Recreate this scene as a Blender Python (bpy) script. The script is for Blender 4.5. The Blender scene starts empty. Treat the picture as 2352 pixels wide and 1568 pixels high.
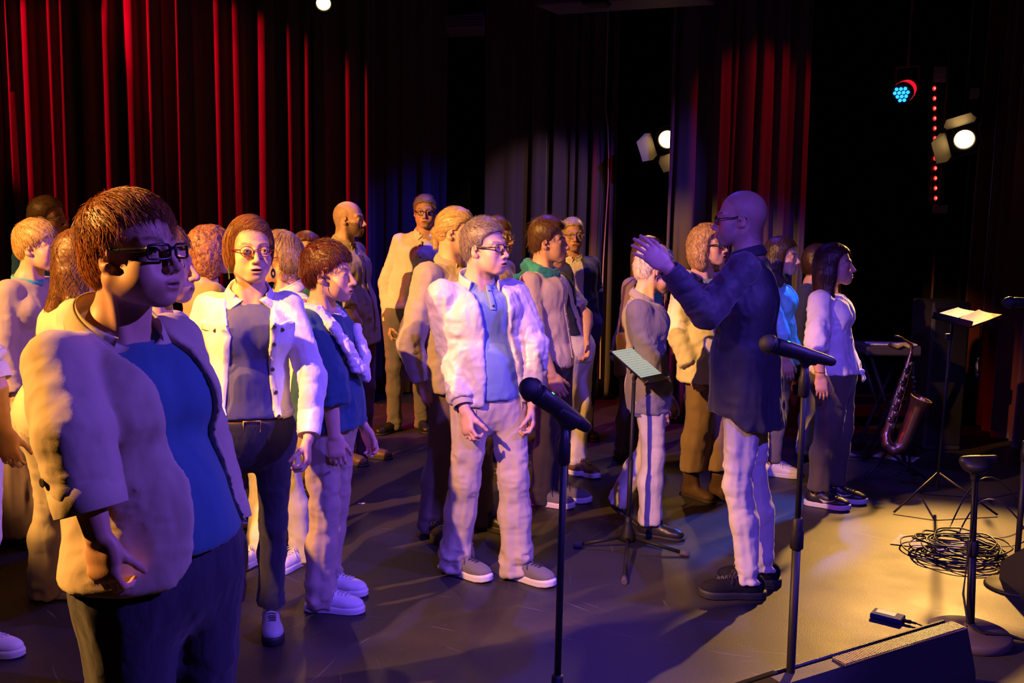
import bpy, math, random
import numpy as np
from mathutils import Vector, Matrix

random.seed(7)
np.random.seed(7)
SC = bpy.context.scene
COL = SC.collection
A = lambda *v: np.array(v, dtype=np.float64)

# ------------------------------------------------------------------ camera
FPX = 2200.0
PITCH = math.atan(279.0 / FPX)
ROLL = 0.015
CAM = A(0, 0, 1.63)
_f = A(0, math.cos(PITCH), -math.sin(PITCH))
_u = A(0, math.sin(PITCH), math.cos(PITCH))
_r = A(1, 0, 0)
CR = _r * math.cos(ROLL) + _u * math.sin(ROLL)
CU = _u * math.cos(ROLL) - _r * math.sin(ROLL)

def ray(px, py):
    return _f + CR * ((px - 1176) / FPX) - CU * ((py - 784) / FPX)

def at(px, py, Y):
    """world point of the photograph's pixel on the vertical plane y = Y"""
    d = ray(px, py)
    return CAM + d * (Y / d[1])

def floor_at(px, py, z=0.0):
    d = ray(px, py)
    return CAM + d * ((z - CAM[2]) / d[2])

cam_data = bpy.data.cameras.new('camera')
cam = bpy.data.objects.new('camera', cam_data)
COL.objects.link(cam)
cam_data.sensor_width = 36.0
cam_data.lens = 36.0 * FPX / 2352.0
cam_data.clip_start = 0.05
m = Matrix.Identity(4)
for i in range(3):
    m[i][0] = CR[i]; m[i][1] = CU[i]; m[i][2] = -_f[i]; m[i][3] = CAM[i]
cam.matrix_world = m
SC.camera = cam

# ------------------------------------------------------------------ world, exposure
SC.view_settings.view_transform = 'Standard'
SC.view_settings.look = 'None'
SC.view_settings.gamma = 1.0
SC.view_settings.exposure = 0.0
SC.view_settings.use_curve_mapping = False
SC.cycles.use_denoising = True
SC.cycles.max_bounces = 5
SC.cycles.diffuse_bounces = 2
SC.cycles.glossy_bounces = 2
SC.cycles.transparent_max_bounces = 8
SC.cycles.caustics_reflective = False
SC.cycles.caustics_refractive = False
world = bpy.data.worlds.new('world')
SC.world = world
world.use_nodes = True
world.node_tree.nodes['Background'].inputs[0].default_value = (0.006, 0.004, 0.012, 1)
world.node_tree.nodes['Background'].inputs[1].default_value = 0.12

# ------------------------------------------------------------------ stage lights
AMBER = (1.0, 0.44, 0.09)
WARM = (1.0, 0.50, 0.11)
VIOLET = (0.19, 0.09, 1.0)
BLUE = (0.05, 0.06, 1.0)
RED = (1.0, 0.0, 0.015)

def spot(name, loc, target, power, color, size, blend=0.4, radius=0.06):
    d = bpy.data.lights.new(name, 'SPOT')
    d.energy = power; d.color = color
    d.spot_size = math.radians(size); d.spot_blend = blend
    d.shadow_soft_size = radius
    o = bpy.data.objects.new(name, d)
    COL.objects.link(o)
    o.location = loc
    v = Vector(target) - Vector(loc)
    o.rotation_euler = v.to_track_quat('-Z', 'Y').to_euler()
    return o

# amber profile lamps on the left bars (out of frame), violet washes from the front bars,
# the amber lamps and the blue LED can that the frame shows, red cans over the curtain
L_KEY = spot('side_light', (-4.3, 1.6, 3.7), (-0.9, 5.2, 0.85), 2800, AMBER, 36, 0.25, 0.04)
L_KEYC = spot('front_side_light', (-2.9, -0.3, 4.2), (-0.4, 4.1, 0.9), 2500, AMBER, 21, 0.2, 0.04)
L_KEY2 = spot('side_light_low', (-4.6, 1.80, 3.3), (-0.9, 2.1, 1.3), 2600, AMBER, 36, 0.4, 0.05)
L_VR = spot('front_wash_right', (4.2, 2.0, 3.8), (-1.0, 3.2, 0.7), 1350, VIOLET, 35, 0.25, 0.05)
L_VL = spot('front_wash_left', (-2.4, 0.2, 3.9), (1.20, 4.6, 0.8), 420, VIOLET, 26, 0.4, 0.05)
L_VF = spot('front_wash_floor', (1.0, -1.5, 3.9), (0.9, 4.0, 0.0), 1100, (0.13, 0.06, 1.0), 40, 0.7, 0.08)
LAMP_R = at(2215, 320, 7.5); LAMP_M = at(1533, 320, 8.1); LAMP_T = at(743, 8, 7.6); LED_B = at(2070, 216, 7.0)
L_AC = spot('curtain_amber', (2.2, -0.6, 3.9), (0.22, 8.9, 1.75), 750, (1.0, 0.5, 0.3), 8, 0.7, 0.05)
L_VC = spot('curtain_violet', (3.6, 0.6, 3.9), (2.1, 8.0, 1.1), 900, VIOLET, 11, 0.8, 0.05)
L_VD = spot('curtain_violet_two', (3.5, 1.0, 3.9), (0.45, 8.9, 1.55), 900, VIOLET, 12, 0.8, 0.05)
L_VB = spot('front_wash_blouse', (0.3, 0.4, 3.9), (1.95, 5.6, 1.15), 420, VIOLET, 15, 0.5, 0.05)
L_R = spot('right_lamp_beam', LAMP_R + A(-0.10, -0.16, -0.05), (1.95, 3.3, 0), 1150, WARM, 45, 0.5, 0.05)
L_M = spot('middle_lamp_beam', LAMP_M + A(-0.06, -0.16, -0.06), (0.2, 4.4, 0.0), 50, WARM, 50, 0.5, 0.05)
L_T = spot('top_lamp_beam', LAMP_T + A(0, -0.16, -0.08), (-0.4, 4.6, 0.5), 60, WARM, 44, 0.5, 0.05)
L_B = spot('led_can_beam', LED_B + A(-0.12, -0.08, -0.07), (1.9, 5.85, 1.05), 520, (0.04, 0.15, 1.0), 22, 0.6, 0.05)
L_B2 = spot('led_can_back', (0.2, 7.4, 3.3), (-1.15, 9.1, 0.6), 110, (0.02, 0.04, 1.0), 40, 0.9, 0.08)
L_R1 = spot('red_can_one', (-5.9, 7.45, 4.0), (-2.9, 8.3, 2.0), 1000, RED, 40, 0.25, 0.04)
L_R2 = spot('red_can_two', (-4.0, 7.9, 4.2), (-1.7, 8.4, 1.9), 420, RED, 40, 0.3, 0.04)
L_R3 = spot('red_can_three', (3.2, 6.4, 4.2), (1.7, 8.0, 1.9), 120, RED, 34, 0.5, 0.04)
L_RL = spot('red_side', (-5.2, 5.0, 1.9), (0.0, 4.6, 0.7), 300, (1.0, 0.01, 0.03), 26, 0.6, 0.06)
L_BW = spot('blue_back_wash', (0.4, 7.2, 4.8), (0.1, 5.6, 0.0), 420, (0.08, 0.04, 1.0), 76, 0.8, 0.1)
L_KEY3 = spot('side_light_far', (-5.6, 2.6, 3.7), (-2.75, 5.5, 1.5), 420, AMBER, 20, 0.4, 0.05)


# ------------------------------------------------------------------ noise
def _hash(i, j, k, seed):
    h = (i * 374761393 + j * 668265263 + k * 2147483647 + seed * 974634777) & 0xFFFFFFFF
    h = ((h ^ (h >> 13)) * 1274126177) & 0xFFFFFFFF
    h = h ^ (h >> 16)
    return (h & 0xFFFF).astype(np.float64) / 32767.5 - 1.0

def noise3(P, seed=0):
    F = np.floor(P)
    I = F.astype(np.int64)
    f = P - F
    w = f * f * (3 - 2 * f)
    out = 0
    for a in (0, 1):
        wa = w[:, 0] if a else 1 - w[:, 0]
        for b in (0, 1):
            wb = w[:, 1] if b else 1 - w[:, 1]
            for c in (0, 1):
                wc = w[:, 2] if c else 1 - w[:, 2]
                out = out + wa * wb * wc * _hash(I[:, 0] + a, I[:, 1] + b, I[:, 2] + c, seed)
    return out

def fbm(P, seed=0, oct=3):
    s = 0; a = 1.0; t = 0
    for o in range(oct):
        s = s + a * noise3(P * (2 ** o) + 17.3 * o, seed + o); t += a; a *= 0.5
    return s / t

# ------------------------------------------------------------------ signed distance modelling
def unit(v):
    v = np.asarray(v, dtype=np.float64)
    return v / (np.linalg.norm(v) + 1e-12)

def frame(axis, side):
    w = unit(axis)
    u = np.asarray(side, float) - w * np.dot(side, w)
    if np.linalg.norm(u) < 1e-5:
        u = np.cross(w, A(0.3, 0.7, 0.1))
    u = unit(u)
    return u, np.cross(w, u), w

def rotm(ax, ang):
    return np.array(Matrix.Rotation(ang, 3, Vector(ax)))

class Sdf:
    def __init__(self):
        self.ops = []          # (kind, fn, lo, hi, k)

    def add(self, fn, lo, hi, k=0.02, kind='u'):
        self.ops.append((kind, fn, np.asarray(lo, float), np.asarray(hi, float), k))

    def ell(self, c, r, R=None, k=0.02, kind='u'):
        c = np.asarray(c, float); r = np.asarray(r, float)
        R = np.eye(3) if R is None else R
        Rf = R.astype(np.float32); cf = c.astype(np.float32); rf = r.astype(np.float32)
        def fn(P):
            q = (P - cf) @ Rf
            a = q / rf
            k0 = np.sqrt((a * a).sum(-1)) + 1e-6
            a = a / rf
            k1 = np.sqrt((a * a).sum(-1)) + 1e-6
            return k0 * (k0 - 1) / k1
        e = np.abs(R) @ r
        self.add(fn, c - e, c + e, k, kind)

    def tube(self, p0, p1, r0, r1, side=None, k=0.02, kind='u', flat1=False, flat0=False, ext=0.0):
        """tapered tube; r0, r1 scalar or (side radius, depth radius)"""
        p0 = np.asarray(p0, float); p1 = np.asarray(p1, float)
        if np.isscalar(r0): r0 = (r0, r0)
        if np.isscalar(r1): r1 = (r1, r1)
        L = float(np.linalg.norm(p1 - p0)) + 1e-9
        u, v, w = frame(p1 - p0, side if side is not None else A(1, 0, 0))
        F = np.stack([u, v, w], 1).astype(np.float32)
        c = p0.astype(np.float32)
        a0, b0 = r0; a1, b1 = r1
        def fn(P):
            q = (P - c) @ F
            t = np.clip(q[..., 2] / L, 0, 1)
            z = q[..., 2] - t * L
            a = a0 + (a1 - a0) * t; b = b0 + (b1 - b0) * t
            m_ = np.minimum(a, b)
            x = q[..., 0] / a; y = q[..., 1] / b; zz = z / m_
            k0 = np.sqrt(x * x + y * y + zz * zz) + 1e-6
            x = x / a; y = y / b; zz = zz / m_
            k1 = np.sqrt(x * x + y * y + zz * zz) + 1e-6
            d = k0 * (k0 - 1) / k1
            if flat1: d = np.maximum(d, q[..., 2] - L - ext)
            if flat0: d = np.maximum(d, -q[..., 2] - ext)
            return d
        r = max(max(r0), max(r1))
        self.add(fn, np.minimum(p0, p1) - r, np.maximum(p0, p1) + r, k, kind)

    def clip(self, fn, k=0.004):
        self.ops.append(('c', fn, None, None, k))

    def plane(self, p, n, k=0.004):
        p = np.asarray(p, np.float32); n = unit(n).astype(np.float32)
        self.clip(lambda P: (P - p) @ n, k)

    def grow(self, fn):
        self.ops.append(('g', fn, None, None, 0))

    @staticmethod
    def comb(D, d, kind, k):
        if kind == 'u':
            h = np.clip(0.5 + 0.5 * (D - d) / k, 0, 1)
            return D + (d - D) * h - k * h * (1 - h)
        if kind == 's': d = -d
        h = np.clip(0.5 - 0.5 * (D - d) / k, 0, 1)
        return D + (d - D) * h + k * h * (1 - h)

    def eval(self, P):
        P = P.astype(np.float32)
        D = np.full(P.shape[:-1], 1.0, np.float32)
        for kind, fn, lo, hi, k in self.ops:
            if kind == 'g': D = D - fn(P)
            else: D = self.comb(D, fn(P), kind, k)
        return D

    def grad(self, P, e=0.002):
        g = np.zeros_like(P)
        for i in range(3):
            o = np.zeros(3); o[i] = e
            g[:, i] = self.eval(P + o) - self.eval(P - o)
        return g / (np.linalg.norm(g, axis=1, keepdims=True) + 1e-9)

    def mesh(self, res):
        lo = np.min([o[2] for o in self.ops if o[0] == 'u'], axis=0) - 2.5 * res - 0.01
        hi = np.max([o[3] for o in self.ops if o[0] == 'u'], axis=0) + 2.5 * res + 0.01
        n = np.ceil((hi - lo) / res).astype(int) + 1
        ax = [(lo[i] + res * np.arange(n[i])).astype(np.float32) for i in range(3)]
        D = np.full(n, 1.0, np.float32)
        def pts(sl):
            X, Y, Z = np.meshgrid(ax[0][sl[0]], ax[1][sl[1]], ax[2][sl[2]], indexing='ij')
            return np.stack([X, Y, Z], -1)
        for kind, fn, l, h, k in self.ops:
            if l is None:
                # clips only matter near the surface
                msk = np.abs(D) < max(6 * res, 0.03) if kind == 'g' else D < 3 * res
                I = np.nonzero(msk)
                P = np.stack([ax[i][I[i]] for i in range(3)], -1)
                if kind == 'g': D[I] = D[I] - fn(P)
                else: D[I] = self.comb(D[I], fn(P), kind, k)
                continue
            pad = k + 2.5 * res
            sl = tuple(slice(max(0, int((l[i] - pad - lo[i]) / res)), min(n[i], int((h[i] + pad - lo[i]) / res) + 2)) for i in range(3))
            if any(s.stop <= s.start for s in sl): continue
            D[sl] = self.comb(D[sl], fn(pts(sl)), kind, k)
        return surface_net(D, lo, res)

_C = [(i, j, k) for i in (0, 1) for j in (0, 1) for k in (0, 1)]
_E = [(a, b) for a in range(8) for b in range(a + 1, 8) if sum(abs(_C[a][t] - _C[b][t]) for t in range(3)) == 1]

def surface_net(D, lo, res):
    D[0] = np.maximum(D[0], 1e-3); D[-1] = np.maximum(D[-1], 1e-3)
    D[:, 0] = np.maximum(D[:, 0], 1e-3); D[:, -1] = np.maximum(D[:, -1], 1e-3)
    D[:, :, 0] = np.maximum(D[:, :, 0], 1e-3); D[:, :, -1] = np.maximum(D[:, :, -1], 1e-3)
    S = D < 0
    n = S.shape
    cnt = np.zeros((n[0] - 1, n[1] - 1, n[2] - 1), np.int8)
    for (i, j, k) in _C:
        cnt += S[i:n[0] - 1 + i, j:n[1] - 1 + j, k:n[2] - 1 + k]
    act = (cnt > 0) & (cnt < 8)
    I = np.nonzero(act)
    N = len(I[0])
    if N == 0: return np.zeros((0, 3)), np.zeros((0, 4), int)
    V = [D[I[0] + c[0], I[1] + c[1], I[2] + c[2]].astype(np.float64) for c in _C]
    acc = np.zeros((N, 3)); num = np.zeros(N)
    for a, b in _E:
        m_ = (V[a] < 0) != (V[b] < 0)
        t = np.where(m_, V[a] / np.where(m_, V[a] - V[b], 1), 0)
        ca = np.array(_C[a], float); cb = np.array(_C[b], float)
        acc += np.where(m_[:, None], ca + (cb - ca) * t[:, None], 0); num += m_
    P = (acc / num[:, None] + np.stack(I, 1)) * res + lo
    idx = np.full(act.shape, -1, np.int64); idx[I] = np.arange(N)
    Q = []
    for ax_ in range(3):
        sa = [slice(None)] * 3; sb = [slice(None)] * 3
        sa[ax_] = slice(0, -1); sb[ax_] = slice(1, None)
        X = S[tuple(sa)] != S[tuple(sb)]
        o = [(ax_ + 1) % 3, (ax_ + 2) % 3]
        J = list(np.nonzero(X))
        ok = (J[o[0]] > 0) & (J[o[1]] > 0) & (J[o[0]] < n[o[0]] - 1) & (J[o[1]] < n[o[1]] - 1)
        J = [j[ok] for j in J]
        if not len(J[0]): continue
        def g(d0, d1):
            K = [j.copy() for j in J]; K[o[0]] += d0; K[o[1]] += d1
            return idx[K[0], K[1], K[2]]
        q = np.stack([g(-1, -1), g(0, -1), g(0, 0), g(-1, 0)], 1)
        fl = ~S[J[0], J[1], J[2]]
        q[fl] = q[fl][:, ::-1]
        Q.append(q)
    Q = np.concatenate(Q)
    return P, Q[(Q >= 0).all(1)]

def vnormals(V, Q):
    n = np.cross(V[Q[:, 2]] - V[Q[:, 0]], V[Q[:, 3]] - V[Q[:, 1]])
    N = np.zeros_like(V)
    for i in range(4): 
        for c in range(3): N[:, c] += np.bincount(Q[:, i], n[:, c], len(V))
    return N / (np.linalg.norm(N, axis=1, keepdims=True) + 1e-12)

def relax(V, Q, it=1, f=0.5):
    for _ in range(it):
        s = np.zeros_like(V); c = np.zeros(len(V))
        for a, b in ((0, 1), (1, 2), (2, 3), (3, 0)):
            for x, y in ((a, b), (b, a)):
                for d in range(3): s[:, d] += np.bincount(Q[:, x], V[Q[:, y], d], len(V))
                c += np.bincount(Q[:, x], minlength=len(V))
        V = V + (s / np.maximum(c, 1)[:, None] - V) * f
    return V

# ------------------------------------------------------------------ mesh output
def np_mesh(name, V, Q, smooth=True, cols=None):
    """V (n,3); Q (m,4) int array or list of arrays with 3 / 4 columns"""
    me = bpy.data.meshes.new(name)
    Qs = Q if isinstance(Q, list) else [Q]
    Qs = [q for q in Qs if len(q)]
    me.vertices.add(len(V))
    me.vertices.foreach_set('co', np.asarray(V, np.float32).ravel())
    nl = sum(q.size for q in Qs); npoly = sum(len(q) for q in Qs)
    me.loops.add(nl); me.polygons.add(npoly)
    me.loops.foreach_set('vertex_index', np.concatenate([q.ravel() for q in Qs]).astype(np.int32))
    st = []; c = 0
    for q in Qs:
        st.append(c + np.arange(len(q)) * q.shape[1]); c += q.size
    me.polygons.foreach_set('loop_start', np.concatenate(st).astype(np.int32))
    me.update(calc_edges=True)
    if smooth: me.polygons.foreach_set('use_smooth', np.ones(npoly, bool))
    if cols is not None:
        at_ = me.color_attributes.new('Col', 'FLOAT_COLOR', 'POINT')
        at_.data.foreach_set('color', np.concatenate([cols, np.ones((len(cols), 1))], 1).astype(np.float32).ravel())
    me.validate()
    return me

def link(name, me, mat=None, parent=None):
    if mat is not None:
        me.materials.clear()
        for x in (mat if isinstance(mat, (list, tuple)) else [mat]): me.materials.append(x)
    o = bpy.data.objects.new(name, me)
    COL.objects.link(o)
    if parent is not None:
        o.parent = parent
        o.matrix_parent_inverse = parent.matrix_basis.inverted()
    return o

def thing(name, label, cat, loc=(0, 0, 0), group=None):
    o = bpy.data.objects.new(name, None)
    COL.objects.link(o)
    o.location = [float(c) for c in loc]
    o.empty_display_size = 0.1
    o['label'] = label; o['category'] = cat
    if group: o['group'] = group
    return o

def tag(o, label, cat, group=None):
    o['label'] = label; o['category'] = cat
    if group: o['group'] = group
    return o

def struct(o):
    o['kind'] = 'structure'
    return o

class MB:
    """collects simple solids into one mesh"""
    def __init__(self): self.v = []; self.f = []; self.sm = []
    def _a(self, vs, fs, sm=True):
        b = len(self.v); self.v += [tuple(map(float, x)) for x in vs]
        self.f += [tuple(b + i for i in f) for f in fs]; self.sm += [sm] * len(fs)
        return self
    def box(self, c, s, R=None, bev=0.0):
        """box with chamfered edges; s = full sizes, R = columns are the axes"""
        c = np.asarray(c, float); h = np.asarray(s, float) / 2
        R = np.eye(3) if R is None else np.asarray(R, float)
        bev = min(bev, h.min() * 0.95)
        if bev <= 0:
            vs = [c + R @ (h * A(x, y, z)) for x in (-1, 1) for y in (-1, 1) for z in (-1, 1)]
            return self._a(vs, [(0, 1, 3, 2), (4, 6, 7, 5), (0, 4, 5, 1), (2, 3, 7, 6), (0, 2, 6, 4), (1, 5, 7, 3)], False)
        vs = []; ix = {}
        for sx in (-1, 1):
            for sy in (-1, 1):
                for sz in (-1, 1):
                    for a_ in range(3):
                        q = h - bev; q = q * A(sx, sy, sz); q[a_] = h[a_] * (sx, sy, sz)[a_]
                        ix[(sx, sy, sz, a_)] = len(vs); vs.append(c + R @ q)
        fs = []
        for a_ in range(3):
            b_, c_ = (a_ + 1) % 3, (a_ + 2) % 3
            for s_ in (-1, 1):
                q = []
                for (t, u_) in ((-1, -1), (1, -1), (1, 1), (-1, 1)):
                    sg = [0, 0, 0]; sg[a_] = s_; sg[b_] = t; sg[c_] = u_
                    q.append(ix[(*sg, a_)])
                fs.append(tuple(q if s_ > 0 else q[::-1]))
            for s1 in (-1, 1):
                for s2 in (-1, 1):
                    sg0 = [0, 0, 0]; sg0[b_] = s1; sg0[c_] = s2; sg1 = list(sg0)
                    sg0[a_] = -1; sg1[a_] = 1
                    q = [ix[(*sg0, b_)], ix[(*sg1, b_)], ix[(*sg1, c_)], ix[(*sg0, c_)]]
                    fs.append(tuple(q if s1 * s2 < 0 else q[::-1]))
        for sx in (-1, 1):
            for sy in (-1, 1):
                for sz in (-1, 1):
                    q = [ix[(sx, sy, sz, i)] for i in range(3)]
                    fs.append(tuple(q if sx * sy * sz > 0 else q[::-1]))
        return self._a(vs, fs, False)
    def lathe(self, p, axis, prof, n=20, side=A(1, 0, 0), asp=1.0, caps=True, sm=True):
        """prof: list of (distance along axis, radius)"""
        u, v, w = frame(axis, side); p = np.asarray(p, float)
        vs = []; fs = []
        for d, r in prof:
            for i in range(n):
                a_ = 2 * math.pi * i / n
                vs.append(p + w * d + u * r * math.cos(a_) + v * r * asp * math.sin(a_))
        for j in range(len(prof) - 1):
            for i in range(n):
                k = (i + 1) % n
                fs.append((j * n + i, j * n + k, (j + 1) * n + k, (j + 1) * n + i))
        self._a(vs, fs, sm)
        if caps:
            b = len(self.v) - len(vs)
            self.f.append(tuple(b + i for i in range(n))[::-1]); self.sm.append(False)
            b += (len(prof) - 1) * n
            self.f.append(tuple(b + i for i in range(n))); self.sm.append(False)
        return self
    def cyl(self, p0, p1, r0, r1=None, n=14):
        p0 = np.asarray(p0, float); p1 = np.asarray(p1, float)
        L = np.linalg.norm(p1 - p0)
        return self.lathe(p0, p1 - p0, [(0, r0), (L, r0 if r1 is None else r1)], n)
    def tube(self, pts, r, n=8, closed=False, up=A(0, 0, 1), caps=True):
        """sweep; r scalar, (a,b) or a list of those per point; a lies along 'up'"""
        P = [np.asarray(p, float) for p in pts]; N = len(P)
        vs = []; fs = []; u = None
        for i in range(N):
            if closed: t = P[(i + 1) % N] - P[i - 1]
            else: t = P[min(i + 1, N - 1)] - P[max(i - 1, 0)]
            t = unit(t)
            ref = np.asarray(up[i] if isinstance(up, list) else up, float) if (u is None or isinstance(up, list) or up is not None) else u
            u_ = ref - t * np.dot(ref, t)
            if np.linalg.norm(u_) < 0.05: u_ = (u if u is not None else A(1, 0.2, 0)) ; u_ = u_ - t * np.dot(u_, t)
            u = unit(u_); v = np.cross(t, u)
            rr = r[i] if isinstance(r, list) else r
            a_, b_ = (rr, rr) if np.isscalar(rr) else rr
            for j in range(n):
                g = 2 * math.pi * j / n
                vs.append(P[i] + u * a_ * math.cos(g) + v * b_ * math.sin(g))
        for i in range(N if closed else N - 1):
            for j in range(n):
                k = (j + 1) % n; i2 = (i + 1) % N
                fs.append((i * n + j, i2 * n + j, i2 * n + k, i * n + k)[::-1])
        b = len(self.v)
        self._a(vs, fs)
        if caps and not closed:
            self.f.append(tuple(b + i for i in range(n))[::-1][::-1]); self.sm.append(False)
            self.f.append(tuple(b + (N - 1) * n + i for i in range(n))[::-1]); self.sm.append(False)
        return self
    def ball(self, c, r, R=None, n=14):
        c = np.asarray(c, float); r = np.asarray([r] * 3 if np.isscalar(r) else r, float)
        R = np.eye(3) if R is None else R
        vs = []; fs = []; m_ = n // 2
        for i in range(m_ + 1):
            th = math.pi * i / m_
            for j in range(n):
                ph = 2 * math.pi * j / n
                vs.append(c + R @ (r * A(math.sin(th) * math.cos(ph), math.sin(th) * math.sin(ph), math.cos(th))))
        for i in range(m_):
            for j in range(n):
                k = (j + 1) % n
                fs.append((i * n + j, (i + 1) * n + j, (i + 1) * n + k, i * n + k))
        return self._a(vs, fs)
    def prism(self, pts, off, sm=False):
        """closed outline (list of 3D points) extruded by the vector off"""
        P = [np.asarray(p, float) for p in pts]; n = len(P); off = np.asarray(off, float)
        vs = P + [p + off for p in P]
        fs = [(i, (i + 1) % n, n + (i + 1) % n, n + i) for i in range(n)]
        self._a(vs, fs, sm)
        b = len(self.v) - 2 * n
        self.f.append(tuple(b + i for i in range(n))[::-1]); self.sm.append(False)
        self.f.append(tuple(b + n + i for i in range(n))); self.sm.append(False)
        return self
    def mesh(self, name):
        me = bpy.data.meshes.new(name)
        me.from_pydata(self.v, [], self.f)
        me.polygons.foreach_set('use_smooth', self.sm)
        me.validate(); me.update()
        return me
    def build(self, name, mat, parent=None):
        return link(name, self.mesh(name), mat, parent)

# ------------------------------------------------------------------ materials
def nt(name):
    mt = bpy.data.materials.new(name); mt.use_nodes = True
    t = mt.node_tree; return mt, t, t.nodes['Principled BSDF']

def N(t, typ, **kw):
    n = t.nodes.new(typ)
    for k, v in kw.items():
        if k in ('operation', 'blend_type', 'data_type', 'noise_dimensions', 'wave_type', 'feature', 'bands_direction', 'attribute_name', 'interpolation_type', 'wave_profile'): setattr(n, k, v)
        else: n.inputs[k.replace('_', ' ')].default_value = v
    return n

_MC = {}
def cloth(name, col, rough=0.85, weave=600, wr=0.5, wrinkle=15, sheen=0.15, var=0.12, spec=0.25):
    """woven cloth: colour variation, a fine weave and soft creases in the bump"""
    key = ('c', name)
    if key in _MC: return _MC[key]
    mt, t, b = nt(name)
    tc = N(t, 'ShaderNodeTexCoord')
    n1 = N(t, 'ShaderNodeTexNoise', Scale=9.0, Detail=4.0)
    t.links.new(tc.outputs['Object'], n1.inputs['Vector'])
    mix = N(t, 'ShaderNodeMix', data_type='RGBA')
    c = np.array(col[:3])
    mix.inputs[6].default_value = (*(c * (1 - var)), 1); mix.inputs[7].default_value = (*(np.minimum(c * (1 + var), 1)), 1)
    t.links.new(n1.outputs[0], mix.inputs[0])
    t.links.new(mix.outputs[2], b.inputs['Base Color'])
    b.inputs['Roughness'].default_value = rough
    b.inputs['Specular IOR Level'].default_value = spec
    b.inputs['Sheen Weight'].default_value = sheen
    b.inputs['Sheen Roughness'].default_value = 0.5
    n2 = N(t, 'ShaderNodeTexNoise', Scale=float(weave), Detail=2.0)
    t.links.new(tc.outputs['Object'], n2.inputs['Vector'])
    # creases: warped, stretched noise
    mp = N(t, 'ShaderNodeMapping'); mp.inputs['Scale'].default_value = (1, 1, 0.55)
    t.links.new(tc.outputs['Object'], mp.inputs['Vector'])
    n3 = N(t, 'ShaderNodeTexNoise', Scale=float(wrinkle), Detail=2.0, Distortion=0.35)
    t.links.new(mp.outputs[0], n3.inputs['Vector'])
    b1 = N(t, 'ShaderNodeBump', Strength=0.35, Distance=0.0007)
    t.links.new(n2.outputs[0], b1.inputs['Height'])
    b2 = N(t, 'ShaderNodeBump', Strength=min(wr * 1.1, 1.0), Distance=0.010)
    t.links.new(n3.outputs[0], b2.inputs['Height']); t.links.new(b1.outputs[0], b2.inputs['Normal'])
    t.links.new(b2.outputs[0], b.inputs['Normal'])
    _MC[key] = mt
    return mt

def plain(name, col, rough=0.5, metal=0.0, bump=0.0, bscale=200, spec=0.5, coat=0.0, emit=None, estr=1.0, var=0.0):
    key = ('p', name)
    if key in _MC: return _MC[key]
    mt, t, b = nt(name)
    b.inputs['Base Color'].default_value = (*col[:3], 1)
    b.inputs['Roughness'].default_value = rough; b.inputs['Metallic'].default_value = metal
    b.inputs['Specular IOR Level'].default_value = spec
    b.inputs['Coat Weight'].default_value = coat
    tc = N(t, 'ShaderNodeTexCoord')
    n1 = N(t, 'ShaderNodeTexNoise', Scale=float(bscale), Detail=3.0)
    t.links.new(tc.outputs['Object'], n1.inputs['Vector'])
    mr = N(t, 'ShaderNodeMapRange'); mr.inputs['To Min'].default_value = max(rough - 0.08, 0.02); mr.inputs['To Max'].default_value = min(rough + 0.08, 1)
    t.links.new(n1.outputs[0], mr.inputs[0]); t.links.new(mr.outputs[0], b.inputs['Roughness'])
    if bump:
        bp = N(t, 'ShaderNodeBump', Strength=bump, Distance=0.001)
        t.links.new(n1.outputs[0], bp.inputs['Height']); t.links.new(bp.outputs[0], b.inputs['Normal'])
    if emit:
        b.inputs['Emission Color'].default_value = (*emit, 1); b.inputs['Emission Strength'].default_value = estr
    _MC[key] = mt
    return mt

def attr_mat(name, rough, spec=0.4, bump=0.2, bscale=300, dist=0.001, sheen=0.0, aniso=0.0):
    key = ('a', name)
    if key in _MC: return _MC[key]
    mt, t, b = nt(name)
    a = N(t, 'ShaderNodeAttribute', attribute_name='Col')
    t.links.new(a.outputs['Color'], b.inputs['Base Color'])
    b.inputs['Roughness'].default_value = rough; b.inputs['Specular IOR Level'].default_value = spec
    b.inputs['Sheen Weight'].default_value = sheen
    b.inputs['Anisotropic'].default_value = aniso
    tc = N(t, 'ShaderNodeTexCoord')
    n1 = N(t, 'ShaderNodeTexNoise', Scale=float(bscale), Detail=3.0)
    t.links.new(tc.outputs['Object'], n1.inputs['Vector'])
    bp = N(t, 'ShaderNodeBump', Strength=bump, Distance=dist)
    t.links.new(n1.outputs[0], bp.inputs['Height']); t.links.new(bp.outputs[0], b.inputs['Normal'])
    _MC[key] = mt
    return mt

M_SKIN = attr_mat('skin', 0.5, 0.4, 0.25, 420, 0.0008)
M_HAIR = attr_mat('hair', 0.42, 0.5, 0.5, 500, 0.001, aniso=0.3)

def glass_mat():
    mt, t, b = nt('spectacle_glass')
    out = t.nodes['Material Output']
    tr = N(t, 'ShaderNodeBsdfTransparent'); gl = N(t, 'ShaderNodeBsdfGlossy', Roughness=0.03)
    fr = N(t, 'ShaderNodeFresnel', IOR=1.5)
    mx = N(t, 'ShaderNodeMixShader')
    t.links.new(fr.outputs[0], mx.inputs[0]); t.links.new(tr.outputs[0], mx.inputs[1]); t.links.new(gl.outputs[0], mx.inputs[2])
    t.links.new(mx.outputs[0], out.inputs['Surface'])
    return mt
M_LENS = glass_mat()

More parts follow.
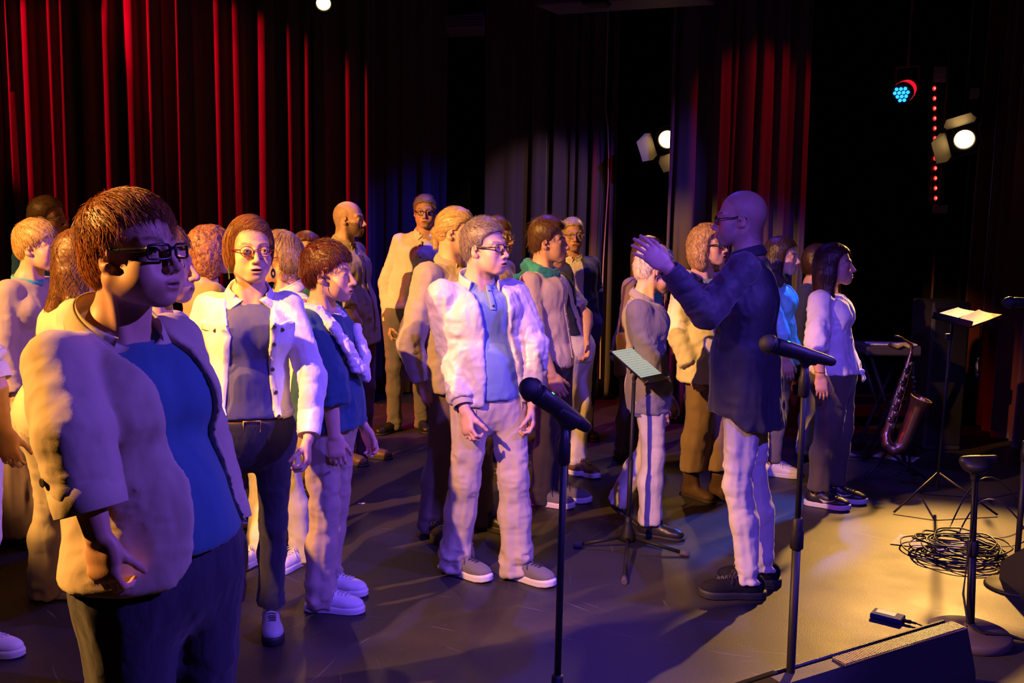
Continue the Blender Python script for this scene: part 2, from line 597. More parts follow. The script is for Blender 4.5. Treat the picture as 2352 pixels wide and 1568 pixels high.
def eye_mat():
    mt, t, b = nt('eye')
    tc = N(t, 'ShaderNodeTexCoord')
    sp = N(t, 'ShaderNodeSeparateXYZ'); t.links.new(tc.outputs['Object'], sp.inputs[0])
    rp = N(t, 'ShaderNodeValToRGB'); cr = rp.color_ramp
    mr = N(t, 'ShaderNodeMapRange'); mr.inputs['From Min'].default_value = 0.7; mr.inputs['From Max'].default_value = 1.0
    t.links.new(sp.outputs[0], mr.inputs[0]); t.links.new(mr.outputs[0], rp.inputs[0])
    cr.elements[0].position = 0.0; cr.elements[0].color = (0.62, 0.56, 0.52, 1)
    cr.elements[1].position = 0.50; cr.elements[1].color = (0.6, 0.55, 0.5, 1)
    for p, c in ((0.55, (0.05, 0.06, 0.06, 1)), (0.8, (0.16, 0.15, 0.11, 1)), (0.86, (0.004, 0.004, 0.004, 1))):
        e = cr.elements.new(p); e.color = c
    t.links.new(rp.outputs[0], b.inputs['Base Color'])
    b.inputs['Roughness'].default_value = 0.12
    b.inputs['Coat Weight'].default_value = 0.5
    return mt
M_EYE = eye_mat()
_eye_me = MB().ball((0, 0, 0), 1.0, n=20).mesh('eye')
_eye_me.materials.append(M_EYE)

# ------------------------------------------------------------------ people: head
def smooth(e0, e1, x):
    t = np.clip((x - e0) / (e1 - e0), 0, 1)
    return t * t * (3 - 2 * t)

class Head:
    def __init__(self, O, R, s, sex='f', jaw=1.0, mouth=0.3, nose=1.0, round_=1.0):
        self.O = np.asarray(O, float); self.R = R; self.s = s
        self.sex = sex; self.jaw = jaw; self.mouth = mouth; self.nose = nose; self.round = round_
    def w(self, p): return self.O + self.R @ (self.s * np.asarray(p, float))
    def loc(self, P): return ((P - self.O) @ self.R) / self.s
    def e(self, S, c, r, k=0.012, kind='u', rot=None):
        R = self.R if rot is None else self.R @ rot
        S.ell(self.w(c), self.s * np.asarray(r, float), R, k * self.s, kind)
    def t(self, S, a, b, r0, r1, k=0.01, kind='u', side=None):
        S.tube(self.w(a), self.w(b), np.multiply(r0, self.s).tolist() if not np.isscalar(r0) else r0 * self.s,
               np.multiply(r1, self.s).tolist() if not np.isscalar(r1) else r1 * self.s, self.R @ (A(0, 1, 0) if side is None else side), k * self.s, kind)
    def build(self, S):
        m = self.sex == 'm'; j = self.jaw; rd = self.round; no = self.nose
        e, t = self.e, self.t
        e(S, (-0.016, 0, 0.034), (0.094, 0.073, 0.083), 0.01)
        e(S, (-0.045, 0, 0.005), (0.062, 0.064, 0.070), 0.02)
        e(S, (0.022, 0, -0.012), (0.062, 0.060, 0.078), 0.02)
        e(S, (0.026, 0, -0.066), (0.050 * j, 0.047 * j * rd, 0.040), 0.025)
        t(S, (-0.012, 0.052 * j, -0.055), (0.058, 0.020, -0.098), 0.016 * rd, 0.014, 0.03)
        t(S, (-0.012, -0.052 * j, -0.055), (0.058, -0.020, -0.098), 0.016 * rd, 0.014, 0.03)
        e(S, (0.068, 0, -0.098), (0.017, 0.021 if m else 0.017, 0.015), 0.02)
        for q in (1, -1):
            e(S, (0.052, q * 0.041, -0.030), (0.024, 0.021, 0.020), 0.025)
            e(S, (0.050, q * 0.036, -0.058), (0.024 * rd, 0.020 * rd, 0.024), 0.025)
            t(S, (0.081, q * 0.010, 0.020), (0.062, q * 0.047, 0.021), 0.010 if m else 0.007, 0.009 if m else 0.007, 0.014)
        # sockets, lids
        for q in (1, -1):
            e(S, (0.094, q * 0.032, 0.001), (0.017, 0.020, 0.013), 0.014, 's')
            e(S, (0.0705, q * 0.0315, 0.0), (0.0146, 0.0165, 0.0142), 0.006)
            e(S, (0.0865, q * 0.0315, -0.0010), (0.0095, 0.0135, 0.0046), 0.002, 's')
        # nose
        t(S, (0.080, 0, 0.012), (0.106 + 0.003 * (no - 1), 0, -0.034), 0.0075, 0.0092 * no, 0.012)
        e(S, (0.1055, 0, -0.037), (0.0115 * no, 0.0100 * no, 0.0095 * no), 0.007)
        for q in (1, -1):
            e(S, (0.0955, q * 0.0125 * no, -0.0400), (0.0105, 0.0065, 0.0075), 0.006)
            e(S, (0.1005, q * 0.0062, -0.0485), (0.0055, 0.0030, 0.0035), 0.003, 's')
        # mouth
        e(S, (0.074, 0, -0.070), (0.022, 0.030, 0.024), 0.02)
        o = self.mouth
        e(S, (0.0935, 0.0075, -0.0655), (0.0065, 0.012, 0.0042), 0.005, rot=rotm((1, 0, 0), -0.18))
        e(S, (0.0935, -0.0075, -0.0655), (0.0065, 0.012, 0.0042), 0.005, rot=rotm((1, 0, 0), 0.18))
        e(S, (0.0915, 0, -0.0775 - 0.004 * o), (0.0065, 0.0165, 0.0050), 0.005)
        e(S, (0.102, 0, -0.0708 - 0.002 * o), (0.014, 0.0215, 0.0013 + 0.0042 * o), 0.003, 's')
        e(S, (0.0935, 0, -0.0905 - 0.003 * o), (0.004, 0.014, 0.0045), 0.008, 's')
        # ears
        for q in (1, -1):
            r = rotm((0, 1, 0), 0.22) @ rotm((0, 0, 1), q * 0.30)
            e(S, (-0.012, q * 0.0765, -0.008), (0.0175, 0.0075, 0.0295), 0.006, rot=r)
            e(S, (-0.003, q * 0.0740, -0.030), (0.0095, 0.0055, 0.0105), 0.006)
            e(S, (-0.0085, q * 0.0835, -0.004), (0.0100, 0.0055, 0.0190), 0.004, 's', rot=r)
            e(S, (-0.004, q * 0.0800, -0.012), (0.0070, 0.0070, 0.0085), 0.003, 's', rot=r)
    def paint(self, V, skin, p):
        L = self.loc(V)
        x, y, z = L.T; ay = np.abs(y)
        C = np.tile(np.array(skin, float), (len(V), 1))
        C *= (1 + 0.06 * noise3(V * 40)[:, None])
        inh = (np.abs(L) < 0.16).all(1)
        red = np.exp(-(((x - 0.075) / 0.03) ** 2 + ((ay - 0.040) / 0.018) ** 2 + ((z + 0.035) / 0.018) ** 2)) + \
            0.8 * np.exp(-(((x - 0.106) / 0.012) ** 2 + (y / 0.013) ** 2 + ((z + 0.038) / 0.012) ** 2)) + \
            0.7 * (ay > 0.075) * inh
        C *= 1 - np.outer(red, (0.0, 0.16, 0.16))
        o = self.mouth
        wl = 0.024
        up = smooth(wl, wl - 0.004, ay) * smooth(-0.0600 - 0.16 * ay, -0.0625 - 0.16 * ay, z) * smooth(-0.0845 - 0.005 * o + 0.18 * ay, -0.0815 - 0.004 * o + 0.18 * ay, z) * (x > 0.078)
        lip = np.array(p.get('lip', (0.50, 0.16, 0.13)))
        C = C * (1 - 0.75 * up[:, None]) + 0.75 * up[:, None] * lip
        ins = smooth(0.020, 0.016, ay) * smooth(0.003, 0.001, np.abs(z + 0.0708 + 0.002 * o) - 0.003 * o) * (x > 0.07) * (x < 0.0965)
        C *= 1 - 0.9 * ins[:, None]
        br = np.array(p.get('brow', (0.10, 0.055, 0.03)))
        zb = 0.0205 + 0.0055 * np.sin(np.clip((ay - 0.012) / 0.042, 0, 1) * 2.6)
        bm = smooth(0.0055, 0.0025, np.abs(z - zb)) * smooth(0.008, 0.013, ay) * smooth(0.054, 0.046, ay) * (x > 0.04)
        bs = p.get('brows', 0.75)
        C = C * (1 - bs * bm[:, None]) + bs * bm[:, None] * br
        # lash line and the shade of lid skin
        el = smooth(0.0022, 0.0008, np.abs(z - 0.0038 + 0.004 * ((ay - 0.0315) / 0.015) ** 2)) * smooth(0.0165, 0.0135, np.abs(ay - 0.0315)) * (x > 0.07)
        C *= 1 - 0.75 * el[:, None]
        if p.get('beard'):
            n = 0.5 + 0.5 * noise3(V * 220)
            bz = smooth(-0.030, -0.050, z - 0.25 * np.maximum(0, 0.05 - x) * 0 + 0) 
            side = smooth(-0.02, 0.005, x) * smooth(0.01, -0.02, z - 0.15 * x) * (ay > 0.035)
            chin = smooth(0.045, 0.06, x) * smooth(-0.050, -0.056, z)
            bmk = np.clip(np.maximum(side * smooth(-0.01, -0.03, z), chin), 0, 1) * (1 - up) * smooth(-0.16, -0.12, z)
            bmk = bmk * inh
            k = p['beard'][3] * (0.65 + 0.5 * n)
            C = C * (1 - np.clip(bmk * k, 0, 1)[:, None]) + np.clip(bmk * k, 0, 1)[:, None] * np.array(p['beard'][:3])
        if p.get('scalp'):
            # cropped hair painted over the skull where the hair grows
            sc = smooth(0.0, 0.012, hairline(L, p.get('line', 'bald'))) * inh
            k = p['scalp'][3] * (0.75 + 0.35 * noise3(V * 260))
            C = C * (1 - np.clip(sc * k, 0, 1)[:, None]) + np.clip(sc * k, 0, 1)[:, None] * np.array(p['scalp'][:3])
        return np.clip(C, 0, 1)

# front limit of the hair, x as a function of height z (head local)
LINES = {
    'short': ([-.115, -.09, -.075, -.045, -.030, -.012, .000, .010, .030, .050, .066, .078, .095, .20],
              [-.30, -.06, -.040, -.030, -.034, -.036, -.030, .022, .030, .040, .060, .120, .30, .30]),
    'pixie': ([-.115, -.095, -.080, -.045, -.030, -.012, .000, .010, .028, .040, .050, .060, .095, .20],
              [-.30, -.05, -.034, -.024, -.026, -.024, -.010, .026, .040, .050, .066, .110, .30, .30]),
    'bob': ([-.20, -.13, -.10, -.06, -.03, .00, .03, .05, .066, .080, .096, .20],
            [.00, .004, .010, .016, .022, .028, .036, .044, .060, .110, .30, .30]),
    'bald': ([-.115, -.09, -.075, -.045, -.030, -.012, .000, .010, .030, .050, .066, .078, .095, .20],
             [-.30, -.06, -.040, -.030, -.034, -.036, -.030, .020, .022, .018, .00, -.03, -.08, -.3]),
    'crop': ([-.115, -.09, -.075, -.045, -.030, -.012, .000, .010, .030, .050, .066, .078, .095, .20],
             [-.30, -.06, -.040, -.030, -.034, -.036, -.030, .020, .026, .032, .045, .060, .050, .0]),
}
def hairline(L, style):
    zs, xs = LINES[style]
    z = L[..., 2] + (0.0) * np.abs(L[..., 1])
    return np.interp(z, zs, xs) - L[..., 0]

HAIR = {
    'short': dict(line='short', t=0.011, top=0.010, n=600, ln=0.035, r=0.0011, up=0.35, groove=0.0022),
    'pixie': dict(line='pixie', t=0.011, top=0.020, messy=0.5, bumps=[((-0.055, 0, 0.055), (0.060, 0.066, 0.060))], n=800, ln=0.055, r=0.0012, up=0.1, groove=0.0035),
    'bob': dict(line='bob', t=0.020, top=0.010, n=800, ln=0.12, r=0.0011, up=0.02, groove=0.003,
                lobes=[((-.030, .062, -.020), (.062, .034, .085)), ((-.030, -.062, -.020), (.062, .034, .085)), ((-.075, 0, -.020), (.050, .080, .085))], zmin=-.098),
    'long': dict(line='bob', t=0.018, top=0.008, n=800, ln=0.20, r=0.0013, up=0.0, groove=0.004,
                 lobes=[((-.030, .060, -.030), (.058, .034, .10)), ((-.030, -.060, -.030), (.058, .034, .10)), ((-.075, 0, -.040), (.050, .080, .11))], zmin=None, fall=0.26),
    'curly': dict(line='bob', t=0.024, top=0.008, n=700, ln=0.13, r=0.0017, up=0.0, groove=0.007,
                  lobes=[((-.030, .068, -.040), (.060, .042, .10)), ((-.030, -.068, -.040), (.060, .042, .10)), ((-.080, 0, -.040), (.055, .088, .10))], zmin=-.165, wave=0.007),
    'tied': dict(line='short', t=0.010, top=0.006, n=500, ln=0.08, r=0.0011, up=0.0, groove=0.0025, tail=True),
}

def make_hair(H, style, col, parent, res, J=None, dens=1.0, extra=None, name='hair'):
    p = dict(HAIR[style]); p.update(extra or {})
    S = Sdf(); t = p['t']
    H.e(S, (-0.016, 0, 0.036 + p['top'] * 0.5), (0.094 + t, 0.073 + t, 0.083 + t * 0.6 + p['top'] * 0.5), 0.01)
    H.e(S, (-0.045, 0, 0.000), (0.062 + t, 0.064 + t * 0.8, 0.072 + t * 0.3), 0.02)
    if p['line'] != 'bob':
        for q in (1, -1):
            H.t(S, (0.012, q * 0.066, 0.035), (0.012, q * 0.0665, 0.000), 0.007, 0.004, 0.01)
    for c, r in p.get('lobes', []): H.e(S, c, r, 0.03)
    for c, r in p.get('bumps', []): H.e(S, c, r, 0.02)
    if p.get('tail'):
        H.e(S, (-0.115, 0, -0.005), (0.022, 0.026, 0.028), 0.015)
        S.tube(H.w((-0.118, 0, -0.01)), H.w((-0.115, 0, -0.10)), 0.022, 0.012, k=0.02)
    st = p['line']
    zs, xs = LINES[st]
    dx = p.get('dx', 0.0); sl = p.get('slope', 0.0); zf = p.get('zf', 0.0)
    def cut(P):
        L = ((P - H.O.astype(np.float32)) @ H.R.astype(np.float32)) / H.s
        z = L[..., 2] + sl * L[..., 1] + zf * np.clip(L[..., 0] / 0.05, 0, 1)
        rg = (noise3(L.reshape(-1, 3) * 38, 21) * 0.6 + noise3(L.reshape(-1, 3) * 95, 22) * 0.4).reshape(z.shape).astype(np.float32)
        z = z + rg * p.get('rag', 0.007)
        d = L[..., 0] - np.interp(z, zs, xs).astype(np.float32) - dx + rg * 0.004
        return d * 0.75 * H.s
    S.clip(cut, 0.006)
    if p.get('zmin') is not None: S.plane(H.w((0, 0, p['zmin'])), -H.R[:, 2], 0.02)
    if p.get('fall'):
        up = A(0, 0, 1); F = H.R[:, 0] * A(1, 1, 0); F = unit(F); Lf = np.cross(up, F)
        f = p['fall']
        b = H.w((-0.07, 0, -0.06))
        drop = p.get('drop', A(0, 0, 0))
        S.tube(b, b + up * -f * 0.95 - F * 0.045 + drop, (0.080, 0.040), (0.075, 0.020), Lf, 0.04)
        for q in (1, -1):
            if p.get('front%+d' % q, 1):
                a = H.w((-0.035, q * 0.072, -0.05))
                e1 = a + Lf * q * 0.015 - up * 0.13 + F * 0.0
                S.tube(a, e1, (0.045, 0.026), (0.045, 0.024), F, 0.03)
                S.tube(e1, e1 + F * 0.055 - up * (f - 0.14) - Lf * q * 0.01, (0.045, 0.024), (0.028, 0.012), F, 0.03)
    V, Q = S.mesh(res)
    if len(V) == 0: return None
    crown = H.w((-0.045, p.get('part', 0.0), 0.125))
    up = H.R[:, 2]
    def flow(P):
        r = P - crown
        L = H.loc(P)
        g = smooth(0.12, 0.0, L[:, 2])[:, None]
        d = unit_rows(r) * (1 - 0.55 * g) + (-A(0, 0, 1)) * (0.15 + 1.2 * g)
        if p.get('tail'): d = unit_rows(H.w((-0.12, 0, -0.005)) - P)
        ms = p.get('messy', 0.22)
        d = d + ms * np.stack([noise3(L * 24, 31), noise3(L * 24, 32), noise3(L * 24, 33)], 1)
        if p.get('sweep') is not None: d = d + (H.R @ p['sweep']) * smooth(0.02, 0.06, L[:, 2])[:, None]
        return d
    Nn = vnormals(V, Q)
    d = flow(V); d -= Nn * (d * Nn).sum(1, keepdims=True); d = unit_rows(d)
    al = (V * d).sum(1, keepdims=True)
    q = (V - al * d) * 210 + d * al * 12
    q2 = (V - al * d) * 70 + d * al * 8
    wv = p.get('wave', 0.0)
    disp = p['groove'] * (noise3(q, 3) * 0.5 + noise3(q2, 5) * 0.5)
    if wv: disp = disp + wv * (fbm(V * 42, 9, 2))
    V2 = V + Nn * disp[:, None]
    c0 = np.array(col, float)
    tone = 0.85 + 0.40 * noise3(q, 11) + 0.25 * noise3(q2, 13)
    cols = np.clip(c0 * tone[:, None], 0, 1)
    tips = p.get('tips')
    Vs = [V2]; Qs = [Q]; Cs = [cols]
    n = int(p['n'] * dens)
    if n > 0:
        K = 5
        rng = np.random.default_rng(5)
        S0 = Sdf(); S0.ops = [o for o in S.ops if o[0] != 'c']
        alive = []
        ix = rng.integers(0, len(V), n)
        P = V[ix].copy(); Ls = p['ln'] * H.s * rng.uniform(0.5, 1.15, n)
        pts = []; off = rng.uniform(-0.001, 0.0045, n)[:, None]
        dv = rng.normal(0, 0.16, n)
        lift = p['up']
        ph = rng.uniform(0, 6.28, n)
        for s in range(K + 1):
            g = S0.grad(P); dd = S0.eval(P)[:, None]
            alive.append(np.minimum(1.0, np.clip(p.get('over', 1.3) - cut(P.astype(np.float32)) / 0.008, 0, 1)))
            f = s / K
            P = P - g * (dd - off - lift * 0.018 * f * f)
            pts.append(P.copy())
            d = flow(P); d -= g * (d * g).sum(1, keepdims=True) * (1 - 0.0); d = unit_rows(d)
            if wv:
                sd = np.cross(d, g)
                d = unit_rows(d + sd * (0.75 * np.sin(ph + f * 9))[:, None] + g * (0.4 * np.cos(ph + f * 9))[:, None])
            else:
                sd = np.cross(d, g)
                d = unit_rows(d + sd * (0.20 * np.sin(ph + f * 3) + dv)[:, None])
            P = P + d * (Ls / K)[:, None]
        pts = np.array(pts)                      # K+1, n, 3
        alive = np.minimum.accumulate(np.array(alive), axis=0)
        rad = p['r'] * 0.62 * rng.uniform(0.6, 1.3, n)
        tv = []; 
        for s in range(K + 1):
            t_ = unit_rows(pts[min(s + 1, K)] - pts[max(s - 1, 0)])
            g = unit_rows(np.cross(t_, np.tile(A(0.31, 0.52, 0.80), (n, 1))))
            h = np.cross(t_, g)
            taper = (0.6, 1, 1, 0.85, 0.6, 0.12)[s]
            for a_ in (0, 2.094, 4.189):
                tv.append(pts[s] + (g * math.cos(a_) + h * math.sin(a_)) * (rad * taper * alive[s] + 0.00005)[:, None])
        tv = np.array(tv)                        # (K+1)*3, n, 3
        base = np.arange(n)
        qs = []
        for s in range(K):
            for a_ in range(3):
                b_ = (a_ + 1) % 3
                qs.append(np.stack([(s * 3 + a_) * n + base, (s * 3 + b_) * n + base, ((s + 1) * 3 + b_) * n + base, ((s + 1) * 3 + a_) * n + base], 1))
        cc = np.clip(c0 * rng.uniform(0.55, 1.5, n)[:, None], 0, 1)
        Vs.append(tv.reshape(-1, 3)); Qs.append(np.concatenate(qs) + len(V2)); Cs.append(np.tile(cc, ((K + 1) * 3, 1)))
    me = np_mesh(name, np.concatenate(Vs), np.concatenate(Qs), True, np.concatenate(Cs))
    return link(name, me, M_HAIR, parent)

def unit_rows(v): return v / (np.linalg.norm(v, axis=-1, keepdims=True) + 1e-9)

# ------------------------------------------------------------------ people: pose
def rot_to(F, pitch=0, tilt=0):
    """columns forward, left, up; pitch > 0 looks down, tilt > 0 leans to the person's left"""
    F = unit(F); U = A(0, 0, 1); L = unit(np.cross(U, F))
    R = np.stack([F, L, np.cross(F, L)], 1)
    return R @ rotm((0, 1, 0), pitch) @ rotm((1, 0, 0), -tilt)

def fwd(yaw):
    a = math.radians(yaw); return A(math.sin(a), -math.cos(a), 0)

class Pose:
    """joints of one standing figure in world metres; pixels of the photograph place it"""
    def __init__(self, base, top, yaw, hyaw=None, hpitch=0, htilt=0, sex='f', fat=1.0, hs=1.0, hair=0.014, depth=None, lean=0.0,
                 sw=1.0, arms={}, feet={}, legs={}, H=None, spine=None):
        if depth is None:
            self.B = floor_at(*base)
        else:
            self.B = at(base[0], 505, depth) * A(1, 1, 0)
        self.yaw = yaw; Y = self.B[1]
        self.F = fwd(yaw); self.L = A(-self.F[1], self.F[0], 0)
        self.Y = Y
        T = at(top[0], top[1], Y)
        self.hs = hs
        self.sex = sex; self.fat = fat
        hy = yaw if hyaw is None else hyaw
        self.HO = A(T[0], Y, T[2] - (0.118 + hair) * hs)
        self.H = T[2] if H is None else H
        s = self.s = self.H / 1.72
        RH = rot_to(fwd(hy), math.radians(hpitch), math.radians(htilt))
        self.RH = RH; self.HF = fwd(hy)
        m = sex == 'm'
        self.neck = self.HO - self.HF * 0.030 + A(0, 0, -0.165 * hs) - self.F * (0.015 + lean)
        self.pel = A(self.B[0], self.B[1], 0.515 * self.H) + (A(*legs['pel']) if 'pel' in legs else 0)
        self.waist = self.pel * 0.62 + self.neck * 0.38; self.waist[2] = 0.62 * self.H
        self.chest = self.pel * 0.28 + self.neck * 0.72; self.chest[2] = 0.745 * self.H
        if spine: self.waist += A(*spine[0]); self.chest += A(*spine[1])
        self.shw = (0.176 if m else 0.150) * s * sw
        self.j = {}
        F, L = self.F, self.L
        for q, n in ((1, 'L'), (-1, 'R')):
            sh = self.neck + L * q * self.shw + A(0, 0, -0.052 * s) - F * 0.005
            a = arms.get(n, {})
            if 'sh' in a: sh = sh + A(*a['sh'])
            out = a.get('out', 0.045); fw = a.get('fw', 0.0); bend = a.get('bend', 0.06)
            el = sh + A(0, 0, -0.285 * s) + L * q * out + F * (fw - 0.012)
            wr = el + A(0, 0, -0.245 * s) + L * q * a.get('out2', 0.0) + F * (bend + fw * 0.5)
            if 'el' in a: el = A(*a['el'])
            if 'wr' in a: wr = A(*a['wr'])
            self.j['sh' + n] = sh; self.j['el' + n] = el; self.j['wr' + n] = wr
            self.j['hd' + n] = a.get('hd', None) if a.get('hd') is None else unit(A(*a['hd']))
            self.j['hn' + n] = a.get('hn', None) if a.get('hn') is None else unit(A(*a['hn']))
            self.j['curl' + n] = a.get('curl', 0.6)
            hip = self.pel + L * q * 0.090 * s * (1 if m else 1.05) + A(0, 0, -0.01)
            g = feet.get(n, None)
            if g is None: an = self.B + L * q * 0.092 * s - F * 0.03
            elif len(g) == 2: an = floor_at(*g)
            else: an = A(*g)
            lift = legs.get('lift' + n, 0.0)
            an = A(an[0], an[1], 0.085 + lift)
            kn = (hip + an) / 2; kn = A(kn[0], kn[1], 0.283 * self.H) + F * (0.02 + legs.get('knee' + n, 0.0))
            self.j['hip' + n] = hip; self.j['an' + n] = an; self.j['kn' + n] = kn
            fy = legs.get('toe' + n, yaw + (8 if n == 'L' else -8))
            self.j['toe' + n] = fy
            self.j['tilt' + n] = legs.get('tilt' + n, 0.0)

def torso_ops(S, P, off, lo=None, k=0.05, bust=0.0, belly=0.0, shoulders=True, up=None):
    """ellipse tubes along the spine; off grows them"""
    s = P.s; f = P.fat; m = P.sex == 'm'; L, F = P.L, P.F
    hw = (0.158 if m else 0.170) * s * f + off; hd = (0.108 if m else 0.115) * s * f + off
    ww = (0.148 if m else 0.132) * s * f + off; wd = (0.100 if m else 0.092) * s * f + off
    cw = (0.168 if m else 0.148) * s * (0.5 + 0.5 * f) + off; cd = (0.112 if m else 0.100) * s * (0.5 + 0.5 * f) + off
    bot = P.pel + A(0, 0, -0.03 if lo is None else lo)
    if lo is not None and lo < -0.05:
        S.tube(bot, P.pel, (hw, hd), (hw, hd), L, k)
    else:
        S.tube(bot, P.pel, (hw, hd), (hw, hd), L, k)
    S.tube(P.pel, P.waist, (hw, hd), (ww, wd), L, k)
    S.tube(P.waist, P.chest, (ww, wd), (cw, cd), L, k)
    top = P.neck + A(0, 0, -0.085 * s) - F * 0.012
    S.tube(P.chest, top, (cw, cd), (cw * 0.80, cd * 0.66), L, k)
    if bust:
        for q in (1, -1):
            S.ell(P.chest + F * (cd * 0.62) + L * q * 0.070 * s + A(0, 0, -0.03 * s), A(0.062, 0.066, 0.062) * s * bust + off * 0.5, k=0.06)
    if belly:
        S.ell(P.waist * 0.65 + P.pel * 0.35 + F * 0.05 * belly, (A(0.13, 0.13, 0.14)) * s * (0.7 + 0.3 * belly) + off, k=0.08)
    if shoulders:
        for n in 'LR':
            S.tube(P.neck + A(0, 0, -0.028 * s), P.j['sh' + n] + A(0, 0, -0.004), 0.040 * s + off * 0.5, 0.040 * s + off * 0.7, k=0.035)

def hand_ops(S, w, d, n, t, s, curl):
    """w wrist, d along the fingers, n palm side, t thumb side"""
    B = np.stack([d, t, n], 1)
    def W(p): return w + B @ (np.asarray(p, float) * s)
    S.ell(W((0.048, 0, 0.002)), A(0.052, 0.041, 0.0150) * s, B, 0.012)
    S.ell(W((0.082, 0, 0.000)), A(0.020, 0.040, 0.0125) * s, B, 0.010)
    S.ell(W((0.035, 0.022, 0.008)), A(0.034, 0.018, 0.016) * s, B, 0.012)
    for off, ln, r, x0 in ((0.030, 0.074, 0.0086, 0.088), (0.0105, 0.082, 0.0088, 0.092), (-0.0095, 0.076, 0.0084, 0.089), (-0.0285, 0.060, 0.0076, 0.082)):
        p = A(x0, off, 0.0); ang = 0.10 + curl * 0.5; spread = off * (2.2 if curl > 0.25 else 7.0)
        rr = r
        for fr in (0.46, 0.31, 0.23):
            dv = A(math.cos(ang) * math.cos(spread), math.sin(spread) * 0.6, math.sin(ang))
            q = p + unit(dv) * ln * fr
            S.tube(W(p), W(q), rr * s, rr * 0.92 * s, k=0.004)
            p = q; ang += curl * 1.0 + 0.06; rr *= 0.92
    p = A(0.022, 0.026, 0.008); ang = 0.0
    for ln, r, dv in ((0.042, 0.0120, (0.84, 0.44, 0.34)), (0.032, 0.0098, (0.86, 0.38, 0.30 + curl * 0.5)), (0.026, 0.0086, (0.92, 0.10, 0.34 + curl * 0.6))):
        q = p + unit(dv) * ln
        S.tube(W(p), W(q), r * s, r * 0.88 * s, k=0.007)
        p = q

def hand_frame(P, n):
    j = P.j; w = j['wr' + n]; el = j['el' + n]
    d = j['hd' + n] if j['hd' + n] is not None else unit(unit(w - el) * 0.8 + A(0, 0, -0.35) + P.F * 0.05)
    q = 1 if n == 'L' else -1
    nn = j['hn' + n] if j['hn' + n] is not None else unit(-P.L * q - P.F * 0.35)
    nn = unit(nn - d * np.dot(nn, d))
    t = np.cross(d, nn) * (1 if n == 'R' else -1)
    # the thumb side must point forwards on a hanging arm
    if j['hn' + n] is None and np.dot(t, P.F) < 0: t = -t
    return w, d, nn, t

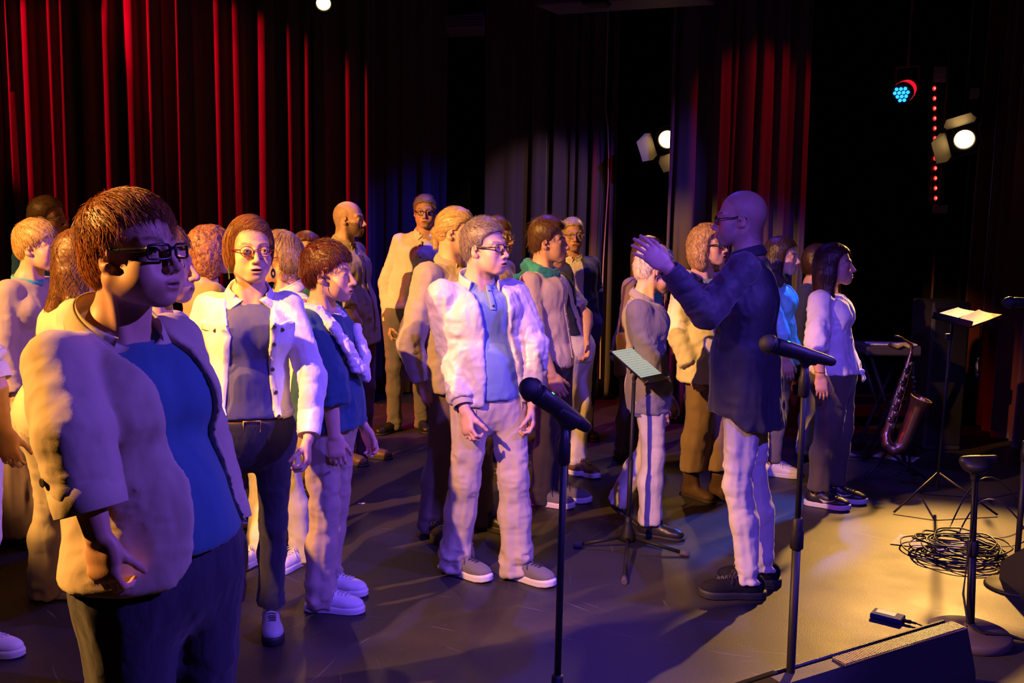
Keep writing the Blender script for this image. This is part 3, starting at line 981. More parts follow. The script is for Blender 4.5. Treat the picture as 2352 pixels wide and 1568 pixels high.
# ------------------------------------------------------------------ people: body mesh
def make_body(P, Hd, skin, paint, parent, res_head, res_arm, arm_from=0.0, bare=False):
    s = P.s; parts = []
    S = Sdf()
    Hd.build(S)
    nr = (0.058 if P.sex == 'm' else 0.049) * (0.6 + 0.4 * P.fat)
    nb = Hd.w((-0.030, 0, -0.045))
    S.tube(nb, P.neck + A(0, 0, 0.0) , nr, nr * 1.08, k=0.022)
    S.tube(P.neck, P.neck + A(0, 0, -0.06), nr * 1.08, nr * 1.3, k=0.03)
    for q in (1, -1):     # the two neck muscles
        S.tube(Hd.w((-0.018, q * 0.052, -0.045)), P.neck + P.F * 0.055 + P.L * q * 0.022 + A(0, 0, -0.055), 0.012, 0.010, k=0.02)
    for n in 'LR':
        S.tube(P.neck + A(0, 0, 0.015 * s) - P.F * 0.01, P.j['sh' + n] * 0.7 + P.neck * 0.3 + A(0, 0, -0.02), nr * 0.72, 0.036 * s, k=0.03)
        S.tube(P.neck + A(0, 0, -0.062 * s) + P.F * 0.062, (P.neck * 0.25 + P.j['sh' + n] * 0.75) + A(0, 0, -0.012) + P.F * 0.02, 0.008, 0.009, k=0.012)
    f = P.fat
    cw = (0.150 if P.sex == 'm' else 0.130) * s * (0.5 + 0.5 * f); cd = (0.098 if P.sex == 'm' else 0.088) * s * (0.5 + 0.5 * f)
    top = P.neck + A(0, 0, -0.085 * s) - P.F * 0.012
    S.tube(top + A(0, 0, -0.05), top, (cw, cd), (cw * 0.82, cd * 0.70), P.L, 0.04)
    V, Q = S.mesh(res_head)
    C = Hd.paint(V, skin, paint)
    parts.append((V, Q, C))
    for n in 'LR':
        S = Sdf()
        w, d, nn, t = hand_frame(P, n)
        el = P.j['el' + n]; sh = P.j['sh' + n]
        fr = 1.0 if P.sex == 'm' else 0.86
        fr *= (0.55 + 0.45 * P.fat)
        start = sh + (el - sh) * 0.25
        cv = 1.0 if bare else 0.74
        if bare: S.tube(start, el, 0.038 * fr, 0.041 * fr * cv, k=0.02)
        mid = el + (w - el) * 0.3
        if bare: S.tube(el, mid, 0.040 * fr * cv, 0.043 * fr * cv, k=0.02)
        else: mid = el + (w - el) * 0.6
        S.tube(mid, w, (0.043 * fr * cv, 0.041 * fr * cv), (0.029 * fr, 0.022 * fr), t, k=0.02)
        hand_ops(S, w, d, nn, t, (1.0 if P.sex == 'm' else 0.92) * P.hs, P.j['curl' + n])
        V, Q = S.mesh(res_arm)
        C = np.tile(np.array(skin, float), (len(V), 1)) * (1 + 0.08 * noise3(V * 60)[:, None])
        nk = np.exp(-np.minimum(np.abs(((V - w) @ d) / P.hs - 0.088) / 0.008, 6) ** 2)
        C[:, 1:] *= 1 - 0.12 * nk[:, None]
        parts.append((V, Q, C))
    S = Sdf()
    torso_ops(S, P, -0.024, k=0.04)
    for n in 'LR':
        S.tube(P.j['sh' + n], P.j['el' + n], 0.036, 0.032, k=0.02)
        S.tube(P.j['hip' + n], P.j['kn' + n], 0.062 * s, 0.044 * s, k=0.03)
        S.tube(P.j['kn' + n], P.j['an' + n], 0.042 * s, 0.034 * s, k=0.02)
        S.tube(P.j['el' + n], P.j['wr' + n] * 0.7 + P.j['el' + n] * 0.3, 0.030, 0.024, k=0.02)
    S.tube(P.neck + A(0, 0, -0.1), P.neck + A(0, 0, -0.05), 0.04, 0.04, k=0.03)
    V, Q = S.mesh(0.022)
    parts.append((V, Q, np.tile(np.array(skin, float), (len(V), 1))))
    o = 0; Vs = []; Qs = []; Cs = []
    for V, Q, C in parts:
        Vs.append(V); Qs.append(Q + o); Cs.append(C); o += len(V)
    me = np_mesh('body', np.concatenate(Vs), np.concatenate(Qs), True, np.concatenate(Cs))
    b = link('body', me, M_SKIN, parent)
    for q in (1, -1):
        e = bpy.data.objects.new('eye', _eye_me); COL.objects.link(e)
        e.parent = parent; e.matrix_parent_inverse = parent.matrix_basis.inverted()
        M = Matrix.Identity(4)
        R = Hd.R @ rotm((0, 0, 1), math.radians(paint.get('gaze', 0)))
        for i in range(3):
            for k in range(3): M[i][k] = R[i][k] * 0.0122 * Hd.s
            M[i][3] = Hd.w((0.0712, q * 0.0315, 0.0))[i]
        e.matrix_basis = M
    return b

# ------------------------------------------------------------------ people: garments
def fold_disp(V, Nn, bones, seed=0):
    """creases that run with the nearest limb: rings (ra), lengthwise folds (la)"""
    best = np.full(len(V), 1e9); D = np.zeros(len(V))
    for b in bones:
        p0, p1, ra, la, fr, fl = b[:6]
        p0 = np.asarray(p0, float); p1 = np.asarray(p1, float)
        L = np.linalg.norm(p1 - p0) + 1e-9; w = (p1 - p0) / L
        q = V - p0; t = q @ w
        tc = np.clip(t / L, 0, 1)
        d = np.linalg.norm(q - np.outer(tc * L, w), axis=1)
        rad = q - np.outer(t, w)
        n1 = noise3(np.outer(t, w) * fr * 0.8 + rad * 15 + seed, 1 + seed)
        n2 = noise3(np.outer(t, w) * fr * 1.9 + rad * 24 + seed, 2 + seed)
        l1 = noise3(np.outer(t, w) * 2.6 + rad * fl + seed, 3 + seed)
        l2 = noise3(np.outer(t, w) * 6.0 + rad * fl * 2.1 + seed, 4 + seed)
        rg = (1 - np.abs(n1) * 2.4) * 0.6 + (1 - np.abs(n2) * 2.6) * 0.35
        lg = (1 - np.abs(l1) * 2.4) * 0.65 + (1 - np.abs(l2) * 2.4) * 0.35
        if callable(ra): ra = ra(tc)
        if callable(la): la = la(tc)
        v = ra * rg + la * lg
        wgt = np.exp(-np.maximum(d - best, -0.5) / 0.02)
        m_ = np.clip(0.5 - (d - best) / 0.05, 0, 1)
        D = np.where(best > 1e8, v, D * (1 - m_) + v * m_)
        best = np.minimum(best, d)
    return D

def garment_out(name, S, res, bones, mat, parent, seed=0, zcut=None, mask=None):
    V, Q = S.mesh(res)
    if len(V) == 0: return None
    Nn = vnormals(V, Q)
    D = fold_disp(V, Nn, bones, seed)
    if mask is not None: D = D * mask(V)
    V = V + Nn * D[:, None]
    return link(name, np_mesh(name, V, Q), mat, parent)

def top_garment(P, name, mat, parent, off=0.012, sleeve=1.0, hem=-0.06, open_=None, vneck=0.0, neck_r=0.075, bust=0.0, belly=0.0,
                res=0.009, fold=0.006, slv=(0.052, 0.046, 0.037), seed=0, back_hem=None, flare=0.0, k=0.05, cut_fn=None, armfold=None, tuck=False, side=None, collar_cut=True):
    """shirt, jumper or jacket with sleeves; hem is metres relative to the hip joint height.
    open_ : list of (height over the hip, centre, half width) for a front opening"""
    S = Sdf(); s = P.s
    torso_ops(S, P, off, lo=min(hem - 0.04, -0.05), bust=bust, belly=belly, k=k)
    if flare:
        hw = (0.158 if P.sex == 'm' else 0.170) * s * P.fat + off; hd = (0.108 if P.sex == 'm' else 0.115) * s * P.fat + off
        S.tube(P.waist, P.pel + A(0, 0, hem - 0.03), (hw * 0.85, hd * 0.85), (hw + flare, hd + flare), P.L, 0.05)
    if open_:
        zs = [P.pel[2] + o[0] for o in open_]; cs = [o[1] for o in open_]; ws = [o[2] for o in open_]
        c0 = P.chest.astype(np.float32); Lf = P.L.astype(np.float32); Ff = P.F.astype(np.float32)
        sp = [(P.pel, 0), (P.waist, 0), (P.chest, 0), (P.neck, 0)]
        szs = [p_[2] for p_, _ in sp]; sx = [p_ @ P.L for p_, _ in sp]; sf = [p_ @ P.F for p_, _ in sp]
        def cut(X):
            z = X[..., 2]
            y = X @ Lf - np.interp(z, szs, sx) - np.interp(z, zs, cs)
            x = X @ Ff - np.interp(z, szs, sf)
            d = np.maximum(np.abs(y) - np.interp(z, zs, ws), 0.01 - x)
            return -d.astype(np.float32)
        S.clip(cut, 0.008)
    hz = P.pel[2] + hem
    if back_hem is not None:
        bz = P.pel[2] + back_hem
        p0 = P.pel.astype(np.float32); Ff = P.F.astype(np.float32)
        S.clip(lambda X: (hz + (bz - hz) * smooth(0.05, -0.05, (X - p0) @ Ff)) - X[..., 2], 0.008)
    elif callable(cut_fn):
        S.clip(cut_fn, 0.006)
    else:
        S.plane(A(0, 0, hz), A(0, 0, -1), 0.008)
    for n in 'LR':
        sl = sleeve if np.isscalar(sleeve) else sleeve[n]
        sh, el, wr = P.j['sh' + n], P.j['el' + n], P.j['wr' + n]
        a, b, c = [x * (0.5 + 0.5 * P.fat) for x in slv]
        S.ell(sh, A(1, 1, 1) * (a * 0.86 + off * 0.3), k=0.03)
        if sl <= 0: continue
        if sl <= 0.5:
            e = sh + (el - sh) * (sl * 2)
            S.tube(sh, e, a + off * 0.4, b + off * 0.4 + 0.008, k=0.014, flat1=True)
        else:
            S.tube(sh, el, a + off * 0.4, b + off * 0.4, k=0.014)
            e = el + (wr - el) * ((sl - 0.5) * 2)
            S.tube(el, e, b + off * 0.4, c + off * 0.4, k=0.012, flat1=True)
    # neck hole
    nr = neck_r
    S.ell(P.neck + A(0, 0, 0.045) + P.F * 0.018, A(nr, nr, 0.085), k=0.008, kind='s')
    if vneck:
        S.tube(P.neck + A(0, 0, 0.02) + P.F * 0.06, P.neck + P.F * 0.13 + A(0, 0, -vneck), (0.05, 0.12), (0.008, 0.12), P.L, k=0.006, kind='s')
    # the hem plane must spare hands and forearms below it
    g = fold
    af = fold if armfold is None else armfold
    bones = [(P.pel + A(0, 0, -0.3), P.neck, g * 0.55, g * 0.75, 11, 17)]
    for n in 'LR':
        bones += [(P.j['sh' + n], P.j['el' + n], (lambda t, af=af: af * (0.35 + 0.75 * t)), af * 0.4, 22, 24),
                  (P.j['el' + n], P.j['wr' + n], (lambda t, af=af: af * (1.0 - 0.35 * t)), af * 0.3, 26, 24)]
    return garment_out(name, S, res, bones, mat, parent, seed)

def sleeves_only(P, name, mat, parent, frm, to, r0, r1, res=0.008, fold=0.004, n='L'):
    el, wr, sh = P.j['el' + n], P.j['wr' + n], P.j['sh' + n]
    def pt(t): return sh + (el - sh) * t * 2 if t < 0.5 else el + (wr - el) * (t - 0.5) * 2
    S = Sdf(); S.tube(pt(frm), pt(to), r0, r1, flat0=True, flat1=True)
    return garment_out(name, S, res, [(pt(frm), pt(to), fold, fold, 30, 25)], mat, parent)

def make_trousers(P, name, mat, parent, width=1.0, hem=0.02, waist=0.06, res=0.009, fold=0.006, seed=0, bunch=0.008, hemw=None, bulge=1.0):
    S = Sdf(); s = P.s; f = P.fat; m = P.sex == 'm'
    hw = (0.152 if m else 0.164) * s * f; hd = (0.105 if m else 0.112) * s * f
    P0 = P.pel + A(0, 0, waist + 0.02)
    S.tube(P.pel + A(0, 0, -0.05), P.pel + A(0, 0, 0.0), (hw, hd), (hw, hd), P.L, 0.05)
    S.tube(P.pel, P0, (hw, hd), (hw * 0.93, hd * 0.95), P.L, 0.05)
    for q in (1, -1):
        S.ell(P.pel - P.F * 0.045 * s + P.L * q * 0.065 * s + A(0, 0, -0.045), A(0.088, 0.088, 0.10) * s * f * bulge, k=0.05)
    for n in 'LR':
        hip, kn, an = P.j['hip' + n], P.j['kn' + n], P.j['an' + n]
        th = 0.092 * s * (0.35 + 0.65 * f); kr = 0.060 * s * width * (0.6 + 0.4 * f); hr = (0.050 * width if hemw is None else hemw)
        S.tube(hip + A(0, 0, -0.02), kn, (th * (0.7 + 0.3 * width), th * (0.75 + 0.3 * width)), (kr, kr * 1.02), P.L, 0.035)
        lean = unit(kn - an)
        e = an + lean * (hem - 0.085) if hem < 0.085 else an + lean * (hem - 0.085)
        mid = kn * 0.62 + e * 0.38
        S.tube(kn, mid - P.F * 0.012, kr, kr * 0.55 + hr * 0.52, P.L, 0.03)
        S.tube(mid - P.F * 0.012, e, kr * 0.55 + hr * 0.52, (hr, hr * 1.1), P.F, 0.03, flat1=True)
    S.ell(P.pel + A(0, 0, -0.095), A(0.055, 0.075, 0.055) * s * f, k=0.05)
    S.plane(A(0, 0, P.pel[2] + waist), A(0, 0, 1), 0.006)
    bones = []
    g = fold
    for n in 'LR':
        hip, kn, an = P.j['hip' + n], P.j['kn' + n], P.j['an' + n]
        bones += [(hip + A(0, 0, 0.15), kn, (lambda t, g=g: g * (0.35 + 0.6 * (t > 0.7))), g * 0.55, 17, 15),
                  (kn, an, (lambda t, g=g: g * (0.9 - 0.55 * np.minimum(t * 3, 1)) + bunch * smooth(0.72, 0.95, t)), g * 0.6, 22, 16)]
    return garment_out(name, S, res, bones, mat, parent, seed)

def ring_path(P, c, ru, rf, tilt=0.0, a0=0.0, a1=2 * math.pi, n=40, zf=None):
    """points around the neck; angle 0 = front, growing to the person's left"""
    out = []
    for i in range(n + 1):
        a = a0 + (a1 - a0) * i / n
        out.append(c + P.L * ru * math.sin(a) + P.F * rf * math.cos(a) + A(0, 0, -tilt * math.cos(a) + (zf(a) if zf else 0)))
    return out

def collar(P, mat, parent, r=0.071, h=0.020, tilt=0.030, gap=0.5, fold=True, name='collar', th=0.004, dz=0.0, pts=0.035):
    """shirt collar: a stand with the leaf folded over it"""
    c = P.neck + A(0, 0, 0.018 + dz) + P.F * 0.010
    pa = ring_path(P, c, r, r * 0.98, tilt, gap * 0.5, 2 * math.pi - gap * 0.5)
    m_ = MB()
    m_.tube(pa, (h, th), n=8)
    if fold:
        po = ring_path(P, c + A(0, 0, -0.004), r * 1.16, r * 1.14, tilt * 1.15, gap * 0.45, 2 * math.pi - gap * 0.45)
        N_ = len(po); ups = []; rr = []
        for i, p in enumerate(po):
            f = abs(2 * i / (N_ - 1) - 1)
            o = unit((p - c) * A(1, 1, 0))
            ups.append(unit(A(0, 0, 1) - o * 0.55))
            rr.append((h * 0.95 + pts * 0.5 * max(0, (f - 0.72) / 0.28) ** 1.3, th))
        po = [p + A(0, 0, -(r_[0] - h * 0.95) * 0.8) for p, r_ in zip(po, rr)]
        m_.tube(po, rr, n=8, up=ups)
    return m_.build(name, mat, parent)

def lapel(P, mat, parent, side, pts, w, name='lapel', th=0.005):
    m_ = MB(); m_.tube(pts, [(x, th) for x in w], n=8, up=side)
    return m_.build(name, mat, parent)

def cuff(P, n, mat, parent, t0, t1, r, name='cuff', th=0.004):
    el, wr, sh = P.j['el' + n], P.j['wr' + n], P.j['sh' + n]
    def pt(t): return sh + (el - sh) * t * 2 if t < 0.5 else el + (wr - el) * (t - 0.5) * 2
    a, b = pt(t0), pt(t1)
    m_ = MB(); L = np.linalg.norm(b - a)
    r *= (0.5 + 0.5 * P.fat)
    m_.lathe(a, b - a, [(0, r * 0.97), (0.002, r), (L * 0.5, r * 1.01), (L - 0.002, r * 0.98), (L, r * 0.96), (L - 0.002, r * 0.88), (L * 0.5, r * 0.86)], 22, caps=False)
    return m_.build(name, mat, parent)

def belt(P, mat, parent, z=0.055, buckle=None, grow=0.004):
    s = P.s; f = P.fat; m = P.sex == 'm'
    hw = (0.152 if m else 0.164) * s * f * 0.95 + grow; hd = (0.105 if m else 0.112) * s * f * 0.97 + grow
    c = P.pel + A(0, 0, z)
    pts = [c + P.L * hw * math.sin(a) + P.F * hd * math.cos(a) for a in np.linspace(0, 2 * math.pi, 49)[:-1]]
    o = MB().tube(pts, (0.018, 0.004), n=8, closed=True).build('belt', mat, parent)
    if buckle is not None:
        R = np.stack([P.L, P.F, A(0, 0, 1)], 1)
        b = MB(); q = c + P.F * (hd + 0.004)
        pp = [q + P.L * x + A(0, 0, z_) for x, z_ in ((-.03, -.02), (.03, -.02), (.03, .02), (-.03, .02))]
        b.tube(pp, 0.003, n=6, closed=True, up=P.F); b.cyl(q + P.L * 0.0 + A(0, 0, 0), q - P.L * 0.03, 0.002)
        b.build('buckle', buckle, o)
    return o

def glasses(Hd, parent, frame_mat, shape='round', r=0.0023, w=0.0215, h=0.0180, temple=True, lens_mat=None, dz=-0.003):
    g = MB(); ln = []
    x0 = 0.1015
    for q in (1, -1):
        pts = []
        for i in range(28):
            a = 2 * math.pi * i / 28
            if shape == 'round': u, v = w * math.cos(a), h * math.sin(a)
            else:
                e = 0.45
                u = w * math.copysign(abs(math.cos(a)) ** e, math.cos(a)); v = h * math.copysign(abs(math.sin(a)) ** e, math.sin(a))
            y = q * 0.0335 + u
            pts.append(Hd.w((x0 - 4.2 * y * y, y, dz + v)))
        g.tube(pts, r * Hd.s, n=6, closed=True, up=Hd.R[:, 0])
        c = np.mean(pts, 0)
        ln.append((pts, c))
        if temple:
            g.tube([Hd.w((x0 - 4.2 * 0.057 ** 2, q * (0.0335 + w), dz + 0.006)), Hd.w((x0 - 4.2 * 0.057 ** 2 - 0.012, q * 0.0695, dz + 0.006)), Hd.w((0.02, q * 0.0775, 0.005)),
                    Hd.w((-0.012, q * 0.0785, 0.014)), Hd.w((-0.030, q * 0.0765, -0.004))], [(r * 1.6 * Hd.s, r * 0.7 * Hd.s)] * 5, n=6, up=Hd.R[:, 2])
    g.tube([Hd.w((x0 - 0.0005, -(0.0335 - w), dz + 0.004)), Hd.w((x0 + 0.003, 0, dz + 0.007)), Hd.w((x0 - 0.0005, 0.0335 - w, dz + 0.004))], r * Hd.s, n=6, up=Hd.R[:, 2])
    o = g.build('glasses', frame_mat, parent)
    for pts, c in ln:
        l = MB(); n = len(pts)
        l._a([c] + [p for p in pts], [(0, 1 + i, 1 + (i + 1) % n) for i in range(n)], True)
        l.build('lens', M_LENS if lens_mat is None else lens_mat, o)
    return o

# ------------------------------------------------------------------ people: shoes (built once per style, then shared)
_shoes = {}
_shoecache = {}
def shoe_meshes(style):
    if style in _shoes: return _shoes[style]
    L0, L1 = -0.075, 0.195
    S = Sdf()
    hi = {'sneaker': 0.085, 'boot': 0.17, 'dress': 0.07, 'runner': 0.085}[style]
    st = 0.030 if style in ('sneaker', 'runner') else 0.018
    S.ell((0.135, 0, st + 0.012), (0.066, 0.044, 0.034), k=0.03)
    S.ell((0.050, 0, st + 0.018), (0.095, 0.036, 0.042), k=0.03)
    S.ell((-0.030, 0, st + 0.030), (0.045, 0.033, 0.048), k=0.03)
    S.tube((0.055, 0, st + 0.035), (0.010, 0, hi), (0.024, 0.026), (0.034, 0.040), A(0, 1, 0), 0.02, flat1=True)
    if style == 'boot': S.tube((-0.008, 0, 0.05), (-0.004, 0, hi), 0.042, 0.052, k=0.02, flat1=True)
    S.ell((-0.006, 0, hi + 0.01), (0.036, 0.025, 0.03), k=0.006, kind='s')
    S.plane((0, 0, st - 0.004), (0, 0, -1))
    V, Q = S.mesh(0.006)
    Nn = vnormals(V, Q)
    V = V + Nn * (0.0015 * noise3(V * 40))[:, None]
    up = np_mesh('shoe_upper', V, Q)
    # sole: outline swept upwards
    ol = [(-0.082, 0), (-0.076, .020), (-0.05, .033), (0, .034), (.05, .034), (.10, .043), (.15, .046), (.18, .036), (.202, .014), (.206, -.004), (.20, -.022), (.178, -.040), (.14, -.046), (.09, -.041), (.04, -.033), (0, -.033), (-.05, -.032), (-.076, -.019)]
    def ring(z, g, toe=0.0): return [(x * (1 + g * 0.35) + g * 0.02, y * (1 + g), z + toe * max(0, (x - 0.12) / 0.08) ** 2) for x, y in ol]
    m_ = MB(); n = len(ol)
    rk = 0.010 if style == 'runner' else 0.004
    if style == 'sneaker' or style == 'runner':
        rs = [ring(0.002, -0.06, rk), ring(0.0, -0.02, rk), ring(0.006, 0.03, rk), ring(0.014, 0.0, rk), ring(0.020, 0.03, rk), ring(0.030, 0.01, rk), ring(0.034, -0.06, rk)]
    else:
        rs = [ring(0.0, -0.04), ring(0.002, 0.02), ring(0.012, 0.03), ring(0.017, -0.02)]
    vs = [p for r_ in rs for p in r_]
    fs = [(j * n + i, j * n + (i + 1) % n, (j + 1) * n + (i + 1) % n, (j + 1) * n + i) for j in range(len(rs) - 1) for i in range(n)]
    fs.append(tuple(range(n))[::-1]); fs.append(tuple((len(rs) - 1) * n + i for i in range(n)))
    m_._a(vs, fs)
    sole = m_.mesh('sole')
    lc = None
    if style in ('sneaker', 'runner'):
        m_ = MB()
        def top(x, y):     # height of the upper at x, y
            P_ = np.array([[x, y, z] for z in np.linspace(0.13, 0.02, 60)])
            d = S.eval(P_); i = int(np.argmax(d < 0)); return P_[i][2]
        for i in range(5):
            x = 0.120 - i * 0.017; w = 0.014 + 0.0012 * i
            pts = [(x + (0.006 if k % 2 else 0), y, top(x, y) + 0.003) for k, y in enumerate(np.linspace(-w, w, 5))]
            m_.tube(pts, (0.0018, 0.0030), n=6, up=A(0, 0, 1))
            pts = [(x + 0.010 * (1 - abs(u)) * 0 + 0.012 * (u + 1) / 2, w * u, top(x, w * u) + 0.0045) for u in np.linspace(-1, 1, 5)]
            m_.tube(pts, (0.0018, 0.0028), n=6, up=A(0, 0, 1))
        z = top(0.05, 0)
        for q in (1, -1):
            m_.tube([(0.05, 0, z + 0.004), (0.056, q * 0.012, z + 0.014), (0.064, q * 0.030, z + 0.006), (0.060, q * 0.034, z - 0.010), (0.052, q * 0.018, z - 0.001), (0.05, 0, z + 0.004)], 0.0018, n=6)
            m_.tube([(0.05, 0, z + 0.005), (0.066, q * 0.016, z + 0.005), (0.074, q * 0.034, z - 0.016), (0.078, q * 0.040, z - 0.030)], 0.0017, n=6)
        lc = m_.mesh('laces')
    _shoes[style] = (up, sole, lc)
    return _shoes[style]

def make_shoe(P, n, style, mu, ms, ml, parent, sc=1.0, label=None):
    up, sole, lc = shoe_meshes(style)
    an = P.j['an' + n]; F = fwd(P.j['toe' + n])
    t = P.j['tilt' + n]
    R = rot_to(F, t)
    o = None
    for nm, me, mt in (('shoe', up, mu), ('sole', sole, ms), ('laces', lc, ml)):
        if me is None: continue
        key = (style, nm, mt.name)
        if key not in _shoecache:
            _shoecache[key] = me.copy(); _shoecache[key].materials.append(mt)
        ob = bpy.data.objects.new(nm, _shoecache[key]); COL.objects.link(ob)
        M = Matrix.Identity(4)
        base = A(an[0], an[1], an[2] - 0.085 * 1.0)
        # roll about the ball of the foot when the heel is lifted
        if t:
            ball = A(0.13, 0, 0) * sc
            flat = A(an[0], an[1], 0) * 1.0
            base = flat + F * ball[0] - R @ ball
        for i in range(3):
            for k in range(3): M[i][k] = R[i][k] * sc
            M[i][3] = base[i]
        pr = parent if nm == 'shoe' else o
        ob.parent = pr
        if nm == 'shoe':
            ob.matrix_parent_inverse = parent.matrix_basis.inverted(); ob.matrix_basis = M; o = ob
    if label: o['label'] = label
    return o

# ------------------------------------------------------------------ cloths, leathers, metals
SK1 = (0.60, 0.35, 0.25); SK2 = (0.66, 0.40, 0.30); SK3 = (0.50, 0.27, 0.18)
M_WHITE = cloth('white cotton', (0.80, 0.78, 0.76), wrinkle=16)
M_DENIMW = cloth('white denim', (0.82, 0.81, 0.82), rough=0.8, wr=0.6, wrinkle=24)
M_CREAM = cloth('cream cotton', (0.66, 0.56, 0.44))
M_LINEN = cloth('beige linen', (0.50, 0.41, 0.31), weave=420, wr=0.32, wrinkle=16)
M_BLUETEE = cloth('teal blue jersey', (0.05, 0.15, 0.26), wr=0.25)
M_NAVYTEE = cloth('blue grey jersey', (0.085, 0.085, 0.26), wr=0.3)
M_JEANS = cloth('dark jeans', (0.035, 0.035, 0.06), weave=800, wr=0.5, wrinkle=24)
M_JEANSL = cloth('pale jeans', (0.42, 0.42, 0.44), weave=800, wr=0.5)
M_CHINO = cloth('beige chino', (0.52, 0.44, 0.33), wr=0.4, wrinkle=16)
M_OFFW = cloth('off white cotton', (0.68, 0.63, 0.56), wr=0.4, wrinkle=16)
M_DARKT = cloth('dark trouser cloth', (0.045, 0.035, 0.04), wr=0.4)
M_BROWNT = cloth('brown trouser cloth', (0.16, 0.11, 0.09), wr=0.4)
M_GREYT = cloth('grey trouser cloth', (0.17, 0.155, 0.17), wr=0.4)
M_OLIVE = cloth('olive trouser cloth', (0.10, 0.085, 0.065), wr=0.5)
M_TAUPE = cloth('taupe shirting', (0.36, 0.30, 0.27), wr=0.4)
M_SAND = cloth('sand shirting', (0.45, 0.37, 0.29), wr=0.4)
M_POLO = cloth('blue polo knit', (0.17, 0.26, 0.48), weave=900, wr=0.3)
M_BOMBER = cloth('pale satin bomber', (0.55, 0.51, 0.50), rough=0.5, weave=900, wr=0.7, wrinkle=22, spec=0.5)
M_RIB = cloth('ribbed knit', (0.42, 0.37, 0.33), weave=300, wr=0.4)
M_PINKW = cloth('pale pink shirting', (0.66, 0.55, 0.50), wr=0.4)
M_TEAL = cloth('teal scarf cloth', (0.03, 0.26, 0.28), wr=0.6, wrinkle=30)
M_TURQ = cloth('turquoise knit', (0.08, 0.42, 0.42), wr=0.3)
M_SATIN = cloth('turquoise satin', (0.22, 0.66, 0.75), rough=0.4, wr=0.5, spec=0.6)
M_NAVY = cloth('navy cloth', (0.03, 0.035, 0.075), wr=0.4)
M_GREEN = cloth('green jersey', (0.03, 0.19, 0.12), wr=0.4)
M_SWEAT = cloth('beige knit', (0.42, 0.35, 0.28), weave=260, wr=0.35)
M_MAUVE = cloth('mauve knit', (0.30, 0.20, 0.24), weave=260, wr=0.35)
M_GREYJ = cloth('grey summer jacket cloth', (0.26, 0.24, 0.27), wr=0.7, wrinkle=24)
M_COND = cloth('dark slate shirting', (0.036, 0.032, 0.050), rough=0.65, wr=0.45, wrinkle=12, spec=0.35)
M_DPINK = cloth('plum trousers', (0.14, 0.07, 0.08), wr=0.4)
M_SKIRT = cloth('violet grey skirt', (0.20, 0.15, 0.20), wr=0.3)
M_GAUZE = cloth('white gauze', (0.78, 0.76, 0.80), wr=0.8, wrinkle=34)
M_SOLEW = plain('white rubber', (0.72, 0.70, 0.68), 0.6, bump=0.3)
M_SOLED = plain('dark rubber', (0.02, 0.02, 0.022), 0.6, bump=0.3)
M_LEATHW = plain('white leather', (0.72, 0.70, 0.72), 0.45, bump=0.3, bscale=400)
M_LEATHK = plain('black leather', (0.018, 0.016, 0.018), 0.35, bump=0.3, bscale=300)
M_LEATHB = plain('brown leather', (0.12, 0.06, 0.035), 0.5, bump=0.3, bscale=300)
M_CANVG = cloth('grey mesh', (0.15, 0.14, 0.16), weave=500, wr=0.1)
M_CANVL = cloth('pale grey mesh', (0.42, 0.42, 0.46), weave=500, wr=0.1)
M_FRAME = plain('black spectacle frame', (0.012, 0.01, 0.014), 0.25)
M_FRAMER = plain('dark red spectacle frame', (0.14, 0.012, 0.02), 0.25)
M_WIRE = plain('steel wire', (0.45, 0.45, 0.48), 0.3, 1.0)
M_BUTTON = plain('steel button', (0.5, 0.48, 0.46), 0.35, 1.0)
M_DBUTTON = plain('dark button', (0.03, 0.025, 0.02), 0.4)
M_GOLD = plain('gold', (0.8, 0.55, 0.2), 0.3, 1.0)
M_EMER = plain('green resin', (0.01, 0.16, 0.12), 0.2, coat=0.5)
SOLES = (M_SOLEW, M_SOLED)


# ------------------------------------------------------------------ the singers and their conductor
def person(label, **k):
    """one figure: returns its empty, pose and head"""
    g = {}
    dep = k.get('depth')
    Y = at(k['base'][0], 505, dep)[1] if dep else floor_at(*k['base'])[1]
    arms = {}
    for n, a in k.get('arms', {}).items():
        a = dict(a)
        if 'elp' in a: a['el'] = at(a['elp'][0], a['elp'][1], Y + a['elp'][2])
        if 'wrp' in a: a['wr'] = at(a['wrp'][0], a['wrp'][1], Y + a['wrp'][2])
        arms[n] = a
    P = Pose(k['base'], k['top'], k['yaw'], k.get('hyaw'), k.get('hpitch', 0), k.get('htilt', 0), k.get('sex', 'f'), k.get('fat', 1.0),
             k.get('hs', 0.97 if k.get('sex', 'f') == 'f' else 1.0), k.get('hair_t', 0.016), dep, k.get('lean', 0.0), k.get('sw', 1.0), arms, k.get('feet', {}), k.get('legs', {}), spine=k.get('spine'))
    t = thing('person', label, 'person', P.B, 'singers standing on the stage' if k.get('group', True) else None)
    Hd = Head(P.HO, P.RH, P.hs, P.sex, k.get('jaw', 1.0 if P.sex == 'm' else 0.94), k.get('mouth', 0.3), k.get('nose', 1.0), k.get('round_', 1.0))
    tier = k.get('tier', 2)
    make_body(P, Hd, k.get('skin', (0.60, 0.35, 0.25)), k.get('paint', {}), t, (0.0031, 0.0047, 0.0062)[tier], (0.0043, 0.0060, 0.0075)[tier], bare=k.get('bare', False))
    if k.get('hair'):
        hx = dict(k.get('hx', {}))
        make_hair(Hd, k['hair'], k['hcol'], t, (0.005, 0.0065, 0.0085)[tier], dens=(0.9, 0.5, 0.3)[tier], extra=hx)
    P.res = (0.0085, 0.011, 0.014)[tier]
    return t, P, Hd

def legs_and_shoes(t, P, tm, style, up, sole, lace, tname='trousers', **k):
    make_trousers(P, tname, tm, t, res=P.res, **k)
    for n in 'LR': make_shoe(P, n, style, up, sole, lace, t, 0.98 if P.sex == 'm' else 0.9)

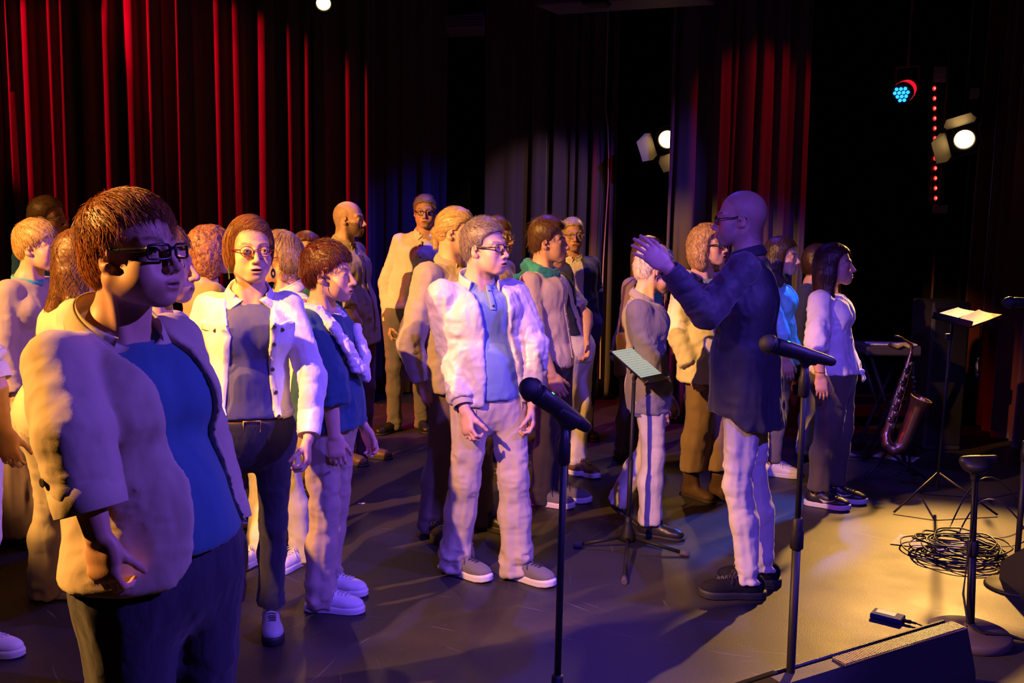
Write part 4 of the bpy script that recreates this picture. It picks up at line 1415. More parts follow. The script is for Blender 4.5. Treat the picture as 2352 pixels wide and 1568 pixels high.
def button(p, n, r, mat, parent):
    MB().lathe(np.asarray(p) - unit(n) * 0.002, n, [(0, r * 0.6), (0.003, r), (0.0045, r * 0.9), (0.0035, r * 0.55)], 12).build('button', mat, parent)

def on_front(P, garment, z, lat, lift=0.003):
    """point and normal on a garment's front at height z, lateral offset lat (towards the person's left)"""
    me = garment.data
    n = len(me.vertices); co = np.empty(n * 3, np.float32); me.vertices.foreach_get('co', co); co = co.reshape(-1, 3)
    y = (co - P.chest) @ P.L
    f = (co - P.chest) @ P.F
    d = (co[:, 2] - z) ** 2 + (y - lat) ** 2 - 0.0 + np.where(f < 0, 9, 0)
    ix = np.argsort(d)[:14]
    i = ix[np.argmax(f[ix])]
    return co[i] + P.F * lift, P.F

def placket(P, g, mat, parent, z0, z1, lat=0.0, nb=5, bm=None, w=0.014, br=0.0055, name='placket'):
    pts = []
    for z in np.linspace(z0, z1, 12):
        p, _ = on_front(P, g, z, lat, 0.002); pts.append(p * A(1, 1, 0) + A(0, 0, z))
    pts = [(pts[max(i - 1, 0)] + pts[i] + pts[min(i + 1, 11)]) / 3 for i in range(12)]
    o = MB().tube(pts, (0.0035, w), n=8, up=P.F).build(name, mat, parent)
    if bm:
        for i in range(nb):
            p = pts[int((i + 0.5) / nb * 11)]; button(p + P.F * 0.004, P.F, br, bm, o)
    return o

def scarf(P, mat, parent, loops, name='scarf', seed=1):
    S = Sdf()
    for pts, r in loops:
        for i in range(len(pts) - 1): S.tube(pts[i], pts[i + 1], r, r, k=0.012)
    V, Q = S.mesh(0.006)
    Nn = vnormals(V, Q)
    V = V + Nn * (0.007 * (1 - 2 * np.abs(noise3(V * A(22, 22, 75), seed))) * 0.6 + 0.003 * noise3(V * 90, seed + 3))[:, None]
    return link(name, np_mesh(name, V, Q), mat, parent)

# 1  woman in the beige linen jacket, nearest the camera
t, P, Hd = person('woman in beige linen jacket and black rectangular glasses, in profile, largest figure', group=False, tier=0, bare=True,
    base=(346, 0), depth=2.08, top=(306, 447), yaw=58, hyaw=68, hpitch=-5, sex='f', fat=1.18, hs=1.02, hair_t=0.004, jaw=1.10, round_=1.3, mouth=0.15, lean=0.02, 
    skin=(0.56, 0.32, 0.22), paint=dict(brow=(0.09, 0.04, 0.02), lip=(0.40, 0.15, 0.12)),
    arms=dict(R=dict(elp=(168, 1000, -0.22), wrp=(226, 1232, -0.25), hd=(0.08, 0.05, -1), curl=0.75, sh=(0.02, -0.03, -0.01)), L=dict(out=0.09, bend=0.1)),
    hair='pixie', hcol=(0.30, 0.105, 0.030), hx=dict(t=0.011, top=0.010, dx=-0.006, zf=-0.010, n=2200, ln=0.075, r=0.0012, groove=0.003, sweep=A(0.7, 0.0, -0.1), up=0.35, slope=0.10, rag=0.012, part=0.02,
        bumps=[((-0.060, 0, 0.050), (0.064, 0.068, 0.058)), ((-0.072, 0, -0.03), (0.042, 0.056, 0.056))]))
P1 = P
g = top_garment(P, 't_shirt', M_BLUETEE, t, off=0.004, sleeve=0.08, hem=0.05, bust=1.25, belly=1.0, neck_r=0.098, res=P.res, fold=0.003)
j = top_garment(P, 'jacket', M_LINEN, t, off=0.022, sleeve=0.80, hem=-0.01, bust=1.25, belly=0.9, flare=0.0, res=P.res, fold=0.007, armfold=0.005,
    slv=(0.058, 0.060, 0.056), open_=[(-0.02, 0.09, 0.19), (0.04, 0.08, 0.13), (0.2, 0.065, 0.085), (0.42, 0.03, 0.075), (0.52, 0.0, 0.09)], neck_r=0.105)
cuff(P, 'R', M_LINEN, t, 0.74, 0.87, 0.066, 'sleeve_cuff'); cuff(P, 'L', M_LINEN, t, 0.74, 0.87, 0.066, 'sleeve_cuff')
cR = P.j['elR'] * 0.42 + P.j['wrR'] * 0.58
button(cR + A(-0.066, -0.045, 0.035), A(-0.6, -0.8, 0), 0.010, M_DBUTTON, t)
collar(P, M_LINEN, t, r=0.088, h=0.022, tilt=0.05, gap=1.5, pts=0.05, dz=-0.012)
make_trousers(P, 'trousers', M_JEANS, t, width=1.2, waist=0.085, res=P.res, fold=0.007)
for n in 'LR': make_shoe(P, n, 'sneaker', M_LEATHW, M_SOLEW, M_WHITE, t, 0.9)
glasses(Hd, t, M_FRAME, 'rect', r=0.0030, w=0.0255, h=0.0150)

# 2  woman in the white denim jacket
t, P, Hd = person('woman in white denim jacket with round glasses and green disc earrings, facing the camera', group=False, tier=0,
    base=(583, 1478), top=(574, 492), yaw=20, hyaw=27, hpitch=-2, htilt=0.05, sex='f', fat=0.95, hs=0.97, hair_t=0.018, mouth=0.55, sw=0.98,
    skin=(0.68, 0.42, 0.31), paint=dict(brow=(0.16, 0.07, 0.03), lip=(0.55, 0.22, 0.18), gaze=18),
    arms=dict(R=dict(out=0.10, bend=0.10), L=dict(elp=(718, 870, 0.02), wrp=(708, 1010, -0.12), curl=0.85)), feet=dict(L=(622, 1440), R=(518, 1470)), legs=dict(toeL=18, toeR=5),
    hair='bob', hcol=(0.21, 0.085, 0.028), hx=dict(t=0.010, top=0.010, zmin=-0.070, slope=0.16, zf=-0.012, over=0.8, n=1900, ln=0.12, r=0.0011, sweep=A(-0.2, -1.2, 0), part=0.03,
        lobes=[((-.034, .058, -.008), (.050, .026, .066)), ((-.034, -.062, -.010), (.056, .028, .070)), ((-.070, 0, -.015), (.046, .066, .072))]))
P2 = P
g = top_garment(P, 't_shirt', M_NAVYTEE, t, off=0.004, sleeve=0.08, hem=0.052, bust=0.95, neck_r=0.088, res=P.res, fold=0.004)
j = top_garment(P, 'jacket', M_DENIMW, t, off=0.013, sleeve=0.955, hem=0.055, bust=0.95, res=P.res, fold=0.006, armfold=0.006, slv=(0.052, 0.047, 0.037),
    open_=[(-0.05, -0.01, 0.105), (0.1, -0.01, 0.085), (0.3, -0.01, 0.070), (0.42, -0.01, 0.075), (0.52, 0.0, 0.085)], neck_r=0.088)
collar(P, M_DENIMW, t, r=0.072, h=0.020, tilt=0.035, gap=1.9, pts=0.05, dz=-0.012)
for q in (1, -1):      # button band, buttons, pocket flaps
    pts = []
    for z in np.linspace(P.pel[2] + 0.07, P.pel[2] + 0.40, 9):
        w_ = np.interp(z - P.pel[2], [-0.05, 0.1, 0.3, 0.42], [0.105, 0.085, 0.070, 0.075]) + 0.018
        p, _ = on_front(P, j, z, -0.01 + q * w_, 0.001); pts.append(p)
    bd = MB().tube(pts, (0.003, 0.013), n=8, up=P.F).build('button_band', M_DENIMW, j)
    if q == 1:
        for i in (0, 2, 4, 6, 8): button(pts[i] + P.F * 0.003, P.F, 0.0085, M_BUTTON, bd)
    zc = P.chest[2] + 0.012
    fp = [on_front(P, j, zc - abs(u) * -0.012, -0.01 + q * (0.125 + u * 0.045), 0.003)[0] for u in np.linspace(-1, 1, 5)]
    fl = MB().tube(fp, (0.016, 0.003), n=8, up=A(0, 0, 1)).build('pocket_flap', M_DENIMW, j)
    button(fp[2] + P.F * 0.004 - A(0, 0, 0.006), P.F, 0.0085, M_BUTTON, fl)
for n in 'LR': cuff(P, n, M_DENIMW, t, 0.90, 0.965, 0.043)
c = P.pel + A(0, 0, 0.062)
pts = [c + P.L * 0.170 * 0.93 * math.sin(a) + P.F * 0.120 * 0.95 * math.cos(a) for a in np.linspace(0.80, 2 * math.pi - 0.80, 30)]
MB().tube(pts, (0.016, 0.005), n=8).build('waistband', M_DENIMW, t)
make_trousers(P, 'trousers', M_JEANS, t, width=0.86, waist=0.045, hemw=0.047, fold=0.005, hem=0.10, res=P.res)
belt(P, M_LEATHB, t, 0.030, M_GOLD, 0.006)
for n in 'LR': make_shoe(P, n, 'sneaker', M_CANVL, M_SOLED, M_NAVY, t, 0.92)
glasses(Hd, t, M_FRAMER, 'round', r=0.0016, w=0.0225, h=0.0190)
for q in (1, -1):
    e_ = MB(); c = Hd.w((0.002, q * 0.082, -0.086))
    e_.tube([c + (Hd.R @ A(math.cos(a), 0.25 * q * math.cos(a), math.sin(a))) * 0.0125 for a in np.linspace(0, 2 * math.pi, 21)[:-1]], (0.006, 0.002), n=8, closed=True, up=[(Hd.R @ A(math.cos(a), 0.25 * q * math.cos(a), math.sin(a))) for a in np.linspace(0, 2 * math.pi, 21)[:-1]])
    e_.tube([c + A(0, 0, 0.018), Hd.w((-0.001, q * 0.0775, -0.035))], 0.0008, n=5)
    e_.build('earring', M_EMER, t)
# 3  woman with dark red pixie hair, white scarf
t, P, Hd = person('woman with short dark red hair and white scarf over a blue top, in profile', tier=0, bare=True,
    base=(757, 1375), top=(757, 553), yaw=78, hyaw=80, sex='f', fat=0.98, hair_t=0.022, mouth=0.25, nose=1.15,
    skin=SK2, paint=dict(brow=(0.10, 0.03, 0.02)), arms=dict(R=dict(elp=(752, 865, -0.20), wrp=(768, 1000, -0.22), curl=0.5), L=dict(bend=0.14, out=0.05)),
    feet=dict(R=(738, 1402), L=(752, 1360)), legs=dict(toeR=85, toeL=80),
    hair='pixie', hcol=(0.075, 0.012, 0.014), hx=dict(t=0.013, n=2000, ln=0.05, r=0.0013, groove=0.006, sweep=A(0.8, -0.4, 0), up=0.5, rag=0.016, messy=0.9))
top_garment(P, 'top', cloth('petrol jersey', (0.035, 0.10, 0.20), wr=0.3), t, off=0.022, sleeve=0.74, hem=-0.02, bust=0.95, belly=0.6, flare=0.03, slv=(0.064, 0.068, 0.070), neck_r=0.085, fold=0.009, res=P.res)
legs_and_shoes(t, P, cloth('soft beige trousers', (0.40, 0.31, 0.27), wr=0.4), 'sneaker', M_LEATHW, M_SOLEW, M_WHITE, width=1.05, fold=0.010, bunch=0.014, hemw=0.055)
F, L, n_ = P.F, P.L, P.neck
Z = A(0, 0, 1)
lp = []
for o_, r_ in ((-0.024, 0.013), (-0.008, 0.015), (0.008, 0.014), (0.024, 0.012)):
    lp.append((ring_path(P, n_ + Z * (0.012 - abs(o_) * 0.5) , 0.074 + o_ * 0.5 + 0.012, 0.070 + o_ * 0.5 + 0.012, 0.03, n=18), r_))
    D_ = L * o_ * 0.9
    LO = A(0, 0, 0.016) + F * 0.030 - L * 0.012
    lp.append(([q_ + LO * (0.3 if i_ == 0 else 1) for i_, q_ in enumerate([n_ - F * 0.075 + Z * 0.012 + D_, n_ - L * 0.085 - F * 0.01 + Z * 0.004 + D_ * 0.3 + F * o_, n_ - L * 0.105 + F * 0.075 - Z * 0.055 + D_, n_ - L * 0.090 + F * 0.135 - Z * 0.145 + D_, n_ - L * 0.055 + F * 0.165 - Z * 0.235 + D_ + F * o_ * 0.4,
                n_ - L * 0.01 + F * (0.172 + o_ * 0.4) - Z * (0.262 + o_ * 0.8), n_ + L * 0.045 + F * 0.155 - Z * 0.20 + D_, n_ + L * 0.085 + F * 0.10 - Z * 0.08 + D_])], r_))
scarf(P, M_GAUZE, t, lp)
MB().tube([Hd.w((-0.002, -0.078, -0.040)), Hd.w((-0.002, -0.080, -0.070))], 0.0014, n=6).ball(Hd.w((-0.002, -0.080, -0.075)), 0.003).build('earring', M_WIRE, t)

# 4  bald bearded man
t, P, Hd = person('bald bearded man in sand shirt, in profile at the red curtain', tier=1, bare=True,
    base=(815, 1050), top=(803, 462), yaw=70, hyaw=82, sex='m', fat=1.1, hair_t=0.0, mouth=0.3, skin=SK2,
    paint=dict(brow=(0.08, 0.04, 0.02), beard=(0.10, 0.055, 0.03, 0.95), scalp=(0.16, 0.10, 0.07, 0.55), line='bald'),
    arms=dict(R=dict(elp=(808, 730, -0.22), wrp=(838, 775, 0.0), curl=0.5)), feet=dict(L=(838, 1050), R=(790, 1062)))
g = top_garment(P, 'shirt', M_SAND, t, off=0.018, sleeve=0.42, hem=-0.10, belly=0.6, flare=0.03, res=P.res, fold=0.009)
collar(P, M_SAND, t, gap=1.0); placket(P, g, M_SAND, t, P.pel[2], P.chest[2] + 0.1)
legs_and_shoes(t, P, M_DPINK, 'dress', M_LEATHB, M_SOLED, None)

# 5  man in the white shirt at the back
t, P, Hd = person('tall grey-haired man in white shirt and glasses, facing out in the back row', tier=1, base=(925, 992), top=(976, 446), yaw=8, hyaw=4, hpitch=2, sex='m', hair_t=0.012, mouth=0.25, htilt=-0.05,
    skin=SK1, paint=dict(brow=(0.16, 0.12, 0.09)), arms=dict(R=dict(elp=(884, 650, 0.02), wrp=(892, 742, -0.06), curl=0.7), L=dict(out=0.07)),
    feet=dict(R=(905, 990), L=(968, 985)), legs=dict(toeR=-35, toeL=20, pel=(0.03, 0, 0)), hair='short', hcol=(0.34, 0.25, 0.17))
g = top_garment(P, 'shirt', M_WHITE, t, off=0.010, sleeve=0.97, hem=0.03, res=P.res, fold=0.007)
for n in 'LR': cuff(P, n, M_WHITE, t, 0.90, 0.975, 0.044)
collar(P, M_WHITE, t, gap=1.3, pts=0.05); placket(P, g, M_WHITE, t, P.pel[2] + 0.06, P.chest[2] + 0.13, 0, 6, M_DBUTTON)
legs_and_shoes(t, P, M_GREYT, 'dress', M_LEATHK, M_SOLED, None, waist=0.05, width=0.95, hemw=0.05)
belt(P, M_LEATHK, t, 0.035, M_WIRE)
glasses(Hd, t, M_FRAME, 'rect', w=0.024, h=0.0155, r=0.002)

# 6  man with tied-back hair
t, P, Hd = person('bearded man with tied-back blond hair and taupe overshirt', tier=1,
    base=(1050, 1225), top=(1052, 473), yaw=58, hyaw=72, sex='m', fat=1.12, hair_t=0.014, mouth=0.2, hpitch=3,
    skin=SK1, paint=dict(brow=(0.20, 0.12, 0.07), beard=(0.30, 0.20, 0.13, 0.85)),
    arms=dict(R=dict(elp=(942, 790, -0.12), wrp=(975, 880, -0.12), curl=0.6), L=dict(out=0.07)), feet=dict(R=(990, 1228), L=(1108, 1212)), legs=dict(toeR=30, toeL=60),
    hair='tied', hcol=(0.42, 0.29, 0.15))
g = top_garment(P, 'overshirt', M_TAUPE, t, off=0.018, sleeve=0.95, hem=-0.10, belly=0.5, flare=0.02, fold=0.010, slv=(0.062, 0.056, 0.044), res=P.res)
for n in 'LR': cuff(P, n, M_TAUPE, t, 0.89, 0.96, 0.050)
collar(P, M_TAUPE, t, gap=1.1, pts=0.06, r=0.070); placket(P, g, M_TAUPE, t, P.pel[2] - 0.05, P.chest[2] + 0.12, 0, 6, M_DBUTTON)
fp = [on_front(P, g, P.chest[2] + 0.015 + (0.012 if abs(u) > .6 else 0), -0.085 + u * 0.05, 0.003)[0] for u in np.linspace(-1, 1, 5)]
fl = MB().tube(fp, (0.018, 0.003), n=8).build('pocket_flap', M_TAUPE, g); button(fp[2] + P.F * 0.004, P.F, 0.006, M_BUTTON, fl)
legs_and_shoes(t, P, M_BROWNT, 'runner', M_LEATHK, M_SOLED, M_DARKT, width=1.1, hemw=0.06)

# 7  man in the pale bomber jacket
t, P, Hd = person('grey-haired man in pale bomber jacket and blue polo shirt, front centre', tier=0,
    base=(1118, 1326), top=(1117, 500), yaw=24, hyaw=58, hpitch=-4, sex='m', fat=1.0, hair_t=0.016, mouth=0.35, jaw=1.0, 
    skin=(0.62, 0.38, 0.28), paint=dict(brow=(0.2, 0.14, 0.1)),
    arms=dict(R=dict(elp=(1040, 800, 0.03), wrp=(1068, 945, -0.16), curl=0.85), L=dict(elp=(1222, 790, 0.05), wrp=(1222, 930, -0.02), curl=0.8)),
    feet=dict(R=(1046, 1316), L=(1186, 1328)), legs=dict(toeR=56, toeL=58, pel=(0.0, 0, 0)),
    hair='short', hcol=(0.17, 0.135, 0.115), hx=dict(n=1200, t=0.011, top=0.016, up=0.4, ln=0.028, sweep=A(0.6, 0.3, 0.4)))
P7 = P
g = top_garment(P, 'polo_shirt', M_POLO, t, off=0.006, sleeve=0.08, hem=0.0, belly=0.55, fold=0.005, res=P.res, neck_r=0.07)
placket(P, g, M_POLO, t, P.chest[2] + 0.02, P.chest[2] + 0.13, 0, 2, M_DBUTTON); collar(P, M_POLO, t, r=0.066, gap=1.0, pts=0.05)
j = top_garment(P, 'bomber_jacket', M_BOMBER, t, off=0.026, sleeve=0.92, hem=-0.02, belly=0.3, fold=0.010, armfold=0.012, slv=(0.066, 0.060, 0.050), res=P.res,
    open_=[(-0.1, 0.02, 0.105), (0.1, 0.02, 0.082), (0.3, 0.015, 0.062), (0.45, 0.01, 0.075), (0.55, 0, 0.085)], neck_r=0.09)
for n in 'LR': cuff(P, n, M_RIB, t, 0.90, 0.965, 0.048, 'rib_cuff')
collar(P, M_BOMBER, t, r=0.088, h=0.030, tilt=0.030, gap=1.7, fold=False, dz=0.0, th=0.006)
hw, hd = 0.158 * P.s + 0.022, 0.108 * P.s + 0.020
c = P.pel + A(0, 0, -0.035)
MB().tube([c + P.L * hw * math.sin(a) + P.F * hd * math.cos(a) for a in np.linspace(0.75, 2 * math.pi - 0.62, 40)], (0.026, 0.007), n=8).build('hem_band', M_RIB, t)
make_trousers(P, 'trousers', M_CHINO, t, width=1.12, waist=0.03, hemw=0.066, fold=0.010, bunch=0.016, hem=0.03, res=P.res)
belt(P, M_LEATHB, t, 0.012, M_GOLD, 0.006)
for n in 'LR': make_shoe(P, n, 'runner', M_CANVG, M_SOLEW, M_DARKT, t, 1.0)
glasses(Hd, t, M_FRAME, 'rect', w=0.0235, h=0.0160, r=0.0021)

# 8  behind the bomber jacket
t, P, Hd = person('woman in cream top, mostly hidden behind the man in the bomber jacket',
    base=(1148, 0), depth=6.2, top=(1146, 498), yaw=50, hyaw=60, sex='f', skin=SK1, arms=dict(L=dict(out=0.06), R=dict(out=0.04)), hair='pixie', hcol=(0.16, 0.08, 0.04))
top_garment(P, 'top', M_CREAM, t, off=0.012, sleeve=0.5, hem=-0.05, bust=0.9, res=P.res)
legs_and_shoes(t, P, M_DARKT, 'dress', M_LEATHK, M_SOLED, None)
glasses(Hd, t, M_WIRE, 'rect')

# 9  young man with the teal scarf
t, P, Hd = person('young man with brown hair and teal scarf, sleeves rolled up, in profile', tier=1, bare=True,
    base=(1262, 1152), top=(1263, 500), yaw=68, hyaw=76, hpitch=-3, sex='m', fat=0.93, hair_t=0.020, mouth=0.2, skin=(0.58, 0.34, 0.25), paint=dict(brow=(0.08, 0.04, 0.02), beard=(0.20, 0.10, 0.06, 0.35)),
    arms=dict(R=dict(elp=(1232, 775, -0.20), wrp=(1268, 862, -0.22), hd=(0.45, -0.05, -0.9), curl=0.6)), feet=dict(R=(1243, 1160), L=(1282, 1148)), legs=dict(toeR=72, toeL=76),
    hair='short', hcol=(0.11, 0.05, 0.022), hx=dict(top=0.030, t=0.012, n=900, up=0.9, ln=0.04, bumps=[((0.045, 0, 0.095), (0.04, 0.05, 0.03))]))
g = top_garment(P, 'shirt', M_PINKW, t, off=0.012, sleeve=0.56, hem=-0.04, res=P.res, fold=0.008, back_hem=-0.03)
for n in 'LR': cuff(P, n, M_PINKW, t, 0.50, 0.585, 0.052, 'rolled_cuff')
placket(P, g, M_PINKW, t, P.pel[2], P.chest[2] + 0.1, 0, 6, M_SOLEW)
legs_and_shoes(t, P, M_DARKT, 'runner', M_CANVG, M_SOLEW, M_DARKT, width=1.1)
n_, F, L = P.neck, P.F, P.L
scarf(P, M_TEAL, t, [(ring_path(P, n_ + Z * 0.015, 0.080, 0.080, 0.03, n=18), 0.026), (ring_path(P, n_ - Z * 0.018, 0.092, 0.098, 0.05, n=18), 0.022),
    ([n_ - F * 0.09, n_ - F * 0.115 - Z * 0.03 - L * 0.03, n_ - F * 0.14 - L * 0.04 - Z * 0.035], 0.016)])

# 10 older man in the navy jacket
t, P, Hd = person('older man in navy jacket and thin glasses, back row beside the violet-lit curtain',
    base=(1334, 0), depth=7.1, top=(1316, 498), yaw=15, hyaw=8, sex='m', skin=SK1, hair='short', hcol=(0.50, 0.40, 0.26), hair_t=0.015, paint=dict(brow=(0.2, 0.15, 0.1)), arms=dict(L=dict(out=0.05, bend=0.02)))
top_garment(P, 'shirt', M_WHITE, t, off=0.006, sleeve=0.4, hem=0.03, res=P.res)
collar(P, M_WHITE, t)
top_garment(P, 'jacket', M_NAVY, t, off=0.020, sleeve=0.95, hem=-0.10, res=P.res, open_=[(-0.2, 0, 0.04), (0.2, 0, 0.03), (0.45, 0, 0.05), (0.55, 0, 0.06)])
legs_and_shoes(t, P, M_DARKT, 'dress', M_LEATHK, M_SOLED, None)
glasses(Hd, t, M_WIRE, 'rect', r=0.0012)

# 11 white short sleeves and navy vest
t, P, Hd = person('man in navy vest, white short sleeves and beige trousers, head hidden behind the teal-scarf man', bare=True,
    base=(1314, 1084), top=(1266, 524), yaw=60, hyaw=70, sex='m', skin=SK1, hair='short', hcol=(0.15, 0.08, 0.04), feet=dict(L=(1326, 1086), R=(1290, 1082)), legs=dict(toeL=40),
    arms=dict(L=dict(elp=(1346, 725, 0.02), wrp=(1345, 782, -0.08)), R=dict(out=0.03)), sw=1.0)
top_garment(P, 't_shirt', M_WHITE, t, off=0.010, sleeve=0.40, hem=-0.08, res=P.res, slv=(0.062, 0.058, 0.04))
top_garment(P, 'vest', M_NAVY, t, off=0.020, sleeve=0.0, hem=0.10, res=P.res, open_=[(0.0, 0, 0.05), (0.3, 0, 0.03), (0.5, 0, 0.03)])
legs_and_shoes(t, P, M_OFFW, 'runner', M_LEATHB, M_SOLEW, M_DARKT, width=0.95, hemw=0.055, bunch=0.014)

# 12 white-haired woman stepping
t, P, Hd = person('white-haired woman in grey jacket and white trousers, heel raised, behind the tablet stand', tier=1,
    base=(1482, 1222), top=(1508, 562), yaw=78, hyaw=92, hpitch=10, sex='f', fat=0.92, hair_t=0.014, skin=SK2, hair='short', hcol=(0.70, 0.62, 0.55), lean=0.02,
    arms=dict(R=dict(elp=(1492, 830, -0.12), wrp=(1515, 925, -0.10), curl=0.35), L=dict(out=0.02, bend=0.15)),
    feet=dict(R=(1492, 1230), L=(1420, 1203)), legs=dict(toeR=68, toeL=75, liftL=0.045, tiltL=0.55, kneeL=0.06), hx=dict(n=900, r=0.0011))
g = top_garment(P, 'jacket', M_GREYJ, t, off=0.020, sleeve=0.68, hem=-0.12, bust=0.8, res=P.res, fold=0.010, slv=(0.058, 0.052, 0.046), open_=[(-0.3, 0, 0.07), (0.3, 0, 0.03), (0.5, 0, 0.05)])
top_garment(P, 'blouse', cloth('blue blouse', (0.12, 0.15, 0.4)), t, off=0.008, sleeve=0.08, hem=-0.14, bust=0.8, res=P.res)
collar(P, M_GREYJ, t, r=0.062, gap=1.2); cuff(P, 'R', M_GREYJ, t, 0.63, 0.70, 0.050)
legs_and_shoes(t, P, M_OFFW, 'boot', M_LEATHK, M_SOLED, None, width=1.05, hemw=0.060, bulge=0.85, hem=0.07)

# 13 brown-haired woman with the shoulder bag
t, P, Hd = person('brown-haired woman in mauve cardigan, face hidden behind the raised hand',
    base=(1468, 0), depth=6.5, top=(1494, 542), yaw=50, hyaw=60, sex='f', skin=SK2, hair='long', hcol=(0.14, 0.06, 0.03), hx=dict(fall=0.16), arms=dict(R=dict(out=0.03, bend=0.03)))
top_garment(P, 'cardigan', M_MAUVE, t, off=0.020, sleeve=0.95, hem=-0.10, bust=0.85, res=P.res, flare=0.03, open_=[(-0.3, 0, 0.08), (0.2, 0, 0.05), (0.5, 0, 0.06)])
top_garment(P, 'top', M_TURQ, t, off=0.010, sleeve=0.2, hem=-0.05, bust=0.85, res=P.res)
legs_and_shoes(t, P, cloth('aubergine trousers', (0.08, 0.045, 0.08), rough=0.5, spec=0.6), 'boot', M_LEATHK, M_SOLED, None, width=0.9)
bg = thing('shoulder_bag', 'brown leather bag hanging by the mauve cardigan', 'bag', at(1440, 815, 6.3))
c = at(1438, 815, 6.25)
MB().box(c, (0.15, 0.10, 0.30), None, 0.02).build('bag_body', M_LEATHB, bg)
MB().box(c + A(0, -0.053, 0.09), (0.14, 0.012, 0.12), None, 0.005).build('flap', M_LEATHB, bg)
MB().tube([c + A(-0.06, 0, 0.14), c + A(-0.02, 0.02, 0.45), at(1455, 640, 6.35), c + A(0.07, 0.02, 0.45), c + A(0.06, 0, 0.14)], (0.003, 0.012), n=6).build('strap', M_LEATHB, bg)

# 14 blonde woman in the white cardigan
t, P, Hd = person('curly blonde woman with glasses and long white cardigan, beside the conductor', tier=1,
    base=(1622, 1142), top=(1632, 512), yaw=42, hyaw=52, hpitch=-8, sex='f', fat=1.1, hair_t=0.022, mouth=0.7, skin=SK2, paint=dict(lip=(0.55, 0.07, 0.07), brow=(0.25, 0.14, 0.08)),
    feet=dict(R=(1585, 1140), L=(1648, 1142)), legs=dict(toeR=40, toeL=45), hair='curly', hcol=(0.55, 0.34, 0.16), arms=dict(R=dict(elp=(1556, 760, -0.05), wrp=(1590, 850, -0.15))))
g = top_garment(P, 'top', cloth('sage jersey', (0.22, 0.36, 0.33)), t, off=0.006, sleeve=0.2, hem=-0.05, bust=1.0, res=P.res, neck_r=0.095)
top_garment(P, 'cardigan', M_WHITE, t, off=0.020, sleeve=0.93, hem=-0.12, bust=1.0, flare=0.04, fold=0.012, res=P.res, slv=(0.062, 0.056, 0.05), open_=[(-0.3, 0, 0.14), (0.1, 0, 0.10), (0.35, 0, 0.07), (0.55, 0, 0.09)])
MB().tube(ring_path(P, P.neck + A(0, 0, -0.03), 0.075, 0.095, 0.05, n=30), 0.003, n=6).build('necklace', M_GOLD, t)
legs_and_shoes(t, P, cloth('brown culottes', (0.24, 0.17, 0.12)), 'boot', plain('dark brown suede', (0.06, 0.03, 0.018), 0.7), M_SOLED, None, width=1.25, hemw=0.075, hem=0.17, bunch=0.003)
glasses(Hd, t, M_FRAME, 'rect', w=0.023, h=0.016)

# 15 the conductor
t, P, Hd = person('conductor with shaved head and dark shirt, back turned, arm raised', group=False, tier=0,
    base=(1730, 1352), top=(1702, 437), yaw=-112, hyaw=-104, hpitch=2, sex='m', fat=0.94, hair_t=0.0, mouth=0.1, hs=1.02, sw=1.02,
    skin=(0.52, 0.30, 0.22), paint=dict(scalp=(0.22, 0.14, 0.11, 0.5), line='crop', beard=(0.25, 0.16, 0.12, 0.35)),
    arms=dict(L=dict(elp=(1622, 722, -0.25), wrp=(1532, 612, -0.30), hd=(-0.80, 0.0, 0.60), hn=(-0.12, 0.97, -0.16), curl=0.22, sh=(0.0, 0, 0.02)),
              R=dict(elp=(1640, 700, 0.42), wrp=(1570, 640, 0.50), hd=(-0.9, 0.1, 0.3), hn=(-0.2, -0.5, -0.7))),
    feet=dict(L=(1716, 1372), R=(1752, 1342)), legs=dict(toeL=-92, toeR=-96, kneeL=0.02, pel=(-0.060, 0.03, 0)), spine=((-0.01, -0.01, 0), (-0.01, -0.01, 0)))
P15 = P
S_ = top_garment(P, 'shirt', M_COND, t, off=0.020, sleeve=0.96, hem=-0.10, fold=0.010, armfold=0.011, belly=0.3, flare=0.040, res=P.res, slv=(0.060, 0.053, 0.042), back_hem=-0.16)
for n in 'LR': cuff(P, n, M_COND, t, 0.90, 0.975, 0.047)
collar(P, M_COND, t, r=0.068, h=0.022, tilt=0.02, gap=0.5, pts=0.04, dz=0.004)
make_trousers(P, 'trousers', M_OFFW, t, width=0.92, waist=0.0, hemw=0.048, fold=0.010, bunch=0.012, hem=0.07, res=P.res, bulge=0.93)
for n in 'LR': make_shoe(P, n, 'sneaker', cloth('black suede', (0.011, 0.010, 0.015), weave=900, wr=0.1, sheen=0.0, spec=0.15), M_SOLED, M_DARKT, t, 1.03)
glasses(Hd, t, M_FRAME, 'round', r=0.0016)

# 16 woman in turquoise
t, P, Hd = person('dark-haired woman in turquoise satin top, between the conductor and the white blouse', tier=1, bare=True,
    base=(1783, 1088), top=(1800, 543), yaw=62, hyaw=62, sex='f', fat=0.95, hair_t=0.014, skin=SK2, hair='long', hcol=(0.05, 0.022, 0.015), hx=dict(fall=0.10), mouth=0.1,
    arms=dict(R=dict(elp=(1796, 770, -0.2), wrp=(1806, 825, -0.22), curl=0.4)), feet=dict(R=(1772, 1092), L=(1750, 1078)), legs=dict(toeR=70))
top_garment(P, 'top', M_SATIN, t, off=0.012, sleeve=0.62, hem=-0.06, bust=0.95, res=P.res, fold=0.007, vneck=0.12)
legs_and_shoes(t, P, M_GREYT, 'sneaker', M_LEATHW, M_SOLEW, M_WHITE, width=1.0, hem=0.10)

